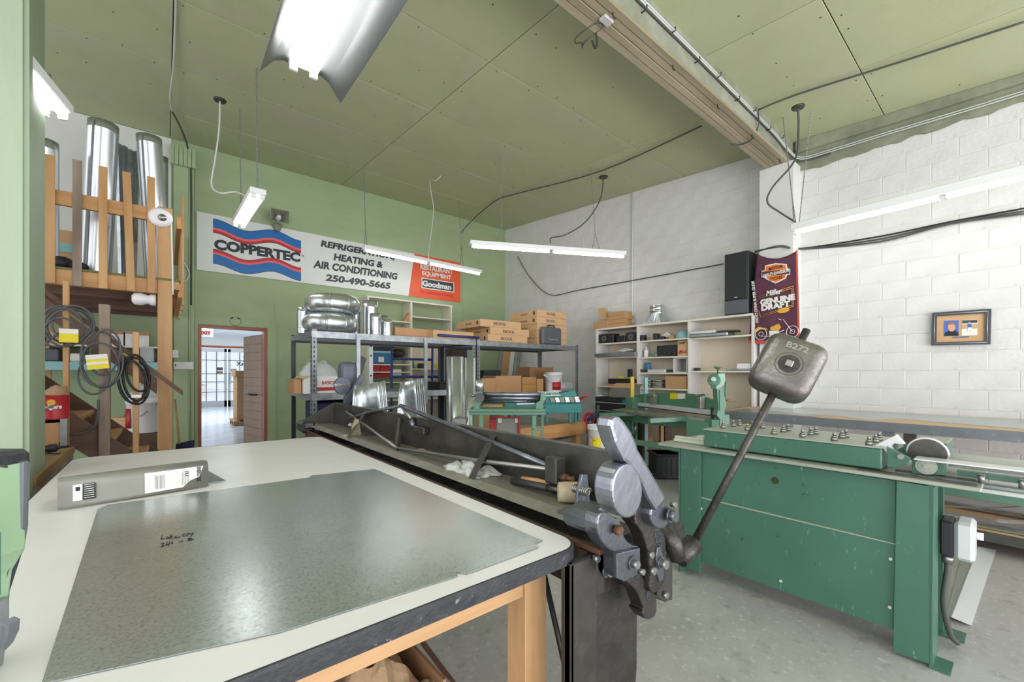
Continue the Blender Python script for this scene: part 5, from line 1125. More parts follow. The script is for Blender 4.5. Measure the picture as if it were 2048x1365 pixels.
# ---------------------------------------------------------------- ducts and cartons on the first rack
RZt = RZ-.003
def elbow(label, u, v, Y, R_, r, z, a0, a1):
    c = P(u, v, Y=Y); c.z = z+r; t = thing('duct_elbow', label, 'duct', (c.x, Y, z)); n = 5
    for i in range(n):
        p = [c+Vector((R_*math.cos(a0+(a1-a0)*(i+k/4)/n), R_*math.sin(a0+(a1-a0)*(i+k/4)/n), 0)) for k in range(5)]
        MB().tube(p, [r*.985, r, r*1.0, r, r*.985], n=28, caps=False).build('gore', 'spiral', t)
    g = MB()
    for i in range(n+1):
        a = a0+(a1-a0)*i/n; p = c+Vector((R_*math.cos(a), R_*math.sin(a), 0)); d = Vector((-math.sin(a), math.cos(a), 0)); g.lathe([(r*.99, -.006), (r*1.03, 0), (r*.99, .006)], p, axis=d, n=28, caps=False)
    g.build('seam_bead', 'galv', t)
elbow('upper fat round duct elbow lying on top of the other elbow', 667, 610, 5.22, .20, .112, RZt+.235, -PI*1.08, .12)
elbow('lower fat round duct elbow lying on the rack top', 661, 645, 5.22, .20, .115, RZt, -PI*1.08, .12)
def can(label, u0, u1, vt, Y, z=None, m='spiral', crimp=True, nm='round_duct', cat='duct'):
    z = RZt if z is None else z; a = P(u0, vt, Y=Y); b = P(u1, vt, Y=Y); r = (b-a).length/2*.84; c = Vector(((a.x+b.x)/2, Y, z)); h = P((u0+u1)/2, vt, Y=Y).z-z
    t = thing(nm, label, cat, c); MB().lathe([(r, 0), (r, h*.80), (r*1.03, h*.82), (r, h*.84), (r*.97, h), (r*.93, h), (r*.93, h*.5)], c, n=28, caps=False).build('pipe', m, t)
    g = MB(); g.lathe([(r*1.0, h*.2), (r*1.025, h*.21), (r*1.0, h*.22)], c, n=28, caps=False); g.build('bead', 'galv', t); return t
can('short upright duct at the left end of the rack top, left of the elbows', 592, 618, 616, 5.3)
can('upright duct hidden right behind the elbows', 700, 722, 600, 5.55, m='galv')
can('tallest upright duct on the rack, right of the elbows', 722, 758, 603, 5.4)
can('medium upright duct in front of the tallest rack duct', 738, 763, 628, 5.1)
can('short wide duct collar at the right of the rack ducts', 762, 786, 640, 5.1)
can('duct stub peeking behind the short wide collar', 762, 776, 632, 5.45, m='galv_dull')
def carton(label, x0, x1, y0, y1, z0, z1, txt=None, m='cardboard_light', slot=True, group=None, tpos=.35):
    t = thing('carton', label, 'box', ((x0+x1)/2, (y0+y1)/2, z0), group); j = random.uniform(-.012, .012)
    bx('box', m, (x0+j, x1+j, y0, y1, z0, z1-.001), t, bev=.004)
    if slot: bx('hand_slot', 'dark_gap', (x0+j-.002, x0+j, y0+.06, y0+.10, z0+.035, z1-.03), t, bev=0)
    if txt:
        text(txt, 'box_ink', t, (x0+j+(x1-x0)*.46, y0-.001, (z0+z1)/2+.004), .06, width=(x1-x0)*.30, offset=.0012, height=(z1-z0)*.40)
        g = MB(); g.box(x0+j-.001, x0+j, y0+(y1-y0)*.35, y0+(y1-y0)*.6, (z0+z1)/2-.012, (z0+z1)/2+.016); g.build('side_print', 'cardboard_old', t)
        g = MB(); g.box(x0+j+(x1-x0)*.1, x0+j+(x1-x0)*.9, y0-.0008, y0, z0+.012, z0+.016); g.build('print_line', 'cardboard_old', t)
    return t
it('carton', 'low brown carton on the first rack right of the ducts', 'box', 'cardboard', bY(790, 656, 868, 672, 5.15, .5)[:4]+(RZt, P(800, 655, Y=5.15).z))
t = carton('long brown carton with a blue tube lying against it on the first rack', *( [P(868, 660, Y=5.0).x, 3.42, 5.0, 5.6, RZt, P(870, 660, Y=5.0).z]), slot=False)
a, b = P(876, 672, Y=4.965), P(957, 676, Y=4.965); MB().tube([Vector((a.x, 4.96, RZt+.045)), Vector((b.x, 4.96, RZt+.045))], .018, n=10).build('blue_tube', 'blue_tube', None, label='blue tube lying in front of the long carton on the first rack', cat='tube')
L3 = ['lowest', 'middle', 'topmost']
for k in range(3):
    dx = (.05, .10, -.06)[k]; carton('%s flat printed carton of the left three-high stack on the corner rack' % L3[k], 3.62+dx, 4.40+dx*.9, 5.0+.02*k, 5.70, RZt+.112*k, RZt+.112*(k+1), 'EKOOL')
for k in range(5):
    carton('%s flat printed carton of the right five-high stack on the corner rack' % ['lowest', 'second lowest', 'middle', 'second highest', 'topmost'][k], 4.72, 5.42, 5.08, 5.78, RZt+.118*k, RZt+.118*(k+1), 'EKOOL' if k > 1 else None, slot=k > 2)
t = thing('tool_case', 'dark plastic power tool case standing on the corner rack', 'case', P(1105, 690, Y=5.0)); a = P(1085, 660, Y=4.98); b = P(1124, 660, Y=4.98)
bx('shell', 'grey_plastic', (a.x, b.x, 4.97, 5.06, RZt, RZt+.30), t, bev=.03); g = MB(); xm_ = (a.x+b.x)/2
g.tube([(xm_-.08, 5.01, RZt+.29), (xm_-.07, 5.01, RZt+.33), (xm_+.07, 5.01, RZt+.33), (xm_+.08, 5.01, RZt+.29)], .012); g.build('handle', 'black_plastic', t); text('Mastercraft', 'concrete', t, (xm_, 4.968, RZt+.10), .04, width=.22, offset=.001)
# rack 1 middle shelf
zs = 1.167
t = thing('paper_carton', 'white and red printed carton on the middle shelf of the first rack', 'box', P(650, 790, Y=5.0)); a = P(607, 755, Y=5.0); b = P(676, 755, Y=5.0)
bx('box', 'paper', (a.x, b.x, 5.0, 5.35, zs, 1.36), t, bev=.004); bx('red_stripe', 'red_paint', (a.x+.12, b.x-.005, 4.998, 5.0, zs+.03, zs+.07), t, bev=0); text('BASICS', 'red_paint', t, (a.x+.26, 4.998, zs+.12), .05, width=.14, offset=.001)
MB().prism([(a.x, 5.0, 1.36), (a.x+.07, 5.0, 1.36), (a.x+.0, 4.96, 1.33), (a.x-.05, 4.98, 1.34)], (0, .25, 0)).build('flap', 'cardboard_light', t)
g = MB(); c = Vector(((a.x+b.x)/2+.02, 5.17, 1.34)); g.grid(lambda u, v: c+Vector((.21*math.cos(u*2*PI)*math.cos(v*1.45)*(1+.25*noise.noise(Vector((u*9, v*7, 1)))), .14*math.sin(u*2*PI)*math.cos(v*1.45), .19*math.sin(v*1.5)*(1+.3*noise.noise(Vector((u*9, v*5, 3)))))), 32, 10)
g.build('plastic_bags', 'clear_plastic', None, label='heap of clear plastic bags rising from the white carton', cat='bag')
it('carton', 'open brown carton end at the left of the white printed carton', 'box', 'cardboard', (a.x-.08, a.x-.01, 5.05, 5.4, zs, 1.33))
t = thing('dark_crate', 'dark blue crate on the floor level under the first rack shelf', 'crate', P(640, 830, Y=5.1)); bx('body', 'navy', (1.33, 2.0, 5.05, 5.6, .80, 1.06), t, bev=.01); bx('stand', 'fir_y', (1.3, 2.1, 5.05, 5.7, .74, .79), t)
bx('toolbox', 'red_paint', (1.30, 1.62, 5.0, 5.5, .36, .72), None, label='red tool chest under the dark blue crate', cat='toolbox')
# folded galvanized duct blanks standing behind the brake
for j, (u0, u1, vt, um, n) in enumerate(((700, 775, 762, 757, 5), (792, 852, 757, 830, 5))):
    for i in range(n):
        Y = 3.95+.05*i+.02*j; du = (u1-um)*i/n; t = None
        a, b, p, e = P(u0+8+du*1.4, vt+8+i, Y=Y), P(um+du*.9, vt+i*-1+3, Y=Y-.12), P(u0-6+du*1.2, 850, Y=Y), P(um+15+du*.9, 850, Y=Y-.12)
        m1, m2 = (a+b)/2+Vector((0, .06, -.03)), (p+e)/2+Vector((0, .10, 0))
        a.z = max(a.z, .9)
        g = MB(); g.grid(lambda u, v, a=a, b=b, p=p, e=e, m1=m1, m2=m2: ((a*(1-u)**2+m1*2*u*(1-u)+b*u*u)*(1-v)+(Vector((p.x, p.y, .5))*(1-u)**2+Vector((m2.x, m2.y, .5))*2*u*(1-u)+Vector((e.x, e.y, .5))*u*u)*v)+Vector((0, .05*math.sin(PI*u)*(1-v), 0)), 10, 6)
        g.build('duct_blank', 'galv' if i % 2 == 0 else 'galv_dull', None, label='%s folded galvanized duct blank from the left in the %s bundle behind the brake' % (['first', 'second', 'third', 'fourth', 'fifth'][i], ('left', 'right')[j]), cat='sheet metal', group='%s bundle of folded duct blanks' % ('left', 'right')[j], solid=.002)
t = thing('blank_stand', 'low table under the folded duct blanks behind the brake', 'stand', (2.2, 4.1, 0)); bx('top', 'plywood', (1.45, 2.3, 3.75, 4.35, .46, .49), t)
for x in (1.5, 2.2):
    for y in (3.8, 4.28): bx('leg', 'old_wood', (x, x+.05, y, y+.05, 0, .46), t)
# bookcase contents (seen through the rack)
def cb(name, label, cat, m, u0, v0, u1, v1, Y=YC+.05, dep=.22, bev=.006): return it(name, label, cat, m, bY(u0, v0, u1, v1, Y, dep), bev)
t = thing('storage_tub', 'blue plastic storage tub with pale lid on the cream bookcase', 'tub', P(765, 728, Y=YC+.04)); b = bY(745, 704, 786, 727, YC+.03, .25); bx('tub', 'blue_plastic', b, t, bev=.01); bx('lid', 'turquoise', (b[0]-.01, b[1]+.01, b[2]-.01, b[3], b[5]-.02, b[5]+.02), t, bev=.008); bx('sticker', 'paper', bY(757, 714, 768, 725, YC+.025, .004), t, bev=0)
cb('power_tool', 'black power tool case above the blue tub', 'case', 'black_plastic', 745, 691, 783, 701)
cb('helmet', 'dark rounded bag on the cream bookcase right of the blue tub', 'bag', 'brown_plastic', 790, 698, 812, 715, bev=.06)
cb('red_box', 'red box under the blue tub, left', 'box', 'red_paint', 745, 731, 760, 743); cb('red_box', 'red and blue drill box under the blue tub, right', 'box', 'red_paint', 761, 730, 779, 748)
cb('red_box', 'low red box at the bottom of the red pile', 'box', 'red_paint', 745, 748, 779, 755); cb('white_box', 'white small carton right of the red boxes', 'box', 'paper', 783, 739, 803, 752)
cb('yellow_cup', 'yellow cup at the right of the cream bookcase', 'cup', 'yellow', 881, 727, 889, 738, bev=.02); cb('dark_jar', 'dark jar in the right bay of the cream bookcase', 'jar', 'black_plastic', 844, 727, 851, 738, bev=.02)
t = thing('angle_square', 'brown wooden wedge standing in the cream bookcase', 'wedge', P(815, 640, Y=YC)); MB().prism([P(808, 643, Y=YC+.05), P(821, 644, Y=YC+.05), P(821, 627, Y=YC+.05), P(818, 626, Y=YC+.05)], (0, .1, 0)).build('wedge', 'fir', t)
wire('green coiled hose in the right bay of the cream bookcase', [P(826, 722, Y=YC+.1), P(828, 736, Y=YC+.06), P(838, 739, Y=YC+.06), P(846, 737, Y=YC+.06)], .02, 'teal', 'hose', name='hose')
# blue ladder frame between rack and bookcase
t = thing('scaffold_ladder', 'dark blue tubular frame standing between the rack and the cream bookcase', 'frame', P(820, 745, Y=6.3)); YF2 = 6.3
for (a, b, nm) in (((784, 690), (781, 760), 'upright'), ((865, 690), (862, 760), 'upright'), ((784, 718), (862, 720), 'rung'), ((780, 754), (900, 754), 'rung'), ((932, 694), (935, 760), 'upright')):
    A_, B_ = P(*a, Y=YF2), P(*b, Y=YF2)
    if nm == 'upright': B_.z = 0
    MB().tube([A_, B_], .02, n=8).build(nm, 'blue_tube', t)
t = thing('spirit_level', 'silver frame rail with holes standing behind the first rack', 'level', P(742, 700, Y=6.4)); b = bY(738, 687, 746, 758, 6.4, .03); bx('rail', 'metal_white', (b[0], b[1], b[2], b[3], 0, b[5]), t)
for v in (693, 712, 752): q = P(742, v, Y=6.395); MB().cyl(q, q+Vector((0, .004, 0)), .014, n=10).build('vial', 'black_plastic', t)
MB().prism([P(700, 776, Y=5.6), P(720, 710, Y=5.6), P(733, 718, Y=5.6), P(716, 777, Y=5.6)], (0, .1, 0), bev=.01).build('leaning_case', 'grey_plastic', None, label='dark grey case leaning behind the first rack', cat='case')
for k in range(5): it('black_tray', '%s black flat tray of the pile on the right of the first rack shelf' % ['lowest', 'second lowest', 'middle', 'second highest', 'topmost'][k], 'tray', 'black_plastic', (2.86, 3.2, 5.0, 5.4, 1.17+.022*k, 1.188+.022*k), group='pile of black trays on the first rack')
# tall ducts standing right of rack 1
def tall(label, u0, u1, vt, D):
    k = D/FPX; x = ((u0+u1)/2-CU)*k; r = (u1-u0)/2*k; c = W_(x, D, 0); h = HC+(HV-vt)*k; t = thing('round_duct', label, 'duct', c)
    MB().lathe([(r, 0), (r, h), (r*.97, h), (r*.97, h-.2)], c, n=32, caps=False).build('pipe', 'spiral', t); MB().box(-.01, .01, -.004, .004, 0, h-.01, mtx=Matrix.Translation(c+W_(-r*.2, -r*.99, 0))).build('lock_seam', 'galv_dull', t)
tall('left floor standing bright duct in front of the rack joint', 893, 927, 714, 4.75); tall('right floor standing bright duct in front of the rack joint', 921, 952, 716, 5.0)
q = it('metal_tray', 'small open galvanized tray behind the brake near the tall ducts', 'tray', 'galv_dull', bD(906, 838, 932, 850, 4.4, .2), cam_=True)
bx('tray_post', 'rack_grey', (q.location.x-.03, q.location.x+.03, q.location.y-.03, q.location.y+.03, 0, q.location.z), None, label='short post under the small galvanized tray', cat='post')
# rack 2 shelf
ZS = 1.078
def r2(name, label, cat, m, u0, u1, vt, Y, dep, z=ZS, bev=.005):
    a = P(u0, vt, Y=Y); b = P(u1, vt, Y=Y); return it(name, label, cat, m, (a.x, b.x, Y, Y+dep, z, P((u0+u1)/2, vt, Y=Y).z), bev)
r2('carton', 'open light carton with flap at the left of the corner rack shelf', 'box', 'cardboard', 963, 992, 757, 5.05, .3)
r2('carton', 'brown carton with handwriting on the corner rack shelf', 'box', 'cardboard', 992, 1043, 752, 5.1, .35); ct_ = bpy.data.objects['carton.010'] if 'carton.010' in bpy.data.objects else None
r2('carton', 'lower small orange carton with handholes on the corner rack shelf', 'box', 'fir_x', 1045, 1073, 770, 5.1, .3); zz1 = P(1060, 770, Y=5.1).z
r2('carton', 'upper small orange carton with handholes on the corner rack shelf', 'box', 'fir_x', 1045, 1073, 755, 5.1, .3, z=zz1+.001)
r2('carton', 'narrow brown carton left of the white pail on the corner rack', 'box', 'cardboard', 1074, 1087, 758, 5.15, .3)
r2('carton', 'brown carton perched behind on the corner rack shelf', 'box', 'cardboard_old', 1060, 1107, 735, 5.5, .35)
r2('speaker_box', 'flat dark box lying on top of the cartons, corner rack', 'box', 'black_plastic', 969, 1002, 741, 5.45, .25)
bucket('white pail with printed label on the corner rack shelf', 1107, 790, 7.2, .155, .33, z0=ZS, lab=(vd-.2, vd+.8, .1, .5, 'red_paint'))
r2('plastic_bundle', 'clear plastic bundle at the right end of the corner rack shelf', 'bag', 'clear_plastic', 1126, 1150, 765, 5.15, .3, bev=.05)
MB().tube([P(1087, 750, Y=5.1), P(1097, 756, Y=5.1), P(1108, 752, Y=5.2), P(1106, 746, Y=5.3)], .013).build('bent_pipe', 'metal_white', None, label='bent white pipe resting over the pail on the corner rack', cat='pipe')
for k, (u0, u1, m, lb) in enumerate(((1000, 1007, 'galv_dull', 'leftmost grey sheet leaning in the room corner'), (1006, 1022, 'plywood', 'wide wooden board leaning in the room corner'), (1022, 1030, 'metal_white', 'pale sheet leaning beside the wooden board'), (1031, 1035, 'concrete', 'left thin dark strip leaning in the room corner'), (1037, 1041, 'galv_dull', 'middle thin strip leaning in the room corner'), (1042, 1046, 'concrete', 'right thin strip leaning in the room corner'))):
    a, b = P(u0, 700, Y=7.0), P(u1, 700, Y=7.0); MB().prism([(a.x, 7.0, 1.9), (b.x, 7.0, 1.9), (b.x-.35, 6.9, 0), (a.x-.35, 6.9, 0)], (0, .02, 0)).build('leaning_board', m, None, label=lb, cat='board')
bx('corner_post', 'shelf_cream', (6.0, 6.06, 7.2, 7.26, 0, 2.0), None, label='thin cream upright in the room corner behind the rack', cat='post')
bx('dark_cabinet', 'brown_plastic', bY(905, 700, 930, 730, 7.3, .3)[:4]+(0, P(905, 698, Y=7.3).z), None, label='dark brown cabinet between bookcase and corner', cat='cabinet')
# ---------------------------------------------------------------- slip roll
t = thing('slip_roll', 'green slip roll machine with three steel rollers on a light green stand', 'machine', PD(1020, 900, 4.4)); t.location.z = 0; ROOT[t.name] = Vector(t.location)
D = 4.4; c5 = lambda x, y: (880+x/4.265, 600+y/4.265)
def dbox(name, m, x0, y0, x1, y1, D, dep, par, bev=.004, z0=None):
    a, b = c5(x0, y0), c5(x1, y1); q = list(bD(a[0], a[1], b[0], b[1], D, dep))
    if z0 is not None: q[4] = z0
    return MB().box(*q, bev=bev, mtx=CM).build(name, m, par)
def dpoly(name, m, pts, D, th, par, bev=.004, f=c5):
    k = D/FPX; Q = [f(x, y) for x, y in pts]; return MB().prism([W_((u-CU)*k, D, HC+(HV-v)*k) for u, v in Q], W_(0, th, 0), bev=bev).build(name, m, par)
dpoly('end_frame', 'tool_green', [(305, 785), (362, 780), (366, 850), (350, 880), (335, 915), (350, 955), (275, 955), (300, 905), (280, 870), (300, 840)], D, .12, t)
dpoly('end_frame', 'tool_green', [(860, 795), (900, 795), (905, 850), (880, 880), (885, 945), (815, 945), (820, 880), (855, 860)], D, .12, t)
for (y, r, dy) in ((808, .026, .0), (838, .028, .03), (862, .022, .08)):
    a, b = c5(362, y), c5(858, y+2); MB().cyl(PD(a[0], a[1], D+.03+dy), PD(b[0], b[1], D+.03+dy), r, n=20).build('roller', 'polished_iron', t)
MB().cyl(PD(*c5(338, 835), D-.02), PD(*c5(338, 835), D+.02), .05, n=20).build('gear', 'black_iron', t); MB().cyl(PD(*c5(260, 818), D), PD(*c5(300, 818), D), .012).build('crank_stub', 'bolt_steel', t)
dbox('base_beam', 'tool_green', 250, 955, 905, 985, D-.02, .3, t); dbox('base_top', 'tool_green', 245, 935, 900, 957, D-.04, .34, t)
for x0, x1, dd in ((275, 298, .25), (330, 370, -.02), (785, 822, .0), (862, 884, .25)): dbox('leg', 'tool_green', x0, 985, x1, 1100, D+dd, .04, t, z0=0)
dbox('brace', 'tool_green', 785, 1095, 880, 1115, D, .03, t)
MB().cyl(PD(*c5(337, 685), D+.05), PD(*c5(337, 780), D+.05), .05, n=16).build('steel_tube', 'spiral', None, label='short bright tube standing on the slip roll end', cat='tube')
# teal cleat bender on the timber bench
wbn = thing('timber_bench', 'low timber bench with grey top carrying the teal bender', 'bench', (3.9, 4.3, 0))
bx('top', 'concrete_grey', (3.15, 4.50, 3.92, 4.75, .70, .72), wbn); bx('apron', 'fir_x', (3.15, 4.53, 3.88, 3.92, .55, .72), wbn); bx('apron', 'fir_y', (4.50, 4.53, 3.9, 4.75, .55, .72), wbn)
for x in (3.2, 4.38):
    for y in (3.92, 4.66): bx('leg', 'fir', (x, x+.09, y, y+.09, 0, .70), wbn)
t = thing('cleat_bender', 'teal cleat bending machine with white die panel and red handle', 'machine', (4.3, 4.3, .72)); D = 5.6
dpoly('body', 'teal', [(885, 890), (1205, 885), (1208, 960), (1170, 965), (900, 965)], D, .15, t); dpoly('sloped_panel', 'teal', [(905, 830), (1150, 770), (1185, 860), (1180, 880), (900, 890)], D+.03, .1, t)
dpoly('name_plate', 'paper', [(830, 785), (1010, 785), (1030, 818), (905, 825), (880, 800)], D+.0, .02, t, 0)
text('SMITH', 'teal', t, PD(*c5(945, 803), D-.005), .05, ax=(cs, -sn, 0), width=.13, offset=.002); dpoly('green_badge', 'shear_green', [(975, 790), (1015, 792), (1025, 810), (985, 810)], D-.005, .006, t, 0)
for k in range(6): dpoly('die_plate', 'metal_white' if k % 2 else 'concrete', [(935+k*42, 838-k*2), (970+k*42, 836-k*2), (985+k*42, 872), (950+k*42, 876)], D-.01+.0*k, .02, t, .002)
for x0, x1 in ((1100, 1125), (1150, 1170)): dbox('stand_leg', 'teal', x0, 960, x1, 1035, D+.05, .05, t, z0=.72)
for x0, x1 in ((905, 925),): dbox('stand_leg', 'teal', x0, 960, x1, 1035, D+.05, .05, t, z0=.72)
MB().cyl(PD(*c5(1195, 843), D), PD(*c5(1265, 818), D-.1), .016, .012).build('handle', 'red_paint', t)
dbox('side_head', 'teal', 550, 880, 810, 928, D-.05, .15, t); dpoly('side_plate', 'metal_white', [(650, 868), (805, 865), (808, 888), (655, 898)], D-.07, .02, t, 0); dbox('link_arm', 'teal', 800, 895, 900, 915, D+.0, .08, t)
dbox('side_leg', 'teal', 600, 925, 630, 960, D-.02, .06, t, z0=.72)
# red framed board cart, cartons below
t = thing('red_cart', 'red tube cart holding a flat grey board behind the brake', 'cart', PD(1010, 900, 4.75)); t.location.z = 0; ROOT[t.name] = Vector(t.location); D = 4.75
dbox('board', 'panel_grey', 480, 1010, 665, 1180, D+.03, .02, t, z0=.1); dbox('post', 'red_paint', 428, 1020, 475, 1130, D, .05, t, z0=0); dbox('post', 'red_paint', 665, 1010, 685, 1160, D, .04, t, z0=0); dbox('rail', 'red_paint', 428, 1000, 685, 1012, D+.02, .03, t)
for x in (510, 655): dbox('label', 'paper', x-15, 1012, x+15, 1050, D+.015, .006, t, 0)
t_ = it('carton', 'flat brown carton standing behind the slip roll stand', 'box', 'cardboard', bD(931, 814, 978, 870, 5.2, .12), cam_=True); 
it('carton', 'pale open carton lying behind the slip roll stand', 'box', 'cardboard_light', bD(965, 812, 1005, 826, 5.45, .3), cam_=True)
for o in (t_,): pass
bx('crate', 'old_wood', (t_.location.x-.15, t_.location.x+.12, t_.location.y-.06, t_.location.y+.12, 0, t_.location.z-.002), None, label='dark crate under the cartons behind the slip roll', cat='crate')
# cable reels and pail right of the timber bench
for k, (u, v, r, m, lb) in enumerate(((1188, 845, .11, 'navy', 'blue coiled cable hanging beside the timber bench'), (1178, 838, .09, 'red_paint', 'red coiled cable hanging beside the timber bench'), (1182, 852, .12, 'cable_black', 'black coiled cable behind the red one'))):
    g = MB(); c = PD(u, v, 5.9+.05*k)
    for j in range(4):
        g.tube([c+Vector((0, 0, -.01*j))+W_((r-.008*j)*math.cos(a)*.8, .012*j, (r-.006*j)*math.sin(a)) for a in [i*PI/10 for i in range(20)]], .007, n=5, closed=True)
    g.build('cable_coil', m, None, label=lb, cat='cable')
MB().tube([PD(1172, 835, 5.8), PD(1176, 870, 5.8), PD(1173, 905, 5.8)], .010).build('cable', 'red_paint', None, label='red cable hanging down beside the timber bench', cat='cable')
t = thing('coil_stand', 'black pole with hooks holding the coiled cables', 'stand', PD(1197, 900, 6.1)); t.location.z = 0; ROOT[t.name] = Vector(t.location)
q = list(bD(1194, 811, 1199, 905, 6.1, .04)); q[4] = 0; MB().box(*q, mtx=CM).build('pole', 'black_plastic', t); q = bD(1176, 826, 1199, 829, 6.08, .02); MB().box(*q, mtx=CM).build('hook_arm', 'black_plastic', t)
bucket('white pail with a yellow label on the floor right of the timber bench', 1197, 880, 5.3, .135, .36, z0=.38, lab=(vd-.8, vd+.0, .05, .6, 'yellow'))
q = PD(1197, 880, 5.3); bx('wooden_box', 'brown_wood', (q.x-.18, q.x+.18, q.y-.15, q.y+.18, 0, .378), None, label='dark box under the yellow labelled pail', cat='box')
# ================================================================ WHITE BOOKCASE CONTENTS
r6 = lambda x, y: (1180+x/6.024, 600+y/6.024)
def zs_(b, k): return levels[b][k]+.0015
def wb_(name, label, cat, m, x0, y0, x1, zb, X=6.04, dep=.18, bev=.006):
    a = r6(x0, y0); b = r6(x1, y0); A = P(*a, X=X); B = P(*b, X=X); top = P((a[0]+b[0])/2, a[1], X=X).z
    return it(name, label, cat, m, (X, X+dep, B.y, A.y, zb, max(top, zb+.012)), bev)
def spk(label, x0, y0, x1, zb, cone=True):
    o = wb_('bookshelf_speaker', label, 'speaker', 'black_plastic', x0, y0, x1, zb)
    if cone:
        b = o.bound_box; cy_ = o.location.y+(.03 if x0 < 200 else .0); zc_ = zb+(b[6][2]-b[0][2])*.5; xx = o.location.x-.09
        c_ = Vector((xx, cy_, zc_)); off = ROOT[o.name]
        MB().lathe([(.055, 0), (.055, .006), (.04, .002), (.012, -.0)], c_, axis=(-1, 0, 0), n=20).build('cone', 'grey_plastic', o)
z = zs_(0, 0)
spk('left black bookshelf speaker with a round cone on the top shelf', 90, 412, 280, z); spk('small black box speaker between the two cone speakers', 315, 432, 420, z, False); spk('right black speaker with a round cone on the top shelf', 428, 392, 550, z)
z = zs_(0, 1); t = wb_('metal_tray', 'long grey sheet metal tray jutting from the left bay of the white bookcase', 'tray', 'galv_dull', 52, 640, 545, z, X=5.93, dep=.3, bev=.003)
MB().prism([P(*r6(330, 612), X=6.05), P(*r6(430, 585), X=6.05), P(*r6(540, 600), X=6.05), P(*r6(400, 628), X=6.05)], (.12, 0, .01)).build('bent_sheet', 'metal_white', None, label='bent pale sheet lying on the long metal tray', cat='sheet metal')
z = zs_(0, 2); c0 = wb_('carton', 'wide brown carton in the left bay of the white bookcase', 'box', 'cardboard', 195, 1015, 540, z, X=6.02, dep=.2); 
rd = wb_('radio', 'black radio receiver on the wide carton in the left bay', 'radio', 'black_plastic', 215, 952, 545, P(*r6(380, 1012), X=6.03).z, X=6.03)
wb_('socket_tower', 'small black socket block standing on the radio', 'socket', 'black_plastic', 448, 835, 493, P(*r6(470, 935), X=6.06).z, X=6.06, dep=.05); wb_('yellow_plug', 'yellow plug lying on the radio', 'plug', 'yellow', 335, 927, 400, P(*r6(370, 950), X=6.06).z, X=6.06, dep=.05)
gb = MB(); A, B = P(*r6(250, 1065), X=5.8), P(*r6(520, 1065), X=5.8); zl, zh = P(*r6(380, 1180), X=5.8).z, P(*r6(380, 1060), X=5.8).z
cbx = thing('grey_carton', 'open grey carton with raised flaps in front of the left bay', 'box', ((5.9), (A.y+B.y)/2, zl))
bx('box', 'panel_grey', (5.8, 6.0-.01, B.y, A.y, zl, zh), cbx, bev=.003)
MB().prism([(5.8, B.y, zh), (5.8, A.y, zh), (5.92, A.y-.02, zh+.07), (5.92, B.y+.02, zh+.075)], (.003, 0, 0)).build('flap', 'cardboard_light', cbx); MB().prism([(5.8, B.y, zh), (5.98, B.y, zh), (5.98, B.y-.06, zh+.06), (5.8, B.y-.08, zh+.07)], (0, -.003, 0)).build('flap', 'concrete', cbx)
dk = thing('black_cabinet', 'black equipment cabinet standing in front of the left bay of the white bookcase', 'cabinet', (5.85, (A.y+B.y)/2, 0))
bx('carcass', 'black_plastic', (5.76, 5.99, B.y-.15, A.y+.30, 0, zl-.004), dk, bev=.004); bx('top_strip', 'metal_white', (5.745, 5.76, B.y-.15, A.y+.30, zl-.10, zl-.09), dk); bx('top_strip', 'metal_white', (5.745, 5.76, B.y-.15, A.y+.30, zl-.24, zl-.23), dk)
bx('panel', 'teal', (5.75, 5.76, B.y-.1, B.y+.18, zl-.09, zl-.03), dk)
wb_('paper_stack', 'small stack of papers low in the left bay', 'paper', 'paper', 72, 1145, 155, zs_(0, 3), X=6.05, dep=.15)
z = zs_(1, 0)
for nm, lb, ct, m, x0, y0, x1, dep in (('black_box', 'small dark box at the left of the middle bay top shelf', 'box', 'black_plastic', 590, 425, 645, .1), ('torch_case', 'tall black case on the middle bay top shelf', 'case', 'black_plastic', 757, 405, 800, .12), ('small_parts', 'row of small black parts on the middle bay top shelf', 'parts', 'black_plastic', 805, 441, 885, .08), ('tape_roll', 'tan tape roll on the middle bay top shelf', 'tape', 'tan', 940, 430, 1000, .08)):
    wb_(nm, lb, ct, m, x0, y0, x1, z, dep=dep)
MB().prism([P(*r6(835, 455), X=6.18), P(*r6(1005, 450), X=6.18), P(*r6(930, 385), X=6.18)], (.08, 0, 0)).build('paper_wedge', 'paper', None, label='white folded paper tent behind the small parts, middle bay', cat='paper')
c = P(*r6(1122, 430), X=6.16); MB().ball((c.x, c.y, z+.0), .105, (1, 1, 1)).build('hard_hat', 'turquoise', None, label='pale green hard hat dome at the right of the middle bay', cat='helmet') if 0 else MB().lathe([(.115, 0), (.11, .04), (.095, .09), (.06, .125), (.0005, .135)], (c.x, c.y, z), n=24).build('hard_hat', 'turquoise', None, label='pale green hard hat dome at the right of the middle bay', cat='helmet')
z = zs_(1, 1); c = P(*r6(678, 670), X=6.1)
t = thing('bottle', 'white squeeze bottle with pointed cap in the middle bay', 'bottle', (c.x, c.y, z)); MB().lathe([(.032, 0), (.034, .01), (.034, .11), (.015, .13)], (c.x, c.y, z)).build('body', 'white_plastic', t); MB().lathe([(.014, .13), (.012, .15), (.004, .175)], (c.x, c.y, z)).build('cap', 'white_plastic', t)
wb_('green_cloth', 'small green cloth beside the white bottle', 'cloth', 'tool_green', 725, 645, 800, z, dep=.1, bev=.02)
wb_('black_receiver', 'large black receiver box in the middle bay', 'radio', 'black_plastic', 802, 548, 1050, z, X=6.08); 
g = MB()
for k in range(12):
    q = P(*r6(830+17*k, 655), X=6.05); g.tube([(6.04, q.y, z+.01), (6.05+.02*(k % 3), q.y-.03, z+.03+.012*(k % 4)), (6.06, q.y-.05, z+.012)], .007, n=5)
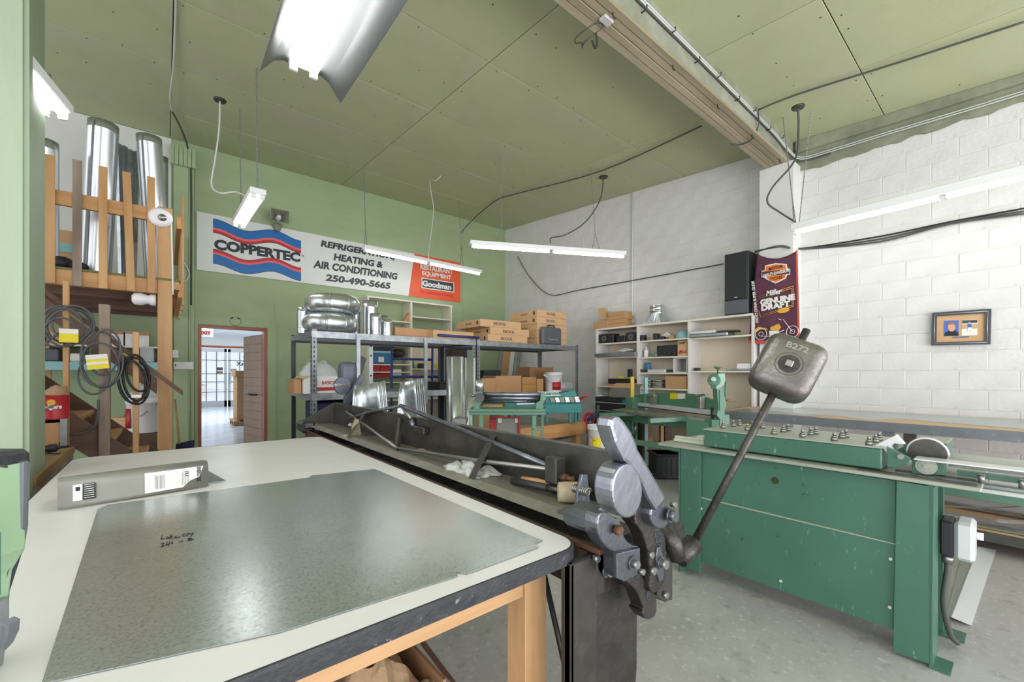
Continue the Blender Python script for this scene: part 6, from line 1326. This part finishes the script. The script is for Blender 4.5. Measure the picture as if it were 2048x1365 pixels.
g.build('pile_of_tools', 'dark_steel', None, label='jumble of small dark hand tools in front of the black receiver', cat='tools', kind='stuff')
t = thing('printed_carton', 'brown carton with red and black print at the right of the middle bay', 'box', (6.1, P(*r6(1110, 600), X=6.04).y, z)); A, B = P(*r6(1054, 495), X=6.03), P(*r6(1166, 495), X=6.03)
bx('box', 'cardboard_light', (6.03, 6.2, B.y, A.y, z, A.z), t, bev=.003)
MB().prism([(6.028, A.y-.04, z+.03), (6.028, A.y-.06, z+.03), (6.028, A.y-.09, z+.09), (6.028, A.y-.07, z+.09)], (.002, 0, 0)).build('stripe', 'red_paint', t); MB().prism([(6.028, A.y-.01, z+.03), (6.028, A.y-.03, z+.03), (6.028, A.y-.06, z+.09), (6.028, A.y-.04, z+.09)], (.002, 0, 0)).build('stripe', 'red_paint', t)
text('tool', 'red_paint', t, (6.028, B.y+.06, z+.06), .05, ax=(0, -1, 0), width=.09, offset=.002); text('UAP', 'ink', t, (6.028, (A.y+B.y)/2, A.z-.035), .05, ax=(0, -1, 0), width=.11, offset=.002)
z = zs_(1, 2); c = P(*r6(700, 825), X=6.12); MB().lathe([(.045, 0), (.048, .02), (.048, .10), (.04, .115), (.045, .13), (.045, .155), (.03, .16)], (c.x, c.y, z)).build('blue_jar', 'blue_plastic', None, label='dark blue plastic jar in the middle bay', cat='jar')
wb_('flat_sheets', 'flat stack of pale sheets in the middle bay', 'sheet metal', 'metal_white', 690, 840, 905, z, X=6.03); wb_('dark_scrap', 'small dark scraps left of the flat pale sheets', 'parts', 'dark_steel', 605, 838, 685, z, X=6.05, dep=.1, bev=.004); wb_('dark_scrap', 'small dark scraps right of the flat pale sheets', 'parts', 'dark_steel', 925, 842, 1000, z, X=6.05, dep=.1)
t = thing('open_box', 'open white metal box lying on its side in the middle bay', 'box', (6.1, P(*r6(1085, 860), X=6.05).y, z)); A, B = P(*r6(1003, 705), X=6.02), P(*r6(1165, 705), X=6.02)
for b in ((6.02, 6.25, B.y, A.y, z, z+.008), (6.02, 6.25, B.y, A.y, A.z-.008, A.z), (6.02, 6.25, A.y-.008, A.y, z, A.z), (6.02, 6.25, B.y, B.y+.008, z, A.z), (6.24, 6.25, B.y, A.y, z, A.z)): bx('side', 'panel_grey' if b[0] > 6.1 else 'shelf_white', b, t, bev=0)
z = zs_(1, 3)
for k, (x0, x1, lb) in enumerate(((685, 752, 'left stack of grey metal rings low in the middle bay'), (762, 898, 'right stack of grey metal rings low in the middle bay'))):
    A, B = P(*r6(x0, 1000), X=6.12), P(*r6(x1, 1000), X=6.12); r = (A.y-B.y)/2; t = thing('ring_stack', lb, 'rings', (6.12, (A.y+B.y)/2, z))
    for j in range(4): MB().lathe([(r*.9, 0), (r, .003), (r, .028), (r*.9, .031), (r*.85, .015)], (6.12+.004*(j % 2), (A.y+B.y)/2, z+.033*j), n=22).build('ring', 'galv_dull' if j % 2 else 'concrete', t)
wb_('carton', 'worn brown carton at the bottom right of the middle bay', 'box', 'cardboard', 905, 920, 1163, z, X=6.03)
z = zs_(2, 0); A, B = P(*r6(1195, 400), X=5.97), P(*r6(1735, 400), X=5.97)
it('metal_pan', 'long shallow grey pan on the top shelf of the right bay', 'pan', 'galv_dull', (5.95, 6.2, B.y+.08, A.y, z, z+.05), .01); it('folded_sheet', 'pale folded sheet lid lying on the long grey pan', 'sheet metal', 'metal_white', (5.95, 6.2, B.y+.25, A.y-.02, z+.052, z+.09), .004)
it('dark_tray', 'thin dark tray beside the pale lid in the right bay', 'tray', 'dark_steel', (5.97, 6.2, B.y, B.y+.23, z+.055, z+.075), .004)
z = zs_(2, 1); wb_('clamp', 'small black clamp at the left of the right bay lower shelf', 'clamp', 'black_plastic', 1247, 822, 1310, z, dep=.06, bev=.008)
wb_('white_tray', 'white plastic tray at the right end of the right bay', 'tray', 'white_plastic', 1765, 768, 1935, z+.016, X=6.02, dep=.2); wb_('flat_plate', 'flat dark sheets under the white tray in the right bay', 'sheet metal', 'rack_shelf', 1640, 830, 1930, z, X=5.99, dep=.2, bev=.002)
# on top of the bookcase
Zt = ZW+.0015
def tb_(name, label, m, x0, y0, x1, X=6.04, dep=.2, z=None, cat='box', bev=.004):
    A = P(*r6(x0, y0), X=X); B = P(*r6(x1, y0), X=X); return it(name, label, cat, m, (X, X+dep, B.y, A.y, Zt if z is None else z, A.z), bev)
o = tb_('carton', 'low brown carton at the left end of the bookcase top', 'cardboard', 38, 270, 212)
g = MB(); g.prism([P(*r6(92, 108), X=6.1), P(*r6(165, 95), X=6.1), P(*r6(212, 240), X=6.1), P(*r6(128, 240), X=6.1)], (.08, 0, 0), bev=.003); g.build('open_carton', 'cardboard_light', None, label='narrow open carton standing upright on the low carton', cat='box')
hgt_ = [Zt, Zt+.085, Zt+.17, Zt+.255]; A, B = P(*r6(216, 200), X=6.06), P(*r6(432, 200), X=6.06); zt3 = P(*r6(300, 145), X=6.06).z; st_ = (zt3-Zt)/4
for k in range(4): carton('%s small brown carton of the stack on the bookcase top' % ['lowest', 'second', 'third', 'topmost'][k], 6.05+.01*(k % 2), 6.27, B.y+.02*(k % 2), A.y+.008*(k % 3), Zt+st_*k, Zt+st_*(k+1), slot=False, m='cardboard')
t = thing('duct_transition', 'galvanized square to round duct transition on the bookcase top', 'duct', (6.15, P(*r6(760, 280), X=6.15).y, Zt)); A, B = P(*r6(640, 285), X=6.12), P(*r6(880, 285), X=6.12); yc = P(*r6(800, 150), X=6.15).y; zc1 = P(*r6(800, 175), X=6.15).z; zc2 = P(*r6(800, 68), X=6.15).z; rr_ = abs(P(*r6(722, 100), X=6.15).y-P(*r6(880, 100), X=6.15).y)/2
g = MB(); sq = []
for k in range(24):
    a = 2*PI*k/24+PI/24*0; c_, s_ = math.cos(a), math.sin(a); m_ = max(abs(c_), abs(s_)); sq.append((c_/m_, s_/m_, c_, s_))
lo_ = [g.b.verts.new((6.17+.12*q[0], (A.y+B.y)/2+(A.y-B.y)/2*q[1], Zt)) for q in sq]; up_ = [g.b.verts.new((6.17+rr_*q[2], yc+rr_*q[3], zc1)) for q in sq]
for k in range(24): g.b.faces.new((lo_[k], lo_[(k+1) % 24], up_[(k+1) % 24], up_[k]))
g.build('hopper', 'galv', t, solid=.002); hz = zc2-zc1; MB().lathe([(rr_, 0), (rr_, hz*.3), (rr_*1.05, hz*.33), (rr_, hz*.36), (rr_, hz*.7), (rr_*1.05, hz*.73), (rr_, hz*.76), (rr_, hz)], (6.17, yc, zc1), n=28, caps=False).build('collar', 'spiral', t)
t = thing('loudspeaker', 'tall black floor loudspeaker standing on the white bookcase beside the banner', 'speaker', (6.1, P(1478, 630, X=5.99).y, Zt)); A, B = P(1449, 512, X=5.98), P(1497, 512, X=5.98); ztp = A.z+.01
bx('cabinet', 'black_plastic', (5.98, 6.28, B.y, A.y, Zt, ztp), t, bev=.006); bx('grille', 'leather_black', (5.968, 5.98, B.y+.012, A.y-.012, Zt+(ztp-Zt)*.24, ztp-.02), t, bev=.008); bx('lower_front', 'grey_plastic', (5.972, 5.98, B.y+.008, A.y-.008, Zt+.01, Zt+(ztp-Zt)*.23), t, bev=.003)
bx('badge', 'metal_white', (5.965, 5.968, (A.y+B.y)/2-.02, (A.y+B.y)/2+.02, Zt+(ztp-Zt)*.27, Zt+(ztp-Zt)*.28), t, bev=0)
# ================================================================ BANNER
bn = thing('towel_banner', 'maroon motorcycle and beer towel banner hanging on the pilaster', 'banner', (6.03, P(1555, 690, X=6.03).y, 1.6)); c3 = lambda x, y: (1430+x/3.102, 480+y/3.102)
XBn = 6.03
def bp_(s, t_, o=0):
    tl, tr, bl, br_ = (262, 82), (512, 58), (208, 640), (528, 665); x = (tl[0]*(1-s)+tr[0]*s)*(1-t_)+(bl[0]*(1-s)+br_[0]*s)*t_; y = (tl[1]*(1-s)+tr[1]*s)*(1-t_)+(bl[1]*(1-s)+br_[1]*s)*t_+45*(math.sin(PI*s)**.7)*(1-t_)**2
    w = .018*math.sin(s*9+t_*2)*(.4+t_*.6)*(1 if s < .9 else .3); return P(*c3(x, y), X=XBn-.012+w*.5-o)
MB().grid(lambda s, t_: bp_(s, t_), 24, 24).build('cloth', 'banner', bn, solid=.003)
MB().grid(lambda s, t_: bp_(.955+.045*s, t_, .004), 2, 24).build('side_stripe', 'banner_red', bn); MB().grid(lambda s, t_: bp_(s, .965+.035*t_, .004), 24, 1).build('hem_stripe', 'banner_red', bn)
def bq(x, y, o=.0): q = P(*c3(x, y), X=XBn-.028-o); return q
def bpoly(name, m, pts, o=0): return MB().prism([bq(x, y, o) for x, y in pts], (.0012, 0, 0)).build(name, m, bn)
RT = Vector((0, -1, 0)); tilt = Vector((0, -1, .06)).normalized(); tup = Vector((0, .06, 1)).normalized()
def btx(s, m, x, y, w, h, sh=0, o=.004, ax=tilt, up=tup, off=.0015):
    k = abs(bq(x-w/2, y).y-bq(x+w/2, y).y); kh = bq(x, y-h/2).z-bq(x, y+h/2).z; text(s, m, bn, bq(x, y, o), .05, ax=ax, up=up, width=k, height=kh, shear=sh, offset=off, depth=.0006)
bpoly('shield', 'paper', [(310, 160), (375, 145), (445, 150), (450, 178), (466, 180), (466, 215), (448, 218), (440, 240), (375, 272), (318, 245), (305, 235), (288, 232), (290, 192), (308, 190)]); bpoly('shield_inner', 'orange', [(316, 166), (375, 152), (438, 156), (442, 185), (436, 235), (375, 264), (322, 240), (312, 200)], .0015); bpoly('shield_bar', 'banner', [(292, 197), (462, 184), (462, 211), (293, 228)], .003)
btx('MOTOR', 'ink', 378, 172, 88, 20); btx('HARLEY-DAVIDSON', 'paper', 377, 206, 160, 20, o=.006); btx('CYCLES', 'ink', 378, 238, 80, 18)
for (a, b) in (((272, 352), (484, 288)), ((484, 288), (486, 412)), ((486, 412), (282, 480)), ((282, 480), (272, 440)), ((280, 362), (476, 300)), ((476, 300), (478, 405)), ((478, 405), (290, 468))):
    MB().tube([bq(*a), bq(*b)], .0035, n=5).build('frame_line', 'gold', bn)
btx('Miller', 'paper', 365, 325, 100, 34, sh=.3); btx('GENUINE', 'paper', 385, 372, 215, 38, off=.003); btx('DRAFT', 'paper', 375, 410, 180, 38, off=.003)
g = MB(); g.prism([bq(425+38*math.cos(a), 438+16*math.sin(a)-6*math.cos(a), .001) for a in [k*PI/10 for k in range(20)]], (.001, 0, 0)); g.build('seal', 'gold', bn)
text('FXDCI DYNA SUPER GLIDE', 'paper', bn, bq(248, 385, .006), .05, ax=(0, .10, 1), up=(0, 1, -.1), width=.56, height=.035, shear=.15, offset=.0015, depth=.0006)
for (x, y, r) in ((285, 585, 36), (480, 570, 36)):
    g = MB(); c_ = bq(x, y, .002); kz = bq(x, y-1).z-bq(x, y).z; g.tube([c_+Vector((0, -r*kz*.9*math.cos(a), r*kz*math.sin(a))) for a in [k*PI/10 for k in range(20)]], .004, n=5, closed=True); g.tube([c_+Vector((0, -r*.35*kz*math.cos(a), r*.35*kz*math.sin(a))) for a in [k*PI/6 for k in range(12)]], .003, n=5, closed=True); g.build('wheel', 'paper', bn)
bpoly('tank', 'gold', [(340, 545), (395, 520), (410, 540), (400, 560), (345, 562)]); bpoly('fender', 'gold', [(242, 560), (270, 540), (320, 548), (325, 560), (280, 556), (248, 580)]); bpoly('seat', 'ink', [(290, 545), (340, 540), (345, 552), (300, 558)])
bpoly('engine', 'paper', [(335, 565), (395, 562), (402, 600), (340, 605)]); 
for (a, b) in (((480, 570), (420, 490)), ((410, 498), (390, 488)), ((285, 600), (440, 596)), ((330, 600), (430, 560))): MB().tube([bq(*a, .003), bq(*b, .003)], .004, n=5).build('fork', 'paper', bn)
# ================================================================ FRAMED PHOTOS
fp = thing('picture_frame', 'dark framed picture with two small photographs on the block wall', 'picture', (6.34, P(1920, 690, X=6.34).y, 1.68)); XF = 6.33
R4 = lambda x, y: P(1600+x/4.571, 480+y/4.571, X=XF)
def fpoly(name, m, pts, th, o=0, par=fp): return MB().prism([R4(x, y)-Vector((o, 0, 0)) for x, y in pts], (th, 0, 0)).build(name, m, par)
OUT = [(1210, 668), (1750, 630), (1742, 955), (1200, 967)]; IN = [(1252, 700), (1690, 672), (1686, 925), (1248, 938)]
for k in range(4): a, b, c_, d = OUT[k], OUT[(k+1) % 4], IN[(k+1) % 4], IN[k]; fpoly('frame_side', 'frame_black' if 'frame_black' in M else 'black_plastic', [a, b, c_, d], .03, .012)
mid_ = [((a[0]*.45+b[0]*.55), (a[1]*.45+b[1]*.55)) for a, b in zip(OUT, IN)]
for k in range(4): MB().tube([R4(*mid_[k])-Vector((.014, 0, 0)), R4(*mid_[(k+1) % 4])-Vector((.014, 0, 0))], .0035, n=6).build('bevel_line', 'alu', fp)
fpoly('mat_board', 'cardboard_light', IN, .003, -.002)
fpoly('photo', 'sign_blue_soft', [(1316, 742), (1450, 735), (1450, 880), (1314, 882)], .002, 0); fpoly('shirt', 'ink', [(1318, 880), (1325, 850), (1360, 832), (1415, 828), (1448, 850), (1450, 878)], .001, .001)
fpoly('face', 'skin', [(1352, 775), (1385, 762), (1420, 775), (1420, 815), (1400, 838), (1372, 838), (1352, 812)], .001, .002); fpoly('hair', 'cardboard_old', [(1346, 785), (1356, 762), (1388, 752), (1420, 764), (1422, 785), (1400, 774), (1362, 778)], .001, .003)
fpoly('photo', 'paper', [(1480, 735), (1620, 728), (1622, 872), (1478, 878)], .002, 0); fpoly('rink_boards', 'cardboard_light', [(1482, 775), (1620, 770), (1621, 812), (1480, 815)], .001, .001); fpoly('rink_roof', 'sign_grey', [(1482, 738), (1620, 731), (1620, 760), (1482, 765)], .001, .001)
fpoly('jersey', 'sign_blue', [(1530, 770), (1568, 768), (1572, 800), (1534, 802)], .001, .002); fpoly('trousers', 'paper', [(1536, 802), (1570, 800), (1576, 850), (1560, 850), (1552, 820), (1540, 852), (1532, 850)], .0012, .003); fpoly('head', 'skin', [(1540, 752), (1558, 752), (1560, 768), (1540, 768)], .001, .002)
text('JUSTIN ROSS', 'sign_blue', fp, R4(1475, 890)-Vector((.002, 0, 0)), .02, ax=(0, -1, 0), width=.12, height=.014, offset=.0012) if 0 else text('HOCKEY', 'blue_plastic', fp, R4(1475, 890)-Vector((.003, 0, 0)), .02, ax=(0, -1, 0), width=.12, height=.014, offset=.0012)
# ================================================================ GREEN FOOT SHEAR
A_s = Vector((5.22, 3.9, 0)); n_s = Vector((.943, -.334, 0)); c6 = lambda x, y: (1150+x/3.5925, 580+y/3.5925)
def PS(x, y, o=0):
    u, v = c6(x, y); o_ = Vector((0, 0, HC)); d = P(u, v, D=1)-o_; t_ = ((A_s+n_s*o)-o_).dot(n_s)/d.dot(n_s); return o_+d*t_
sh_ = thing('foot_shear', 'long green foot operated sheet metal shear with arched plates', 'machine', (4.95, 3.0, 0))
def sp_(name, m, pts, o=0, th=.03, bev=.004, par=sh_): return MB().prism([PS(x, y, o) for x, y in pts], n_s*th, bev=bev).build(name, m, par)
sp_('arched_back', 'shear_green', [(412, 765), (480, 750), (600, 739), (720, 737), (850, 750), (960, 780), (1020, 805), (1020, 870), (820, 850), (600, 825), (412, 805)], .35)
sp_('holddown_bar', 'metal_white', [(415, 808), (600, 826), (1005, 868), (1005, 905), (600, 852), (415, 832)], .30, .04); sp_('blade_lip', 'dark_steel', [(415, 832), (600, 852), (1005, 905), (1005, 912), (600, 858), (415, 838)], .29, .03, 0)
zb_ = .86; Zp = lambda x, y: P(*c6(x, y), Z=zb_)
MB().prism([Zp(262, 862), Zp(420, 842), Zp(1000, 900), Zp(990, 925), Zp(930, 948)], (0, 0, -.03)).build('bed', 'steel_bed', sh_)
sp_('front_apron', 'shear_green', [(250, 872), (400, 890), (600, 905), (940, 950), (935, 978), (860, 990), (720, 988), (560, 972), (420, 950), (330, 925)], 0.0)
sp_('side_plate', 'machine_top', [(800, 915), (935, 930), (935, 968), (800, 958)], -.03, .02); sp_('end_housing', 'shear_green', [(930, 925), (985, 935), (985, 985), (930, 978)], -.04, .1)
for x in (545, 880): sp_('holddown_clamp', 'steel_bed', [(x-15, 755), (x+15, 752), (x+22, 770), (x+20, 825+(x-545)*.09), (x-8, 822+(x-545)*.09), (x-5, 780)], .27, .07)
for x in (530, 905): sp_('clamp_knob', 'tool_green', [(x-30, 752), (x+28, 748), (x+30, 762), (x-25, 768)], .26, .05)
sp_('left_housing', 'tool_green', [(362, 775), (412, 772), (412, 870), (362, 868)], .2, .2); sp_('left_leg', 'shear_green', [(345, 868), (412, 868), (412, 1040), (345, 1010)], .1, .06)
g_ = PS(975, 985, 0); bx('right_leg', 'shear_green', (g_.x-.05, g_.x+.03, g_.y, g_.y+.25, 0, .86), sh_); g_ = PS(390, 900, .1); bx('left_foot', 'shear_green', (g_.x, g_.x+.06, g_.y-.1, g_.y+.15, 0, .8), sh_)
sp_('yellow_sticker', 'yellow', [(682, 743), (732, 743), (732, 786), (682, 784)], .345, .004, 0); sp_('white_sticker', 'paper', [(735, 745), (790, 747), (790, 782), (735, 784)], .345, .004, 0)
def arm(a, b, oa, ob, w, h, m='tool_green', name='support_arm', par=sh_):
    A, B = PS(*a, oa), PS(*b, ob); d = (B-A).normalized(); s = d.cross(Vector((0, 0, 1))).normalized()*w; u = Vector((0, 0, h)); g = MB(); g.prism([A-s, A+s, A+s-u, A-s-u], B-A); return g.build(name, m, par)
arm((440, 880), (178, 885), -.02, -.35, .03, .05); arm((790, 912), (534, 925), -.02, -.45, .03, .05); sp_('arm_bracket', 'tool_green', [(425, 868), (460, 872), (460, 925), (420, 915)], -.05, .05); sp_('arm_bracket', 'tool_green', [(770, 905), (808, 908), (808, 952), (765, 950)], -.05, .05)
arm((185, 1040), (765, 1128), -.5, -.35, .03, .055, name='foot_treadle'); arm((345, 980), (250, 1060), .0, -.5, .03, .06, name='treadle_link')
MB().tube([PS(425, 965, .1), PS(435, 1050, .1)], .012).build('return_spring', 'bolt_steel', sh_); MB().tube([PS(440, 965, .1), PS(425, 1060, .1)], .012).build('return_spring', 'bolt_steel', sh_)
for (x0, x1, y0, y1, m, D, lb) in ((497, 558, 968, 1090, 'bench_wood', 6.3, 'left wooden crate post under the green shear'), (618, 638, 980, 1095, 'fir', 6.2, 'narrow timber upright under the green shear'), (648, 700, 985, 1090, 'brown_wood', 6.4, 'dark wooden upright under the green shear')):
    a, b = c6(x0, y0), c6(x1, y1); q = list(bD(a[0], a[1], b[0], b[1], D, .1)); q[4] = 0; MB().box(*q, mtx=CM).build('timber_post', m, None, label=lb, cat='timber')
a, b = c6(466, 955), c6(488, 1150); q = list(bD(a[0], a[1], b[0], b[1], 5.95, .03)); q[4] = 0; q[5] = HC+(HV-c6(0, 625)[1])*6.1/FPX
t = thing('long_level', 'long yellow level standing upright behind the shear', 'level', W_(q[0], 6.0, 0)); MB().box(q[0]-.03, q[1]-.02, 6.3, 6.33, 0, HC+(HV-c6(0, 625)[1])*6.3/FPX, bev=.003, mtx=CM).build('body', 'yellow_dk', t)
q = bD(*c6(503, 632), *c6(524, 750), 6.2, .04); q = list(q); q[4] = 0; MB().box(*q, mtx=CM).build('blue_green_post', 'turquoise', None, label='pale blue green metal post beside the yellow level', cat='post')
t = thing('storage_bin', 'black ribbed plastic bin on the floor under the green shear', 'bin', PD(1336, 950, 5.5)); t.location.z = 0; ROOT[t.name] = Vector(t.location); D = 5.5
a, b = c6(590, 1185), c6(762, 1350); q = list(bD(a[0], a[1], b[0], b[1], D, .35)); q[4] = .0; MB().box(*q, bev=.02, mtx=CM).build('tub', 'dark_bin', t); MB().box(q[0]-.02, q[1]+.02, D-.02, D+.37, q[5]-.03, q[5]+.0, bev=.008, mtx=CM).build('rim', 'black_plastic', t)
for k in range(5): x = q[0]+.05+k*.22*(q[1]-q[0]); MB().box(x, x+.02, D-.008, D+.01, .05, q[5]-.05, mtx=CM).build('rib', 'black_plastic', t)
MB().box(q[0]+.3, q[1]-.02, D+.05, D+.3, q[5]-.02, q[5]+.06, bev=.03, mtx=CM).build('contents', 'navy', t)
for k, (x, y, r, lb) in enumerate(((560, 1215, 55, 'upper black hose loop on the floor beside the black bin'), (540, 1245, 70, 'lower black hose loop on the floor beside the black bin'))):
    c_ = PD(*c6(x, y), 5.7); MB().tube([(c_.x+.18*math.cos(a), c_.y+.22*math.sin(a), .03+.05*k) for a in [i*PI/9 for i in range(18)]], .014, n=6, closed=True).build('hose_loop', 'cable_black', None, label=lb, cat='hose')
# bars lying on the roll former bed
for k, (x0, x1, y0, y1, lb) in enumerate(((705, 925, 1085, 1108, 'lowest pale roller bar on the near end of the green machine bed'), (712, 925, 1060, 1082, 'middle pale roller bar on the near end of the green machine bed'), (870, 925, 1022, 1045, 'short upper pale bar on the near end of the green machine bed'))):
    X = 2.9+.05*k; a, b = P(*c6(x0, y0), X=X), P(*c6(x1, y0), X=X); it('roller_bar', lb, 'bar', 'pale_bar', (X, X+.04, b.y, a.y, .8915+.012*k if k else .8915, .915+.012*k), .006)
# ================================================================ FLANGING MACHINE
fm = thing('edging_machine', 'small green rotary edging machine with top handwheel beside the shear', 'machine', PD(1440, 800, 4.5)); fm.location.z = 0; ROOT[fm.name] = Vector(fm.location); D = 4.5
dpoly('pillar', 'tool_green', [(1018, 690), (1056, 690), (1090, 830), (1075, 870), (1078, 915), (1060, 935), (1040, 930), (1018, 900), (1030, 860)], D, .10, fm, f=c6)
dpoly('pillar_web', 'shear_green', [(1040, 720), (1056, 720), (1075, 820), (1060, 870), (1040, 870)], D-.012, .012, fm, 0, f=c6)
dpoly('head', 'machine_top_green', [(1030, 602), (1078, 602), (1080, 655), (1070, 685), (1050, 700), (1016, 715), (1014, 690), (1030, 680)], D-.02, .13, fm, f=c6)
c_ = PD(*c6(1000, 652), D-.06); ax = W_(-.55, -.8, .35).normalized(); MB().lathe([(.064, 0), (.064, .014), (.05, .018), (.02, .02)], c_, axis=ax, n=28).build('disc', 'shear_green', fm); MB().cyl(c_+ax*.018, c_+ax*.045, .024, n=18).build('disc_hub', 'metal_white', fm)
c_ = PD(*c6(1026, 600), D+.04); zt_2 = HC+(HV-c6(0, 560)[1])*D/FPX; MB().cyl(c_, (c_.x, c_.y, zt_2), .007).build('screw', 'dark_steel', fm); MB().lathe([(.012, -.02), (.03, 0), (.045, .004), (.045, .012), (.02, .014)], (c_.x, c_.y, zt_2), n=20).build('handwheel', 'tool_green', fm)
MB().tube([PD(*c6(1085, 655), D+.1), PD(*c6(1082, 740), D+.1), PD(*c6(1070, 820), D+.1)], .012).build('rear_rod', 'tool_green', fm)
MB().tube([PD(*c6(1090, 795), D+.05), PD(*c6(1132, 797), D+.05)], .012).build('wood_handle', 'cardboard_old', fm)
a, b = c6(998, 850), c6(1014, 985); q = list(bD(*a, *b, D+.1, .08)); q[4] = 0; MB().box(*q, mtx=CM).build('column', 'dark_steel', fm); q = list(bD(*c6(1040, 900), *c6(1110, 985), D+.15, .2)); q[4] = 0; MB().box(*q, mtx=CM).build('stand', 'tool_green', fm)
